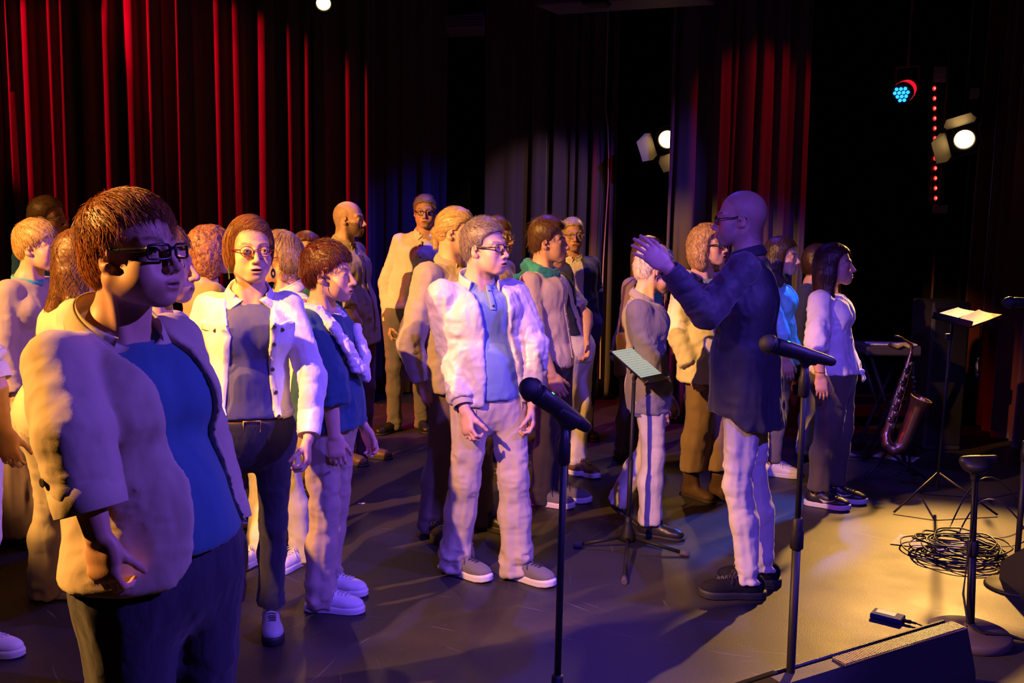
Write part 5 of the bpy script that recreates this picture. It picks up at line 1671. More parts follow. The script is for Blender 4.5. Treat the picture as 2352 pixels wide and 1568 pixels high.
# 17 woman in the white blouse
t, P, Hd = person('woman with long dark hair, knotted white blouse and olive trousers, rightmost singer', tier=1, bare=True,
    base=(1900, 1155), top=(1922, 557), yaw=62, hyaw=60, hpitch=-4, sex='f', fat=1.12, hair_t=0.014, mouth=0.15, jaw=0.98, skin=(0.56, 0.32, 0.23), paint=dict(brow=(0.02, 0.012, 0.01)),
    arms=dict(R=dict(elp=(1876, 790, -0.2), wrp=(1884, 862, -0.26), curl=0.5), L=dict(out=0.06, bend=0.04)), feet=dict(R=(1876, 1162), L=(1916, 1148)), legs=dict(toeR=62, toeL=62),
    hair='long', hcol=(0.045, 0.016, 0.010), hx=dict(fall=0.19, n=1100, t=0.012, sweep=A(0, -0.6, 0)))
g = top_garment(P, 'blouse', M_WHITE, t, off=0.012, sleeve=0.62, hem=0.0, bust=1.15, res=P.res, fold=0.013, vneck=0.10, slv=(0.058, 0.054, 0.048))
for n in 'LR': cuff(P, n, M_WHITE, t, 0.56, 0.63, 0.050, 'rolled_cuff')
collar(P, M_WHITE, t, r=0.064, gap=1.8, pts=0.05)
kp, _ = on_front(P, g, P.pel[2] + 0.02, 0.0, 0.01)
MB().ball(kp, (0.02, 0.018, 0.018)).tube([kp, kp + P.L * 0.03 + P.F * 0.015 - A(0, 0, 0.05)], [(0.014, 0.006), (0.018, 0.004)], n=8).tube([kp, kp - P.L * 0.03 + P.F * 0.015 - A(0, 0, 0.045)], [(0.014, 0.006), (0.018, 0.004)], n=8).build('knot', M_WHITE, t)
make_trousers(P, 'trousers', M_OLIVE, t, width=1.25, waist=0.085, hemw=0.058, fold=0.008, hem=0.10, res=P.res)
belt(P, M_LEATHK, t, 0.055)
for n in 'LR':
    sh = make_shoe(P, n, 'runner', M_LEATHK, M_SOLEW, M_DARKT, t, 0.92)
    # the curved tick on the side of each shoe
    tk = MB(); q = -1
    pts = [(0.02, q * 0.0375, 0.060), (0.045, q * 0.0405, 0.046), (0.075, q * 0.0425, 0.050), (0.115, q * 0.0445, 0.064)]
    o = MB().tube(pts, [(0.002, 0.0015), (0.008, 0.0015), (0.005, 0.0015), (0.001, 0.001)], n=6).build('side_mark', M_SOLEW, None); o.parent = sh
MB().tube([P.j['wrR'] + A(0.029 * math.cos(a), 0.024 * math.sin(a), 0.02) for a in np.linspace(0, 2 * math.pi, 19)[:-1]], 0.0016, n=5, closed=True).build('bracelet', M_GOLD, t)

# 18 behind the white blouse
t, P, Hd = person('dark-haired singer in navy, hidden behind the woman in the white blouse',
    base=(1890, 0), depth=6.9, top=(1884, 560), yaw=60, hyaw=100, sex='f', skin=SK1, hair='bob', hcol=(0.05, 0.02, 0.015), feet=dict(R=(1846, 1055), L=(1924, 1052)), legs=dict(toeL=80))
top_garment(P, 'top', M_NAVY, t, off=0.015, sleeve=0.9, hem=-0.06, bust=0.9, res=P.res)
legs_and_shoes(t, P, M_JEANSL, 'dress', M_LEATHK, M_SOLED, None, width=1.0)

# 19 man in the back row on the left
t, P, Hd = person('man with wire glasses and blue shirt, behind the blonde short-haired woman',
    base=(105, 0), depth=5.6, top=(110, 448), yaw=82, hyaw=84, sex='m', skin=SK1, hair='short', hcol=(0.22, 0.12, 0.06), hair_t=0.018, paint=dict(brow=(0.1, 0.05, 0.03)), nose=1.2, hx=dict(n=900))
top_garment(P, 'shirt', cloth('bright blue shirting', (0.04, 0.20, 0.42)), t, off=0.012, sleeve=0.95, hem=-0.06, res=P.res)
collar(P, cloth('bright blue shirting', (0.04, 0.20, 0.42)), t)
legs_and_shoes(t, P, M_DARKT, 'dress', M_LEATHK, M_SOLED, None)
glasses(Hd, t, M_WIRE, 'rect', r=0.0014)

# 20 blonde woman, short hair
t, P, Hd = person('woman with short blonde hair, beige jumper and long violet-grey skirt, in profile', tier=1,
    base=(62, 1238), top=(86, 503), yaw=80, hyaw=84, sex='f', skin=SK2, fat=1.0, hair='pixie', hcol=(0.55, 0.36, 0.14), hair_t=0.024, mouth=0.15, hx=dict(t=0.014, n=1700, r=0.0013, groove=0.004, sweep=A(0.8, 0, 0), rag=0.010), lean=0.02)
top_garment(P, 'jumper', M_SWEAT, t, off=0.020, sleeve=0.95, hem=-0.04, bust=0.9, res=P.res, fold=0.006)
MB().tube(ring_path(P, P.neck + A(0, 0, 0.004), 0.070, 0.070, 0.012, n=30), (0.014, 0.005), n=8, closed=False).build('collar', M_TURQ, t)
S_ = Sdf(); hw = 0.175 * P.s
S_.tube(P.pel + A(0, 0, 0.1), P.pel, (hw * 0.85, 0.10), (hw * 1.05, 0.13), P.L, 0.04)
S_.tube(P.pel, A(P.B[0], P.B[1], 0.06), (hw * 1.05, 0.13), (hw * 1.0, 0.17), P.L, 0.04, flat1=True)
garment_out('skirt', S_, 0.010, [(P.pel + A(0, 0, 0.1), P.B, 0.002, 0.016, 10, 14)], M_SKIRT, t)
for n in 'LR': make_shoe(P, n, 'dress', M_LEATHK, M_SOLED, None, t, 0.9)

# 21 long wavy brown hair
t, P, Hd = person('woman with long brown wavy hair and pale jeans, back to the camera', tier=1,
    base=(128, 1372), top=(192, 525), yaw=105, hyaw=112, sex='f', skin=SK2, hair='long', hcol=(0.17, 0.075, 0.025), hair_t=0.012, lean=-0.02,
    hx=dict(fall=0.36, drop=A(-0.10, 0, 0), t=0.014, n=1300, ln=0.26, wave=0.002, r=0.0014), feet=dict(R=(112, 1372), L=(150, 1345)), legs=dict(toeR=100))
top_garment(P, 'blouse', M_CREAM, t, off=0.014, sleeve=0.95, hem=-0.08, bust=0.9, res=P.res)
legs_and_shoes(t, P, cloth('straw coloured jeans', (0.46, 0.40, 0.30), weave=800), 'sneaker', M_CHINO, M_SOLEW, M_WHITE, width=1.0, hemw=0.07, bunch=0.010)

# 22 at the left edge
t, P, Hd = person('singer in white shirt with rolled sleeve, cut by the frame beside the beige jumper', bare=True,
    base=(-140, 0), depth=3.3, top=(-140, 470), yaw=75, hyaw=80, sex='f', skin=SK2, hair='bob', hcol=(0.2, 0.1, 0.05), fat=1.1, arms=dict(R=dict(elp=(-22, 850, -0.08), wrp=(10, 990, -0.12), curl=0.5)))
top_garment(P, 'shirt', M_WHITE, t, off=0.02, sleeve=0.5, hem=-0.10, bust=0.9, res=P.res, slv=(0.064, 0.066, 0.06))
cuff(P, 'R', M_WHITE, t, 0.48, 0.60, 0.062, 'rolled_cuff')
legs_and_shoes(t, P, M_WHITE, 'sneaker', M_LEATHW, M_SOLEW, M_WHITE, width=1.1)

# 23 profile behind the linen jacket
t, P, Hd = person('woman in profile just behind the linen jacket, only nose and chin showing',
    base=(368, 0), depth=2.95, top=(372, 512), yaw=80, hyaw=86, sex='f', skin=SK2, hair='pixie', hcol=(0.22, 0.10, 0.05), mouth=0.1, fat=0.95, nose=1.2)
top_garment(P, 'blouse', M_PINKW, t, off=0.012, sleeve=0.95, hem=-0.06, bust=0.85, res=P.res)
legs_and_shoes(t, P, M_JEANS, 'sneaker', M_LEATHW, M_SOLEW, M_WHITE, width=0.95)

# 24 strawberry blonde waves from behind
t, P, Hd = person('woman with strawberry-blonde waves and beige blouse, seen from behind', tier=1,
    base=(486, 0), depth=4.85, top=(487, 517), yaw=125, hyaw=130, sex='f', skin=SK2, hair='curly', hcol=(0.45, 0.20, 0.10), hx=dict(wave=0.008, zmin=-0.17, t=0.02), fat=1.05)
top_garment(P, 'blouse', cloth('apricot blouse', (0.52, 0.38, 0.27)), t, off=0.016, sleeve=0.95, hem=-0.08, bust=0.9, res=P.res, fold=0.010)
legs_and_shoes(t, P, M_DARKT, 'dress', M_LEATHK, M_SOLED, None)

# 25 grey bob, red glasses, turned left
t, P, Hd = person('woman with grey-brown bob and red glasses, turned to the left', tier=1,
    base=(645, 1290), top=(637, 527), yaw=-60, hyaw=-72, sex='f', skin=SK1, fat=1.0, hair='bob', hcol=(0.24, 0.15, 0.09), hair_t=0.016, hx=dict(zmin=-0.062, dx=-0.022, t=0.008, n=1100), feet=dict(L=(690, 1296), R=(590, 1292)), legs=dict(toeL=-30, toeR=-30))
top_garment(P, 'shirt', M_PINKW, t, off=0.012, sleeve=0.95, hem=-0.02, bust=0.9, res=P.res)
collar(P, M_PINKW, t, gap=1.8, r=0.068, pts=0.05, h=0.024)
legs_and_shoes(t, P, M_OFFW, 'sneaker', M_LEATHW, M_SOLEW, M_WHITE, width=0.95)
glasses(Hd, t, M_FRAMER, 'rect', r=0.002)
MB().ball(Hd.w((-0.002, 0.081, -0.045)), 0.005).build('earring', M_GOLD, t)

# 26 far face between two heads
t, P, Hd = person('brown-haired woman with round wire glasses in green, farthest face beside the red curtain', bare=True,
    base=(735, 0), depth=5.75, top=(703, 532), yaw=20, hyaw=8, sex='f', skin=SK2, fat=1.05, hair='bob', hcol=(0.16, 0.06, 0.03), hair_t=0.014, hx=dict(zf=-0.01))
top_garment(P, 'top', M_GREEN, t, off=0.014, sleeve=0.4, hem=-0.06, bust=0.9, res=P.res)
legs_and_shoes(t, P, M_BROWNT, 'dress', M_LEATHK, M_SOLED, None)
glasses(Hd, t, M_WIRE, 'round', r=0.0012)

# ------------------------------------------------------------------ the room
def floor_mat():
    mt, t, b = nt('stage floor')
    tc = N(t, 'ShaderNodeTexCoord')
    def noise(sc, det=3.0, mp=None, dist=0.0):
        n = N(t, 'ShaderNodeTexNoise', Scale=sc, Detail=det, Distortion=dist)
        src = tc.outputs['Object']
        if mp:
            wn = N(t, 'ShaderNodeTexNoise', Scale=0.7, Detail=1.0); t.links.new(src, wn.inputs['Vector'])
            wv = N(t, 'ShaderNodeVectorMath', operation='MULTIPLY_ADD')
            t.links.new(wn.outputs['Color'], wv.inputs[0]); wv.inputs[1].default_value = (1.1, 1.1, 0); t.links.new(src, wv.inputs[2])
            m0 = N(t, 'ShaderNodeMapping'); m0.inputs['Rotation'].default_value = (0, 0, mp[1]); t.links.new(wv.outputs[0], m0.inputs['Vector'])
            m_ = N(t, 'ShaderNodeMapping'); m_.inputs['Scale'].default_value = mp[0]
            t.links.new(m0.outputs[0], m_.inputs['Vector']); src = m_.outputs[0]
        t.links.new(src, n.inputs['Vector']); return n.outputs[0]
    def ramp(src, a, b_, lo=0.0, hi=1.0):
        r = N(t, 'ShaderNodeMapRange'); r.inputs['From Min'].default_value = a; r.inputs['From Max'].default_value = b_
        r.inputs['To Min'].default_value = lo; r.inputs['To Max'].default_value = hi
        t.links.new(src, r.inputs[0]); return r.outputs[0]
    def mth(op, a, b_):
        n = N(t, 'ShaderNodeMath', operation=op)
        for i, x in enumerate((a, b_)):
            if isinstance(x, (int, float)): n.inputs[i].default_value = x
            else: t.links.new(x, n.inputs[i])
        return n.outputs[0]
    scr = 0
    marks = None
    for k, (rot, sx, sy, th) in enumerate(((0.5, 2.2, 70, 0.69), (-0.9, 2.8, 85, 0.70), (1.5, 2.4, 76, 0.71), (0.1, 3.6, 100, 0.71), (0.75, 1.4, 50, 0.70))):
        s_ = ramp(noise(1.0, 2.0, ((sx, sy, 1), rot), 0.15), th, th + 0.03)
        gate = ramp(noise(0.9 + 0.3 * k, 1.0, ((1, 1, 1), rot + 3 * k)), 0.5, 0.6)
        s_ = mth('MULTIPLY', s_, gate)
        marks = s_ if marks is None else mth('MAXIMUM', marks, s_)
    v = N(t, 'ShaderNodeTexVoronoi', Scale=34.0); t.links.new(tc.outputs['Object'], v.inputs['Vector'])
    fleck = mth('MULTIPLY', ramp(v.outputs['Distance'], 0.12, 0.05), ramp(noise(5.0, 2.0), 0.50, 0.62))
    marks = mth('MAXIMUM', marks, mth('MULTIPLY', fleck, 0.8))
    v2 = N(t, 'ShaderNodeTexVoronoi', Scale=9.0); t.links.new(tc.outputs['Object'], v2.inputs['Vector'])
    dark = mth('MULTIPLY', ramp(v2.outputs['Distance'], 0.10, 0.04), 0.8)
    cloud = ramp(noise(2.2, 5.0), 0.3, 0.75)
    fine = ramp(noise(160.0, 2.0), 0.3, 0.7)
    mix = N(t, 'ShaderNodeMix', data_type='RGBA'); mix.inputs[6].default_value = (0.018, 0.016, 0.016, 1); mix.inputs[7].default_value = (0.048, 0.042, 0.040, 1)
    t.links.new(mth('ADD', mth('MULTIPLY', cloud, 0.6), mth('MULTIPLY', fine, 0.4)), mix.inputs[0])
    m2 = N(t, 'ShaderNodeMix', data_type='RGBA'); m2.inputs[7].default_value = (0.30, 0.27, 0.24, 1)
    t.links.new(mth('MULTIPLY', marks, 0.5), m2.inputs[0]); t.links.new(mix.outputs[2], m2.inputs[6])
    m3 = N(t, 'ShaderNodeMix', data_type='RGBA'); m3.inputs[7].default_value = (0.015, 0.012, 0.01, 1)
    t.links.new(dark, m3.inputs[0]); t.links.new(m2.outputs[2], m3.inputs[6])
    t.links.new(m3.outputs[2], b.inputs['Base Color'])
    t.links.new(ramp(mth('ADD', mth('MULTIPLY', cloud, 0.7), mth('MULTIPLY', fine, 0.3)), 0, 1, 0.40, 0.68), b.inputs['Roughness'])
    b.inputs['Specular IOR Level'].default_value = 0.5
    bp = N(t, 'ShaderNodeBump', Strength=0.25, Distance=0.001)
    t.links.new(mth('ADD', fine, marks), bp.inputs['Height']); t.links.new(bp.outputs[0], b.inputs['Normal'])
    return mt

M_FLOOR = floor_mat()
M_BLACK = plain('black wall paint', (0.010, 0.009, 0.011), 0.9, bump=0.2, bscale=60, spec=0.2)
M_CEIL = plain('black ceiling', (0.006, 0.006, 0.007), 0.95, spec=0.1)
X0, X1, Y0, Y1, ZC = -6.2, 4.7, -3.0, 9.6, 5.0
struct(MB().box(((X0 + X1) / 2, (Y0 + Y1) / 2, -0.05), (X1 - X0, Y1 - Y0, 0.1)).build('floor', M_FLOOR))
struct(MB().box(((X0 + X1) / 2, (Y0 + Y1) / 2, ZC + 0.05), (X1 - X0, Y1 - Y0, 0.1)).build('ceiling', M_CEIL))
struct(MB().box((X0 - 0.05, (Y0 + Y1) / 2, ZC / 2), (0.1, Y1 - Y0, ZC)).build('wall_left', M_BLACK))
struct(MB().box((X1 + 0.05, (Y0 + Y1) / 2, ZC / 2), (0.1, Y1 - Y0, ZC)).build('wall_right', M_BLACK))
struct(MB().box(((X0 + X1) / 2, Y1 + 0.05, ZC / 2), (X1 - X0 + 0.2, 0.1, ZC)).build('wall_back', M_BLACK))
struct(MB().box(((X0 + X1) / 2, Y0 - 0.05, ZC / 2), (X1 - X0 + 0.2, 0.1, ZC)).build('wall_front', M_BLACK))

M_VELVET = cloth('charcoal stage velvet', (0.11, 0.095, 0.10), rough=0.9, weave=700, wr=0.15, wrinkle=5, sheen=0.35, var=0.06)
M_VELVETR = cloth('dark wine stage velvet', (0.07, 0.010, 0.012), rough=0.9, weave=700, wr=0.15, wrinkle=5, sheen=0.3, var=0.06)

def curtain(label, p0, p1, ztop, zbot, folds, mat, seed=0, amp=0.075, drift=0.05, dens=9):
    """hanging cloth from p0 to p1 in plan, with uneven vertical folds"""
    p0 = A(*p0); p1 = A(*p1); L = np.linalg.norm(p1 - p0); d = (p1 - p0) / L; nrm = A(d[1], -d[0])
    nx = int(folds * dens); nz = 26
    rng = np.random.default_rng(seed)
    w = rng.uniform(0.35, 1.9, folds); w = np.cumsum(w) / w.sum(); w = np.concatenate([[0], w])
    am = rng.uniform(0.3, 1.4, folds + 1)
    sk = rng.uniform(-1, 1, folds + 1)
    V = []
    for k in range(nz + 1):
        z = zbot + (ztop - zbot) * k / nz; f = 1 - k / nz
        u = np.linspace(0, 1, nx + 1)
        ph = np.interp(u + drift * 0.25 / L * f * np.sin(u * 40 + seed), w, np.arange(folds + 1))
        a = np.interp(u, w, am) * amp * (0.75 + 0.35 * f)
        s = np.interp(u, w, sk)
        c = np.cos(ph * 2 * math.pi); o = np.sign(c) * np.abs(c) ** 0.75 + 0.35 * np.cos(ph * 4 * math.pi + s * 3 + f * 1.0) + 0.15 * np.sin(ph * 6.3 * math.pi + s * 5)
        x = u * L + 0.30 * a * np.sin(ph * 4 * math.pi) + drift * f * s * 0.4
        for i in range(nx + 1):
            q = p0 + d * x[i] + nrm * (a[i] * o[i])
            V.append((q[0], q[1], z))
    V = np.array(V); n = nx + 1
    i, k = np.meshgrid(np.arange(nx), np.arange(nz), indexing='ij')
    b = (k * n + i).ravel()
    Q = np.stack([b, b + 1, b + n + 1, b + n], 1)
    o = link('curtain', np_mesh('curtain', V, Q), mat, None)
    sd = o.modifiers.new('thickness', 'SOLIDIFY'); sd.thickness = 0.004
    return tag(o, label, 'curtain')

curtain('wide red-lit pleated curtain filling the back left of the stage', (-5.4, 8.35), (-1.25, 8.45), 4.9, 0.02, 23, M_VELVET, 3, 0.07, dens=12)
curtain('narrow curtain lit deep blue, between the red-lit curtain and the dark gap', (-1.42, 8.75), (-0.62, 8.9), 4.9, 0.02, 5, M_VELVET, 8, 0.06, dens=12)
curtain('curtain with cream and violet folds behind the teal-scarf man', (-0.28, 9.0), (0.92, 8.8), 4.9, 0.02, 7, M_VELVET, 5, 0.08, dens=14)
curtain('curtain in front of the half-hidden amber lamp, behind the conductor', (1.225, 7.75), (2.36, 8.0), 4.9, 0.02, 7, M_VELVET, 12, 0.075, drift=0.18, dens=14)
curtain('dark wine curtain at the right edge of the stage', (3.88, 8.0), (3.80, 6.0), 4.9, 0.02, 9, M_VELVETR, 21, 0.07)

# plain flats on the back wall: the blue-lit panel and two dark cabinets
M_FLAT = plain('dark blue-grey flat', (0.05, 0.05, 0.06), 0.85, bump=0.2, bscale=40)
a, b_ = at(918, 500, 9.35), at(1012, 500, 9.35)
tag(MB().box(((a[0] + b_[0]) / 2, 9.4, 2.2), (b_[0] - a[0], 0.06, 4.4), None, 0.01).build('scenery_panel', M_FLAT), 'tall plain scenery panel lit blue behind the man in the white shirt', 'panel')
M_BOX = plain('black speaker paint', (0.022, 0.021, 0.024), 0.6, bump=0.6, bscale=220)
M_GRILLE = plain('black steel grille', (0.03, 0.03, 0.032), 0.45, 0.6, bump=0.8, bscale=500)

def cabinet(name, label, cat, c, s, rot=0.0):
    R = rotm((0, 0, 1), rot)
    t = thing(name, label, cat, A(c[0], c[1], c[2] - s[2] / 2))
    MB().box(c, s, R, 0.012).build('cabinet', M_BOX, t)
    MB().box(np.asarray(c) + R @ A(0, -s[1] / 2 - 0.004, 0), (s[0] * 0.9, 0.012, s[2] * 0.92), R, 0.005).build('grille', M_GRILLE, t)
    hd = MB()
    for q in (1, -1): hd.tube([np.asarray(c) + R @ A(q * s[0] / 2, y, s[2] * 0.25) + R @ A(q * o, 0, 0) for y, o in ((-0.06, 0), (-0.05, 0.025), (0.05, 0.025), (0.06, 0))], 0.006, n=6)
    hd.build('handle', M_GRILLE, t)
    return t
z1 = at(1465, 474, 9.0)[2]; xa, xb = at(1402, 474, 9.0)[0], at(1530, 474, 9.0)[0]
cabinet('wardrobe_cabinet', 'black cabinet against the back wall under the half-hidden lamp', 'cabinet', ((xa + xb) / 2, 9.25, z1 / 2), (xb - xa, 0.5, z1))
z1 = at(1835, 466, 8.6)[2]; xa, xb = at(1808, 466, 8.6)[0], at(1852, 466, 8.6)[0]
cabinet('speaker_column', 'tall slim speaker lit blue at the edge of the violet curtain', 'speaker', ((xa + xb) / 2, 8.75, z1 / 2), (xb - xa, 0.3, z1))
z1 = at(2150, 690, 7.0)[2]; xa, xb = at(2140, 690, 6.9)[0], at(2228, 690, 6.9)[0]
cabinet('stage_speaker', 'black loudspeaker standing behind the sheet music stand', 'speaker', ((xa + xb) / 2, 7.05, z1 / 2), (xb - xa, 0.36, z1))

# ------------------------------------------------------------------ stage lamps
M_CAN = plain('black lamp housing', (0.02, 0.02, 0.022), 0.5, 0.3, bump=0.2)
M_DOOR = plain('barn door steel', (0.55, 0.50, 0.44), 0.5, 0.1, bump=0.2)
M_LAMP = plain('lit amber lens', (1, 0.7, 0.3), 0.3, emit=(1.0, 0.62, 0.20), estr=9)
M_LAMPB = plain('lit blue led', (0.3, 0.6, 1), 0.3, emit=(0.02, 0.30, 1.0), estr=2.6)
M_LAMPR = plain('lit red led', (1, 0.1, 0.1), 0.3, emit=(1.0, 0.02, 0.02), estr=1.6)
M_LAMPRC = plain('lit red led core', (1, 0.5, 0.4), 0.3, emit=(1.0, 0.30, 0.20), estr=2.5)

def lamp(label, pos, tgt, s=1.0, doors=(0, 1, 2, 3), bar=True, name='stage_lamp', roll=0.0, cat='stage lamp'):
    pos = np.asarray(pos, float); w = unit(np.asarray(tgt, float) - pos)
    R = rot_to(w) @ rotm((1, 0, 0), roll)
    W = lambda x, y, z: pos + R @ (A(x, y, z) * s)
    t = thing(name, label, cat, pos)
    MB().lathe(W(-0.26, 0, 0), w, [(0, 0.03 * s), (0.01, 0.075 * s), (0.12 * s, 0.095 * s), (0.24 * s, 0.10 * s), (0.26 * s, 0.108 * s), (0.275 * s, 0.108 * s), (0.275 * s, 0.078 * s), (0.25 * s, 0.072 * s)], 28, caps=False).build('housing', M_CAN, t)
    MB().lathe(W(-0.005, 0, 0), w, [(0, 0.071 * s), (0.006 * s, 0.055 * s), (0.010 * s, 0.002 * s)], 28).build('lens', M_LAMP, t)
    MB().lathe(W(0.0, 0, 0), w, [(0, 0.088 * s), (0.012 * s, 0.090 * s), (0.014 * s, 0.084 * s), (0.002 * s, 0.080 * s)], 28, caps=False).build('lens_ring', M_DOOR, t)
    fr = MB()
    q = 0.115
    fr.tube([W(0.02, y, z) for y, z in ((-q, -q), (q, -q), (q, q), (-q, q))], (0.004, 0.010), n=6, closed=True, up=w)
    fr.build('door_frame', M_CAN, t)
    for d in doors:
        a = math.pi / 2 * d
        e = rotm((1, 0, 0), a)
        def D(x, y, z): return W(*(e @ A(x, y, z)))
        hinge = q
        o1 = (0.02, hinge); o2 = (0.17, hinge + 0.11)
        pts = [D(o1[0], -0.095, o1[1]), D(o1[0], 0.095, o1[1]), D(o1[0] + 0.05, 0.115, o1[1] + 0.04), D(o2[0], 0.085, o2[1]), D(o2[0], -0.085, o2[1]), D(o1[0] + 0.05, -0.115, o1[1] + 0.04)]
        n_ = unit(np.cross(pts[1] - pts[0], pts[4] - pts[0]))
        MB().prism(pts, n_ * 0.003).build('barn_door', M_DOOR, t)
    top = pos + A(0, 0, 0.20 * s)
    yk = [W(-0.10, 0.112, 0), W(-0.10, 0.135, 0.02), pos - w * 0.10 * s + np.cross(w, R[:, 2]) * 0 + R[:, 1] * 0.12 * s + A(0, 0, 0.19 * s), pos - w * 0.1 * s - R[:, 1] * 0.12 * s + A(0, 0, 0.19 * s), W(-0.10, -0.135, 0.02), W(-0.10, -0.112, 0)]
    MB().tube(yk, (0.003, 0.014), n=6, up=w).build('yoke', M_CAN, t)
    if bar:
        c = pos - w * 0.1 * s + A(0, 0, 0.19 * s)
        MB().cyl(c, A(c[0], c[1], ZC), 0.012).box(c + A(0, 0, 0.03), (0.05, 0.05, 0.06), None, 0.01).build('hanger', M_CAN, t)
    return t

lamp('amber lamp with open barn doors, high on the right beside the red LED string', LAMP_R, (1.5, 2.5, 0.6), 1.0, (0, 1), roll=0.3)
lamp('amber lamp half hidden by a curtain edge, left of the conductor', LAMP_M, (0.0, 2.5, 0.6), 1.0, (1, 2), roll=0.3)
lamp('small amber lamp cut by the top edge above the red-lit curtain', LAMP_T, (-0.6, 3.0, 0.2), 0.75, (), roll=0.0)

w = unit(A(-0.62, -0.66, -0.42))
t = thing('led_can', 'round LED can with twelve blue lights, glowing red on its side', 'stage lamp', LED_B)
MB().lathe(LED_B - w * 0.15, w, [(0, 0.035), (0.015, 0.06), (0.07, 0.071), (0.14, 0.074), (0.15, 0.069), (0.14, 0.065)], 28).build('housing', M_CAN, t)
R = rot_to(w)
MB().lathe(LED_B - w * 0.012, w, [(0, 0.066), (0.004, 0.066)], 28).build('face_plate', M_CAN, t)
k = 0
for iy, row in enumerate((3, 4, 3, 2)):
    for ix in range(row):
        y = (ix - (row - 1) / 2) * 0.031; z = (1.3 - iy) * 0.0275
        MB().lathe(LED_B + R @ A(-0.006, y, z), w, [(0, 0.0127), (0.006, 0.012), (0.010, 0.003)], 12).build('led', M_LAMPB, t)
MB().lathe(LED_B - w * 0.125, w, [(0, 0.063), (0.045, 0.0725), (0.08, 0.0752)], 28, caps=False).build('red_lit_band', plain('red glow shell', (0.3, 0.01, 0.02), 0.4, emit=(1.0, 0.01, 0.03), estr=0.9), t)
MB().tube([LED_B - w * 0.1 + R[:, 1] * 0.082, LED_B - w * 0.1 + R[:, 1] * 0.086 + A(0, 0, 0.16), LED_B - w * 0.1 - R[:, 1] * 0.086 + A(0, 0, 0.16), LED_B - w * 0.1 - R[:, 1] * 0.082], (0.003, 0.012), n=6, up=w).build('yoke', M_CAN, t)
c = LED_B - w * 0.1 + A(0, 0, 0.16)
MB().cyl(c, A(c[0], c[1], ZC), 0.011).build('hanger', M_CAN, t)

# red LED string on its batten
Ys = 8.6
top_, bot = at(2146, 196, Ys), at(2149, 462, Ys)
t = thing('led_string', 'vertical string of small red LEDs behind the right amber lamp', 'light', A(bot[0], Ys, bot[2]))
xs = at(2147, 330, Ys)[0]
MB().box((xs, Ys + 0.03, (top_[2] + bot[2]) / 2), (0.035, 0.02, top_[2] - bot[2] + 0.06), None, 0.004).build('batten', M_CAN, t)
for i in range(12):
    y_ = 203 + i * 22.9
    p = at(2146 + 0.012 * (y_ - 203), y_, Ys)
    o = MB().ball(p, (0.017, 0.012, 0.021), n=10).build('led', M_LAMPR, t)
    MB().ball(p - A(0, 0.008, 0), (0.008, 0.006, 0.010), n=8).build('led_core', M_LAMPRC, o)
cc = at(2161, 480, 8.6)
t = thing('wall_notice', 'small pale notice under the red LED string', 'sign', A(cc[0], 8.63, cc[2] - 0.04))
MB().box(cc + A(0, 0.02, 0), (0.135, 0.006, 0.075), None, 0.002).build('sheet', plain('pale card', (0.45, 0.42, 0.45), 0.7), t)
MB().box(cc + A(-0.005, 0.012, 0.036), (0.03, 0.012, 0.012), None, 0.002).build('clip', M_CAN, t)
MB().cyl(cc + A(0, 0.045, 0.04), A(cc[0], cc[1] + 0.045, ZC), 0.02).cyl(cc + A(0, 0.045, 0.04), A(cc[0], cc[1] + 0.045, 0), 0.02).build('pole', M_CAN, t)
# bracket plate over the string, tall pipe by the right lamp
cc = at(2161, 170, 8.6)
t = thing('rigging_plate', 'drilled steel plate above the red LED string', 'bracket', cc)
MB().box(cc + A(0, 0.02, 0), (0.11, 0.012, 0.13), None, 0.003).build('plate', M_DOOR, t)
MB().cyl(cc + A(0.03, 0.01, -0.03), cc + A(0.03, 0.0, -0.03), 0.008).cyl(cc + A(-0.02, 0.01, 0.03), cc + A(-0.02, 0.0, 0.03), 0.006).build('bolt', M_WIRE, t)
cc = at(2232, 300, 8.9)
t = thing('standing_pipe', 'dark vertical pipe rising behind the right amber lamp', 'pipe', A(cc[0], 8.9, 0))
MB().cyl(A(cc[0], 8.9, 0), A(cc[0], 8.9, ZC), 0.024).build('pipe', M_CAN, t)
MB().box(A(cc[0], 8.9, at(2232, 215, 8.9)[2]), (0.07, 0.07, 0.10), None, 0.01).build('clamp', M_DOOR, t)

# ceiling ducts
M_DUCT = plain('grey sheet metal', (0.11, 0.09, 0.12), 0.6, bump=0.2)
c = at(1070, 58, 7.8)
t = thing('air_duct_box', 'ribbed metal box hanging from the ceiling above the white shirt man', 'duct', c)
MB().box(c, (0.30, 0.35, 0.11), rotm((0, 1, 0), -0.06), 0.008).build('duct', M_DUCT, t)
rb = MB()
for i in range(5): rb.box(c + A(0, -0.178, -0.04 + i * 0.02), (0.285, 0.006, 0.006), rotm((0, 1, 0), -0.06))
rb.build('rib', M_DUCT, t)
MB().cyl(c + A(0.1, 0, 0.05), A(c[0] + 0.1, c[1], ZC), 0.01).cyl(c + A(-0.1, 0, 0.05), A(c[0] - 0.1, c[1], ZC), 0.01).build('rod', M_CAN, t)
a_, b_ = at(1265, 18, 6.6), at(1500, 2, 6.2)
t = thing('ceiling_duct', 'grey duct crossing the top edge left of the half-hidden lamp', 'duct', a_)
Rd = rot_to(b_ - a_)
MB().box((a_ + b_) / 2 + A(0.15, 0, 0.04), (np.linalg.norm(b_ - a_) + 0.4, 0.30, 0.09), Rd, 0.01).build('duct', M_DUCT, t)
MB().box(a_ * 0.55 + b_ * 0.45 + A(0, -0.1, 0.0), (0.15, 0.14, 0.06), Rd, 0.01).build('junction', M_CAN, t)
MB().cyl(b_ + A(0, 0, 0.05), A(b_[0], b_[1], ZC), 0.01).build('rod', M_CAN, t)
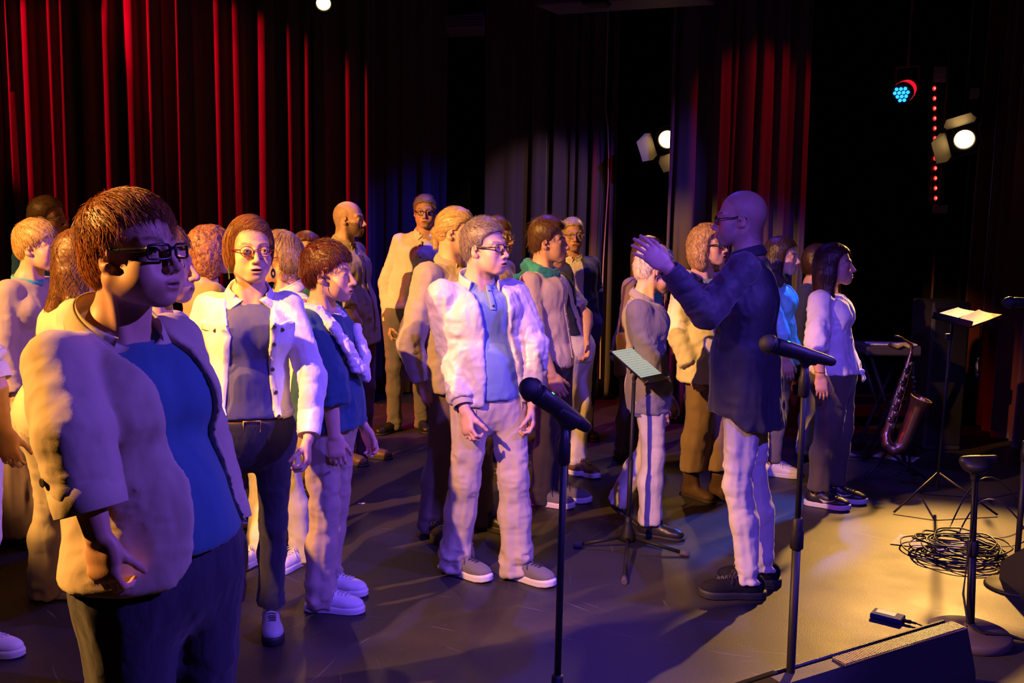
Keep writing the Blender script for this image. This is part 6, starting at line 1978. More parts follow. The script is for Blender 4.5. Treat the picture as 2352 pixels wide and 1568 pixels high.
# cable hanging at the end of the violet curtain
pts = [at(1391, 250, 8.55), at(1396, 290, 8.55), at(1398, 350, 8.55), at(1397, 420, 8.55), at(1392, 500, 8.55), at(1386, 600, 8.55), at(1380, 760, 8.55), at(1378, 870, 8.55)]
c = MB().tube([A(pts[0][0], pts[0][1], ZC)] + pts, 0.006, n=7).build('hanging_cable', plain('pale cable', (0.5, 0.42, 0.4), 0.5))
tag(c, 'thin pale cable hanging down the edge of the violet curtain', 'cable')

# ------------------------------------------------------------------ things on the stage
M_STEELK = plain('black powder coat', (0.012, 0.011, 0.013), 0.5, 0.0, bump=0.15, spec=0.3)
M_RUBBER = plain('grey rubber foot', (0.10, 0.08, 0.09), 0.7)
M_MESH = plain('black microphone mesh', (0.03, 0.03, 0.035), 0.5, 0.5, bump=1.0, bscale=900)
M_LEDG = plain('green led', (0, 1, 0.1), 0.3, emit=(0.05, 1.0, 0.1), estr=5)

def mic(label, head, tail, r=0.026, led=None):
    head = np.asarray(head, float); tail = np.asarray(tail, float); w = unit(tail - head); L = np.linalg.norm(tail - head)
    t = thing('microphone', label, 'microphone', head)
    MB().ball(head, (r, r, r * 1.08), rot_to(w)[:, [1, 2, 0]], n=26).build('mic_grille', M_MESH, t)
    MB().lathe(head - w * 0.004, w, [(0, r * 1.0), (0.003, r * 1.07), (0.011, r * 1.07), (0.014, r * 1.0)], 26, caps=False).build('grille_ring', M_STEELK, t)
    MB().lathe(head, w, [(r * 0.75, r * 0.80), (r * 1.0, r * 0.93), (L * 0.35, r * 0.88), (L * 0.60, r * 0.74), (L * 0.85, r * 0.62), (L - 0.008, r * 0.52), (L, r * 0.38)], 26).build('mic_body', M_STEELK, t)
    if led is not None:
        p = head + w * L * 0.25; n_ = unit(led - w * np.dot(led, w))
        MB().box(p + n_ * r * 0.87, (0.009, 0.004, 0.003), np.stack([w, np.cross(n_, w), n_], 1), 0.001).build('indicator', M_LEDG, t)
    return t

def mic_stand(label, top, foot, clip_dir, collar_z=None, base_r=0.13):
    top = np.asarray(top, float); foot = np.asarray(foot, float)
    t = thing('microphone_stand', label, 'stand', foot)
    P_ = lambda f: foot + (top - foot) * f
    L = np.linalg.norm(top - foot); w = unit(top - foot)
    MB().lathe(foot, A(0, 0, 1), [(0, base_r), (0.008, base_r), (0.016, base_r * 0.93), (0.022, base_r * 0.35), (0.04, 0.02), (0.06, 0.018)], 32).build('base', M_STEELK, t)
    cz = (collar_z if collar_z is not None else 0.5) 
    MB().cyl(foot + w * 0.03, P_(cz), 0.0125).build('lower_tube', M_STEELK, t)
    MB().cyl(P_(cz), P_(1.0), 0.0085).build('pole', M_STEELK, t)
    MB().lathe(P_(cz) - w * 0.035, w, [(0, 0.0145), (0.005, 0.019), (0.05, 0.019), (0.062, 0.015), (0.09, 0.0145), (0.095, 0.010)], 16).build('collar', M_STEELK, t)
    MB().lathe(P_(1.0) - w * 0.085, w, [(0, 0.011), (0.005, 0.0155), (0.05, 0.0155), (0.06, 0.012), (0.09, 0.010)], 16).build('thread_cap', M_STEELK, t)
    d = unit(clip_dir)
    S = Sdf(); c = P_(1.0) + w * 0.018
    S.tube(P_(1.0), c, 0.010, 0.014, k=0.008)
    S.tube(c - d * 0.03 + w * 0.016, c + d * 0.035 + w * 0.016, 0.021, 0.024, k=0.012, flat0=True, flat1=True)
    S.tube(c - d * 0.06 + w * 0.030, c + d * 0.07 + w * 0.030, 0.018, 0.018, k=0.004, kind='s')
    V, Q = S.mesh(0.003); link('clip', np_mesh('clip', V, Q), M_STEELK, t)
    return t

# two microphones in front
Y = 2.2
h, tl = at(1219, 893, Y - 0.05), at(1352, 984, Y + 0.04)
mic('black microphone with green light on the stand left of the tablet', h, tl, 0.0265, led=A(0.1, -0.6, 1))
mic_stand('black straight microphone stand in front of the man in the bomber jacket', at(1297, 985, Y), A(at(1282, 1568, Y)[0] - 0.005, Y, 0), tl - h, 0.42)
Y = 2.65
h, tl = at(1766, 790, Y - 0.03), at(1916, 832, Y + 0.02)
mic('black microphone in front of the conductor and the white blouse', h, tl, 0.0255, led=A(0, -0.3, 1))
mic_stand('black straight microphone stand in front of the woman in the white blouse', at(1849, 842, Y), A(at(1824, 1568, Y)[0] - 0.01, Y, 0), tl - h, 0.60)

# tablet stand
cen = floor_at(1441, 1262)
t = thing('tablet_stand', 'black tripod stand holding the tablet in front of the conductor', 'stand', cen * A(1, 1, 0))
tp = at(1456, 880, cen[1] - 0.02)
MB().cyl(cen + A(0, 0, 0.10), tp, 0.0095).build('pole', M_STEELK, t)
MB().cyl(cen + A(0, 0, 0.10), cen * 0.45 + tp * 0.55, 0.0125).build('lower_tube', M_STEELK, t)
MB().lathe(cen + A(0, 0, 0.045), A(0, 0, 1), [(0, 0.012), (0.005, 0.044), (0.03, 0.040), (0.07, 0.026), (0.10, 0.018), (0.13, 0.015)], 24).build('hub', M_STEELK, t)
for px, py in ((1322, 1252), (1578, 1272), (1434, 1334)):
    f = floor_at(px, py, 0.012)
    o = MB().cyl(cen + A(0, 0, 0.065) + unit(f - cen) * 0.03, f, 0.0095).build('leg', M_STEELK, t)
    d = unit(f - cen - A(0, 0, 0.05)); MB().cyl(f - d * 0.035, f + d * 0.012, 0.0135).build('rubber_foot', M_RUBBER, o)
q0, q1, q2, q3 = at(1404, 806, cen[1] + 0.02), at(1449, 798, cen[1] + 0.16), at(1536, 869, cen[1] + 0.02), at(1487, 884, cen[1] - 0.13)
C = (q0 + q1 + q2 + q3) / 4
ux = unit(q2 - q1 + q3 - q0); uy = unit((q1 - q0) + (q2 - q3)); uy = unit(uy - ux * np.dot(uy, ux)); un = np.cross(ux, uy)
if un[2] < 0: un = -un
lx = (np.linalg.norm(q2 - q1) + np.linalg.norm(q3 - q0)) / 2; ly = (np.linalg.norm(q1 - q0) + np.linalg.norm(q2 - q3)) / 2
RT = np.stack([ux, uy, un], 1)
hb = MB(); hb.box(C - un * 0.014, (0.12, 0.12, 0.006), RT, 0.002)
hb.build('holder_plate', M_STEELK, t)
MB().tube([tp, tp + A(0, 0, 0.02), C - un * 0.016], 0.012, n=10).build('tilt_joint', M_STEELK, t)
for sx in (-1, 1):
    for sy in (-1, 1):
        p = C + ux * sx * lx * 0.47 + uy * sy * ly * 0.5
        MB().tube([C - un * 0.014 + ux * sx * 0.05, p - un * 0.012, p + uy * sy * 0.008 - un * 0.004, p + uy * sy * 0.008 + un * 0.008, p + un * 0.010], 0.005, n=7).build('clamp_arm', M_STEELK, t)

def screen_mat():
    mt, t_, b = nt('sheet music screen')
    tc = N(t_, 'ShaderNodeTexCoord')
    sp = N(t_, 'ShaderNodeSeparateXYZ'); t_.links.new(tc.outputs['Object'], sp.inputs[0])
    def mth(op, a, b2):
        n = N(t_, 'ShaderNodeMath', operation=op)
        for i, x in enumerate((a, b2)):
            if isinstance(x, (int, float)): n.inputs[i].default_value = x
            else: t_.links.new(x, n.inputs[i])
        return n.outputs[0]
    # staves: ten systems of lines with note blobs between them
    v = mth('MULTIPLY', sp.outputs[0], 60.0)
    fr = mth('FRACT', v, 0)
    line = mth('LESS_THAN', mth('ABSOLUTE', mth('SUBTRACT', fr, 0.5), 0), 0.16)
    nz = N(t_, 'ShaderNodeTexNoise', Scale=170.0, Detail=2.0); t_.links.new(tc.outputs['Object'], nz.inputs['Vector'])
    blob = mth('MULTIPLY', mth('GREATER_THAN', nz.outputs[0], 0.60), mth('LESS_THAN', mth('ABSOLUTE', mth('SUBTRACT', fr, 0.5), 0), 0.34))
    k = mth('MINIMUM', mth('ADD', mth('MULTIPLY', line, 0.28), mth('MULTIPLY', blob, 0.35)), 0.8)
    mx = N(t_, 'ShaderNodeMix', data_type='RGBA'); mx.inputs[6].default_value = (0.50, 0.52, 0.44, 1); mx.inputs[7].default_value = (0.05, 0.05, 0.05, 1)
    t_.links.new(k, mx.inputs[0])
    b.inputs['Base Color'].default_value = (0.01, 0.01, 0.01, 1); b.inputs['Roughness'].default_value = 0.15
    t_.links.new(mx.outputs[2], b.inputs['Emission Color']); b.inputs['Emission Strength'].default_value = 0.85
    return mt
tt = thing('tablet', 'tablet showing sheet music, held by the tripod stand', 'tablet', C - un * 0.01)
MB().box(C - un * 0.004, (lx, ly, 0.008), RT, 0.003).build('tablet_body', plain('matt black tablet', (0.012, 0.012, 0.014), 0.6, spec=0.15), tt)
sc_ = MB().box((0, 0, 0), (lx * 0.80, ly * 0.95, 0.001)).mesh('screen')
o = link('screen', sc_, screen_mat(), tt)
mm = Matrix.Identity(4); cs = C - ux * lx * 0.085 + un * 0.0008
for i in range(3):
    for k in range(3): mm[i][k] = RT[i][k]
    mm[i][3] = cs[i]
o.matrix_basis = mm

# right music stand with two sheets
Y = 5.4
t = thing('music_stand', 'thin black music stand at the right holding two open sheets', 'stand', A(at(2185, 740, Y)[0], Y, 0))
p_ = at(2187, 745, Y)
MB().cyl(A(p_[0] - 0.02, Y, 0.12), p_, 0.008).build('pole', M_STEELK, t)
MB().box(at(2178, 773, Y), (0.035, 0.03, 0.035), None, 0.006).build('clamp', M_STEELK, t)
for i, (dx, dy) in enumerate(((-0.30, -0.1), (0.28, -0.12), (0.02, 0.3))):
    MB().cyl(A(p_[0] - 0.02, Y, 0.22), A(p_[0] + dx, Y + dy, 0.01), 0.006).build('leg', M_STEELK, t)
k0, k1, k2, k3 = at(2141, 727, Y - 0.12), at(2200, 709, Y + 0.18), at(2302, 722, Y + 0.10), at(2232, 750, Y - 0.20)
ux2 = (k3 - k0); uy2 = (k1 - k0); n2 = unit(np.cross(ux2, uy2)); n2 = n2 if n2[2] > 0 else -n2
MB().prism([k0 + A(0.01, 0, 0), k3, k2, k1], -n2 * 0.008).build('desk', M_STEELK, t)
MB().tube([k0 + n2 * 0.01, k3 + n2 * 0.01], (0.02, 0.003), n=6, up=n2).build('lip', M_STEELK, t)
M_PAPER = plain('white paper', (0.62, 0.60, 0.62), 0.8)
def paper_mat(name='printed paper', lines=70.0, amount=0.35):
    mt, t_, b = nt(name)
    tc = N(t_, 'ShaderNodeTexCoord')
    w_ = N(t_, 'ShaderNodeTexWave', wave_type='BANDS', bands_direction='Y', Scale=lines / 6.28, Distortion=0.0)
    t_.links.new(tc.outputs['Object'], w_.inputs['Vector'])
    nz = N(t_, 'ShaderNodeTexNoise', Scale=55.0, Detail=3.0); t_.links.new(tc.outputs['Object'], nz.inputs['Vector'])
    g = N(t_, 'ShaderNodeMath', operation='GREATER_THAN'); t_.links.new(w_.outputs['Color'], g.inputs[0]); g.inputs[1].default_value = 0.6
    g2 = N(t_, 'ShaderNodeMath', operation='GREATER_THAN'); t_.links.new(nz.outputs[0], g2.inputs[0]); g2.inputs[1].default_value = 0.5
    mu = N(t_, 'ShaderNodeMath', operation='MULTIPLY'); t_.links.new(g.outputs[0], mu.inputs[0]); t_.links.new(g2.outputs[0], mu.inputs[1])
    m3 = N(t_, 'ShaderNodeMath', operation='MULTIPLY'); t_.links.new(mu.outputs[0], m3.inputs[0]); m3.inputs[1].default_value = amount
    mx = N(t_, 'ShaderNodeMix', data_type='RGBA'); mx.inputs[6].default_value = (0.66, 0.64, 0.66, 1); mx.inputs[7].default_value = (0.08, 0.05, 0.08, 1)
    t_.links.new(m3.outputs[0], mx.inputs[0]); t_.links.new(mx.outputs[2], b.inputs['Base Color'])
    b.inputs['Roughness'].default_value = 0.8
    return mt
M_PRINT = paper_mat()

def sheet(label, quad, th=0.0006, curl=0.004, mat=None):
    """sheet of paper through four corner points, slightly curled"""
    q = [np.asarray(x, float) for x in quad]
    c = sum(q) / 4
    ex = unit(q[1] - q[0]); n_ = unit(np.cross(q[1] - q[0], q[3] - q[0])); n_ = n_ if n_[2] > 0 else -n_; ey = np.cross(n_, ex)
    m_ = MB(); NN = 8; vs = []; fs = []
    for s_ in (1, -1):
        for i in range(NN + 1):
            for j in range(NN + 1):
                u, v = i / NN, j / NN
                p = (q[0] * (1 - u) + q[1] * u) * (1 - v) + (q[3] * (1 - u) + q[2] * u) * v
                z = curl * (2 * u - 1) ** 2 * (0.5 + v) + 0.0015 * math.sin(7 * u + 4 * v)
                vs.append(np.array([(p - c) @ ex, (p - c) @ ey, z + abs(curl) * 0.2 + s_ * th / 2 + 0.0015]))
    M2 = (NN + 1) ** 2
    for i in range(NN):
        for j in range(NN):
            a = i * (NN + 1) + j
            fs.append((a, a + NN + 1, a + NN + 2, a + 1)); fs.append((M2 + a, M2 + a + 1, M2 + a + NN + 2, M2 + a + NN + 1))
    m_._a(vs, fs)
    o = m_.build('sheet_of_paper', mat or M_PRINT)
    mm = Matrix.Identity(4)
    for i in range(3):
        mm[i][0] = ex[i]; mm[i][1] = ey[i]; mm[i][2] = n_[i]; mm[i][3] = c[i]
    o.matrix_basis = mm
    return tag(o, label, 'paper')
def lerp(a, b, f): return a * (1 - f) + b * f
sheet('sheet of music on the left half of the right music stand', [k0, lerp(k0, k3, 0.5), lerp(k1, k2, 0.42), k1])
sheet('sheet of music on the right half of the right music stand, corner in blue light', [lerp(k0, k3, 0.56), k3 + A(0, 0, -0.004), k2, lerp(k1, k2, 0.46)])
sheet('sheet of paper lying on the dark floor behind the white blouse woman', [floor_at(2004, 1049), floor_at(2097, 1063), floor_at(2114, 1052), floor_at(2023, 1040)])
sheet('sheet of paper on the amber floor, half under the cable coil', [floor_at(2044, 1250), floor_at(2190, 1268), floor_at(2235, 1250), floor_at(2068, 1230)])
sc2 = sheet('tiny scrap of white paper on the floor left of the bomber jacket man', [floor_at(822, 1158), floor_at(838, 1157), floor_at(840, 1155), floor_at(825, 1155)], curl=0.001, mat=M_PAPER)

# cable coil
rng = np.random.default_rng(4)
M_CABLE = plain('black cable', (0.018, 0.016, 0.020), 0.42)
c0 = floor_at(2205, 1275)
t = thing('cable_coil', 'heap of coiled black cable beside the short round-based stand', 'cable', c0 * A(1, 1, 0))
for i in range(15):
    cx, cy = rng.normal(0, 0.025, 2); rx = rng.uniform(0.13, 0.235); ry = rng.uniform(0.12, 0.19); ph = rng.uniform(0, 6.28)
    tz = rng.uniform(-0.04, 0.04); tz2 = rng.uniform(-0.03, 0.03)
    z0 = 0.006 + 0.0045 * i
    n_ = 40
    pts = []
    for k in range(n_):
        a = 2 * math.pi * k / n_
        pts.append(c0 + A(cx + rx * math.cos(a + ph) + 0.008 * math.sin(3 * a + i), cy + ry * math.sin(a + ph) + 0.006 * math.cos(2 * a + i), max(0.005, z0 + tz * math.cos(a) + tz2 * math.sin(a) + 0.004 * math.sin(5 * a))))
    MB().tube(pts, 0.0042, n=6, closed=True).build('cable_loop', M_CABLE, t)
for a, b_, h in (((2180, 1215), (2352, 1190), 0.25), ((2200, 1230), (2352, 1225), 0.18), ((2150, 1285), (2340, 1330), 0.03)):
    p, q = floor_at(*a), floor_at(*b_)
    pts = [lerp(p, q, f) + A(0, 0.05 * math.sin(f * 5), 0.006 + h * 4 * f * (1 - f) * (0.6 + 0.4 * math.sin(3 * f))) for f in np.linspace(0, 1, 16)]
    MB().tube(pts, 0.004, n=6).build('cable_end', M_CABLE, t)

# short stand with the round base
cb = floor_at(2226, 1468); top = at(2240, 1098, cb[1])
t = thing('short_stand', 'short stand with heavy round base in the amber light, lower right', 'stand', cb * A(1, 1, 0))
MB().lathe(cb, A(0, 0, 1), [(0, 0.150), (0.004, 0.156), (0.030, 0.156), (0.038, 0.148), (0.043, 0.06), (0.050, 0.028), (0.07, 0.02)], 48).build('base', plain('cast iron', (0.10, 0.075, 0.06), 0.6, bump=0.5, bscale=150), t)
MB().cyl(cb + A(0, 0, 0.05), lerp(cb, top, 0.55), 0.0155).build('lower_tube', M_STEELK, t)
MB().cyl(lerp(cb, top, 0.5), top, 0.012).lathe(lerp(cb, top, 0.52), top - cb, [(0, 0.017), (0.01, 0.022), (0.06, 0.022), (0.07, 0.014)], 16).build('pole', M_STEELK, t)
S = Sdf(); S.ell(top + A(0, 0, 0.05), (0.055, 0.05, 0.03), k=0.02); S.tube(top + A(-0.05, 0, 0.07), top + A(0.08, 0.02, 0.075), 0.018, 0.014, k=0.02); S.tube(top, top + A(0, 0, 0.05), 0.018, 0.02, k=0.015)
V, Q = S.mesh(0.005); link('mic_clamp', np_mesh('mic_clamp', V, Q), M_STEELK, t)
MB().tube([top + A(-0.01, -0.02, 0.02), lerp(cb, top, 0.75) + A(-0.012, -0.02, 0), lerp(cb, top, 0.5) + A(-0.03, -0.02, 0), lerp(cb, top, 0.3) + A(-0.04, -0.02, 0), lerp(cb, top, 0.12) + A(-0.022, -0.03, 0), cb + A(0.02, -0.06, 0.055), cb + A(0.13, -0.05, 0.045), cb + A(0.26, -0.10, 0.006), cb + A(0.5, -0.13, 0.005)], 0.0045, n=7).build('cable', M_CABLE, t)
MB().tube([cb + A(-0.02, -0.01, 0.06), cb + A(0.05, -0.05, 0.052), cb + A(0.17, -0.03, 0.02), cb + A(0.30, -0.05, 0.005), cb + A(0.55, -0.02, 0.005)], 0.0045, n=7).build('cable', M_CABLE, t)

# power bank with its plug
f0, f1, f2, f3 = floor_at(1996, 1420), floor_at(2068, 1438), floor_at(2080, 1424), floor_at(2010, 1404)
c = (f0 + f1 + f2 + f3) / 4; ux3 = unit(f1 - f0); uy3 = unit(np.cross(A(0, 0, 1), ux3)); R3 = np.stack([ux3, uy3, A(0, 0, 1)], 1)
l3 = np.linalg.norm(f1 - f0) * 1.0; w3 = 0.075
t = thing('wireless_receiver', 'small blue-black pocket receiver on the amber floor, cable plugged in', 'device', c * A(1, 1, 0))
MB().box(c * A(1, 1, 0) + A(0, 0, 0.012), (l3, w3, 0.022), R3, 0.004).build('device_case', plain('navy plastic', (0.010, 0.014, 0.07), 0.65, spec=0.15), t)
MB().box(c * A(1, 1, 0) + A(0, 0, 0.0235) - ux3 * 0.008 + uy3 * 0.008, (l3 * 0.62, w3 * 0.55, 0.002), R3, 0.0005).build('label_plate', plain('grey label', (0.16, 0.17, 0.22), 0.5), t)
e = c * A(1, 1, 0) + ux3 * l3 / 2 + A(0, 0, 0.012)
MB().cyl(e, e + ux3 * 0.03, 0.008).cyl(e + ux3 * 0.03, e + ux3 * 0.05, 0.005).build('plug', M_STEELK, t)
MB().tube([e + ux3 * 0.05, e + ux3 * 0.09 - A(0, 0, 0.007), floor_at(2130, 1436, 0.005), floor_at(2160, 1434, 0.005), cb + A(-0.145, 0.02, 0.004)], 0.003, n=6).build('cable', M_CABLE, t)

# floor monitors
def wedge(label, A0, B0, h, depth, out, bev=0.02, grille=True):
    """box with sloping face; A0-B0 is the upper near edge, out points to the performers"""
    A0 = np.asarray(A0, float); B0 = np.asarray(B0, float); u = unit((B0 - A0) * A(1, 1, 0)); o = unit(out - u * np.dot(out, u))
    L = np.linalg.norm((B0 - A0) * A(1, 1, 0)); z = A(0, 0, 1)
    a = A0 * A(1, 1, 0) + z * h
    t = thing('floor_monitor', label, 'speaker', a * A(1, 1, 0))
    prof = [(0, 0.0), (-0.06, 0.02), (-0.04, h * 0.6), (0, h), (0.05, h + 0.002), (depth, h * 0.28), (depth, 0)]
    pts = [a * A(1, 1, 0) + o * x + z * y for x, y in prof]
    MB().prism(pts, u * L).build('cabinet', M_BOX, t)
    fr = MB()
    n_ = unit(np.cross(u, pts[5] - pts[4])); n_ = n_ if n_[2] > 0 else -n_
    cx = (pts[4] + pts[5]) / 2 + u * L / 2 + n_ * 0.008
    sl = unit(pts[5] - pts[4]); sl_len = np.linalg.norm(pts[5] - pts[4])
    MB().box(cx, (L * 0.94, sl_len * 0.96, 0.014), np.stack([u, np.cross(n_, u), n_], 1), 0.004).build('front_grille', M_GRILLE, t)
    return t, a, u, o, L
A0 = at(1800, 1562, 2.62); B0 = at(2218, 1440, 3.05)
hh = 0.335
A0 = floor_at(1800, 1572, hh); B0 = floor_at(2222, 1441, hh)
tw, a, u, o, L = wedge('large floor monitor seen from behind, bottom right corner', A0, B0, hh, 0.40, A(-0.3, 1, 0))
# perforated strip along its top edge
mt, t_, b = nt('perforated amber-lit steel')
tc = N(t_, 'ShaderNodeTexCoord'); v = N(t_, 'ShaderNodeTexVoronoi', Scale=120.0); t_.links.new(tc.outputs['Object'], v.inputs['Vector'])
mr = N(t_, 'ShaderNodeMapRange'); mr.inputs['From Min'].default_value = 0.25; mr.inputs['From Max'].default_value = 0.4; t_.links.new(v.outputs['Distance'], mr.inputs[0])
mx = N(t_, 'ShaderNodeMix', data_type='RGBA'); mx.inputs[6].default_value = (0.005, 0.005, 0.005, 1); mx.inputs[7].default_value = (0.14, 0.11, 0.09, 1)
t_.links.new(mr.outputs[0], mx.inputs[0]); t_.links.new(mx.outputs[2], b.inputs['Base Color']); b.inputs['Roughness'].default_value = 0.5
N_SL = 60
g0 = a + u * (L * 0.30) + A(0, 0, 0.004)
st = MB()
for i in range(N_SL):
    p = g0 + u * (L * 0.68 * (i + 0.5) / N_SL) + o * 0.022
    st.box(p, (L * 0.68 / N_SL * 0.5, 0.05, 0.008), np.stack([u, o, A(0, 0, 1)], 1))
so = st.build('grille_slat', mt, tw); so['kind'] = 'stuff'
MB().tube([g0 - A(0, 0, 0.002) - o * 0.004, g0 + u * L * 0.69 - A(0, 0, 0.002) - o * 0.004], 0.003, n=6).build('edge_trim', plain('worn steel edge', (0.16, 0.12, 0.09), 0.5, 0.4), tw)
A1 = floor_at(2312, 1232, 0.36) + A(0.22, 0, 0); B1 = A1 + A(0.62, 0.02, 0)
wedge('dark floor monitor cut by the right edge behind the cable coil', A1, B1, 0.36, 0.42, A(0, 1, 0))

# keyboard on its stand
Y = 6.5
a_, b_ = at(1985, 797, Y), at(2092, 797, Y)
t = thing('keyboard', 'black keyboard with a cloth over its end, behind the white blouse woman', 'keyboard', (a_ + b_) / 2)
MB().box((a_ + b_) / 2 + A(0.03, 0.1, -0.02), (0.38, 0.30, 0.07), None, 0.012).build('keyboard_body', plain('dark grey plastic', (0.05, 0.045, 0.055), 0.45), t)
kb = MB()
for i in range(14): kb.box((a_ + b_) / 2 + A(-0.12 + i * 0.023, 0.02, 0.022), (0.020, 0.11, 0.01), None, 0.001)
ko = kb.build('keys', M_SOLEW, t); ko['kind'] = 'stuff'
MB().tube([at(2040, 790, Y - 0.07), at(2062, 797, Y - 0.07), at(2075, 791, Y - 0.07), at(2090, 796, Y - 0.07)], (0.012, 0.003), n=6).build('cloth', plain('yellow cloth', (0.4, 0.32, 0.12), 0.8), t)
t = thing('keyboard_stand', 'crossed black stand under the keyboard', 'stand', A(a_[0], Y, 0))
for q in (-1, 1):
    for dy in (0.0, 0.2):
        MB().cyl(A(a_[0] + 0.19 - q * 0.14, Y + dy, 0.01), A(a_[0] + 0.19 + q * 0.14, Y + dy, a_[2] - 0.06), 0.014).build('leg', M_STEELK, t)

# saxophone on a stand
M_BRASS = plain('lacquered brass', (0.55, 0.33, 0.16), 0.3, 0.9)
Y = 6.1
T0, T1 = at(2092, 812, Y), at(2034, 1000, Y - 0.05)
t = thing('saxophone', 'brass saxophone leaning on its floor stand at the right', 'saxophone', A(T1[0], Y, 0.05))
ax_ = T1 - T0
S = Sdf()
pth = [T0, T1]
S.tube(T0, T1, 0.012, 0.027, k=0.01)
bow = [T1, T1 + A(0.005, -0.02, -0.05), T1 + A(0.045, -0.03, -0.085), T1 + A(0.09, -0.03, -0.06), T1 + A(0.115, -0.03, 0.0)]
for i in range(4): S.tube(bow[i], bow[i + 1], 0.028 + 0.004 * i, 0.031 + 0.004 * i, k=0.01)
bell = T1 + A(0.115, -0.03, 0.0)
S.tube(bell, bell + A(0.055, -0.02, 0.20), 0.042, 0.050, k=0.01)
S.tube(bell + A(0.055, -0.02, 0.20), bell + A(0.075, -0.03, 0.26), 0.050, 0.075, k=0.01, flat1=True)
S.tube(bell + A(0.06, -0.02, 0.22), bell + A(0.085, -0.035, 0.30), 0.044, 0.074, k=0.004, kind='s')
S.tube(T0, T0 + A(0.0, 0, 0.06), 0.011, 0.009, k=0.006); S.tube(T0 + A(0, 0, 0.06), T0 + A(-0.07, -0.02, 0.10), 0.009, 0.007, k=0.006)
V, Q = S.mesh(0.0055); link('horn_body', np_mesh('horn_body', V, Q), M_BRASS, t)
MB().lathe(T0 + A(-0.07, -0.02, 0.10), A(-1, -0.2, 0.3), [(0, 0.009), (0.03, 0.011), (0.06, 0.006)], 12).build('mouthpiece', M_STEELK, t)
ky = MB()
for i in range(11):
    p = lerp(T0, T1, 0.12 + 0.075 * i) + A(0.012 * (-1) ** i, -0.026, 0)
    ky.lathe(p, A(0.1, -1, 0), [(0, 0.013 + 0.0008 * i), (0.005, 0.013 + 0.0008 * i), (0.007, 0.007)], 12)
ky.tube([lerp(T0, T1, 0.1) + A(0.022, -0.02, 0), lerp(T0, T1, 0.95) + A(0.03, -0.025, 0)], 0.0025, n=5).tube([lerp(T0, T1, 0.1) + A(-0.02, -0.02, 0), lerp(T0, T1, 0.8) + A(-0.03, -0.025, 0)], 0.0025, n=5)
ky.build('keys', plain('pale brass', (0.75, 0.6, 0.45), 0.25, 0.95), t)
t = thing('saxophone_stand', 'low black stand under the saxophone', 'stand', A(T1[0] + 0.06, Y, 0))
fc = A(T1[0] + 0.06, Y + 0.05, 0.16)
for dx, dy in ((-0.18, -0.12), (0.22, -0.10), (0.03, 0.24)): MB().cyl(fc, fc * A(1, 1, 0) + A(dx, dy, 0.008), 0.008).build('leg', M_STEELK, t)
MB().cyl(fc, fc + A(-0.02, 0, 0.22), 0.008).tube([fc + A(-0.07, -0.04, 0.2), fc + A(-0.03, -0.0, 0.21), fc + A(0.02, -0.05, 0.2)], 0.007, n=6).build('cradle', M_STEELK, t)
# clarinet on its peg
T0, T1 = at(2100, 832, Y + 0.1), at(2093, 996, Y + 0.1)
t = thing('clarinet', 'slim black clarinet with silver keys standing upright beside the saxophone', 'clarinet', T1)
w = T0 - T1; L_ = np.linalg.norm(w)
MB().lathe(T1, w, [(0, 0.030), (0.01, 0.028), (0.05, 0.017), (0.09, 0.0135), (L_ * 0.8, 0.012), (L_ * 0.82, 0.015), (L_ * 0.88, 0.015), (L_ * 0.9, 0.010), (L_, 0.006)], 18).build('tube', M_STEELK, t)
ky = MB(); rr = MB()
for i in range(9):
    p = lerp(T1, T0, 0.18 + 0.07 * i) + A(0.004 * (-1) ** i, -0.014, 0)
    ky.lathe(p, A(0, -1, 0), [(0, 0.009), (0.004, 0.009)], 10)
for f in (0.22, 0.5, 0.78): rr.lathe(lerp(T1, T0, f), w, [(0, 0.0145), (0.002, 0.0152), (0.012, 0.0152), (0.014, 0.0145)], 18)
ky.tube([lerp(T1, T0, 0.2) + A(0.012, -0.012, 0), lerp(T1, T0, 0.75) + A(0.012, -0.012, 0)], 0.002, n=5)
ky.build('keys', M_WIRE, t); rr.build('ring', M_WIRE, t)
t = thing('clarinet_stand', 'small peg stand holding the clarinet', 'stand', T1 * A(1, 1, 0))
MB().cyl(T1 * A(1, 1, 0) + A(0, 0, 0.03), T1 + A(0, 0, 0.02), 0.009).lathe(T1 * A(1, 1, 0), A(0, 0, 1), [(0, 0.07), (0.01, 0.06), (0.03, 0.012)], 20).build('peg', M_STEELK, t)

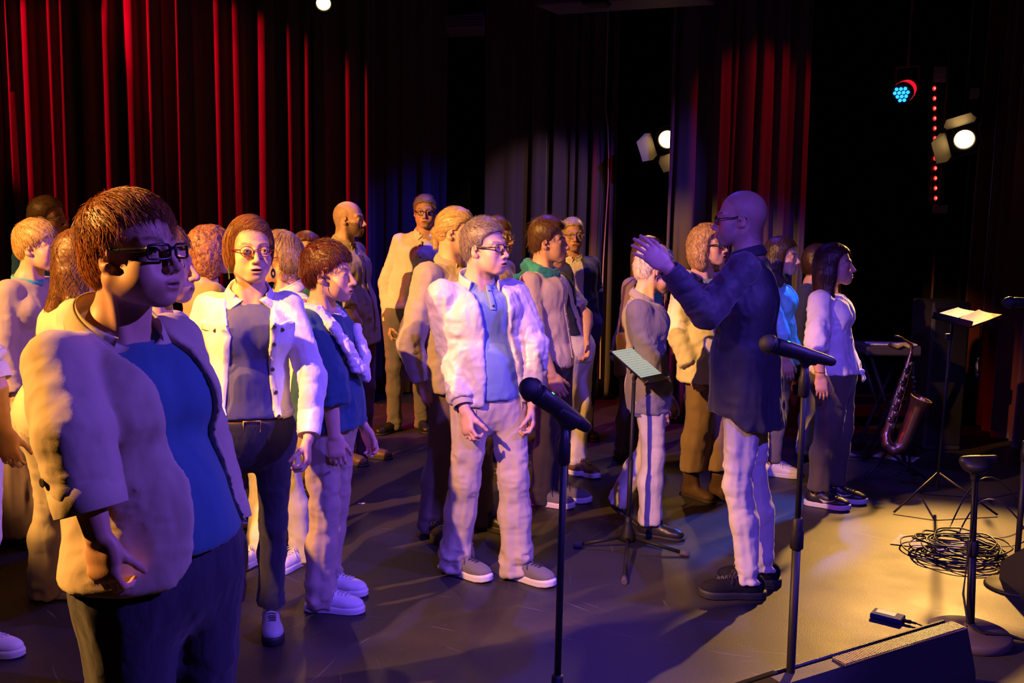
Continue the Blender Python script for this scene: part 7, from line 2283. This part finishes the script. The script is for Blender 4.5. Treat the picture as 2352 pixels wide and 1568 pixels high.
# cello behind the turquoise top
Y = 7.3
cb_ = at(1826, 950, Y); gz = cb_[2]
t = thing('cello', 'orange varnished cello lying on its side behind the legs', 'cello', A(cb_[0], Y, 0))
pr = []
for a in np.linspace(0, math.pi, 30):
    z = math.cos(a)
    wdt = 0.21 if z > 0.15 else (0.165 if z > 0 else 0.17)
    bout = np.interp(z, [-1, -0.85, -0.45, -0.08, 0.15, 0.30, 0.62, 0.92, 1], [0, 0.15, 0.22, 0.15, 0.135, 0.155, 0.175, 0.10, 0])
    pr.append((bout, z * 0.37))
ol = pr + [(-x, y) for x, y in pr[::-1]][1:-1]
Rc = rotm((0, 1, 0), -0.25) 
cc = A(cb_[0], Y, 0.40)
W = lambda x, y, z: cc + Rc @ A(x, y, z)
M_CELLO = plain('orange varnish', (0.42, 0.10, 0.02), 0.25, coat=0.6, bump=0.1, bscale=30)
MB().prism([W(x, 0, z) for x, z in ol], Rc @ A(0, 0.12, 0), True).build('cello_body', M_CELLO, t)
MB().tube([W(x * 1.03, -0.002, z * 1.02) for x, z in ol], 0.006, n=6, closed=True).build('rim', M_CELLO, t)
MB().box(W(0, -0.01, 0.62), (0.035, 0.03, 0.55), Rc, 0.008).build('neck', M_CELLO, t)
MB().box(W(0, -0.03, 0.42), (0.04, 0.012, 0.75), Rc, 0.004).build('fingerboard', M_STEELK, t)
MB().box(W(0, -0.035, -0.02), (0.09, 0.01, 0.07), Rc, 0.004).box(W(0, -0.03, -0.22), (0.05, 0.014, 0.20), Rc, 0.004).build('bridge_and_tailpiece', M_STEELK, t)
MB().cyl(W(0, 0.05, -0.36), W(0, 0.05, -0.42), 0.006).build('endpin', M_WIRE, t)

# microphone entering from the right edge
Y = 4.2
h = at(2318, 695, Y)
mic('microphone poking in at the right edge above the floor', h, h + A(0.19, 0.02, 0.0), 0.026)
mic_stand('microphone stand just outside the right edge', h + A(0.13, 0.015, -0.055), A(h[0] + 0.13, Y, 0), A(1, 0.1, 0), 0.5)
# coiled cable at the right of the music stand
pp = at(2246, 830, 5.9)
t = thing('hanging_headphones_cable', 'short loop of cable hanging on the dark speaker at the right', 'cable', pp)
MB().tube([pp + A(0, 0, 0.02), pp + A(0.006, 0, -0.05), pp + A(0.0, 0, -0.10), pp + A(-0.01, 0, -0.02), pp + A(0, 0.0, 0.02)], 0.006, n=6).build('loop', M_WIRE, t)
MB().cyl(pp, A(pp[0], pp[1], ZC), 0.003).build('line', M_CABLE, t)

# like things share a group
GROUPS = {'microphone': 'microphones on stands', 'microphone_stand': 'straight microphone stands', 'curtain': 'stage curtains', 'stage_lamp': 'amber stage lamps',
          'sheet_of_paper': 'loose sheets of paper', 'floor_monitor': 'floor monitors'}
for o_ in list(bpy.data.objects):
    st_ = o_.name.split('.')[0]
    if o_.parent is None and 'label' in o_ and st_ in GROUPS: o_['group'] = GROUPS[st_]
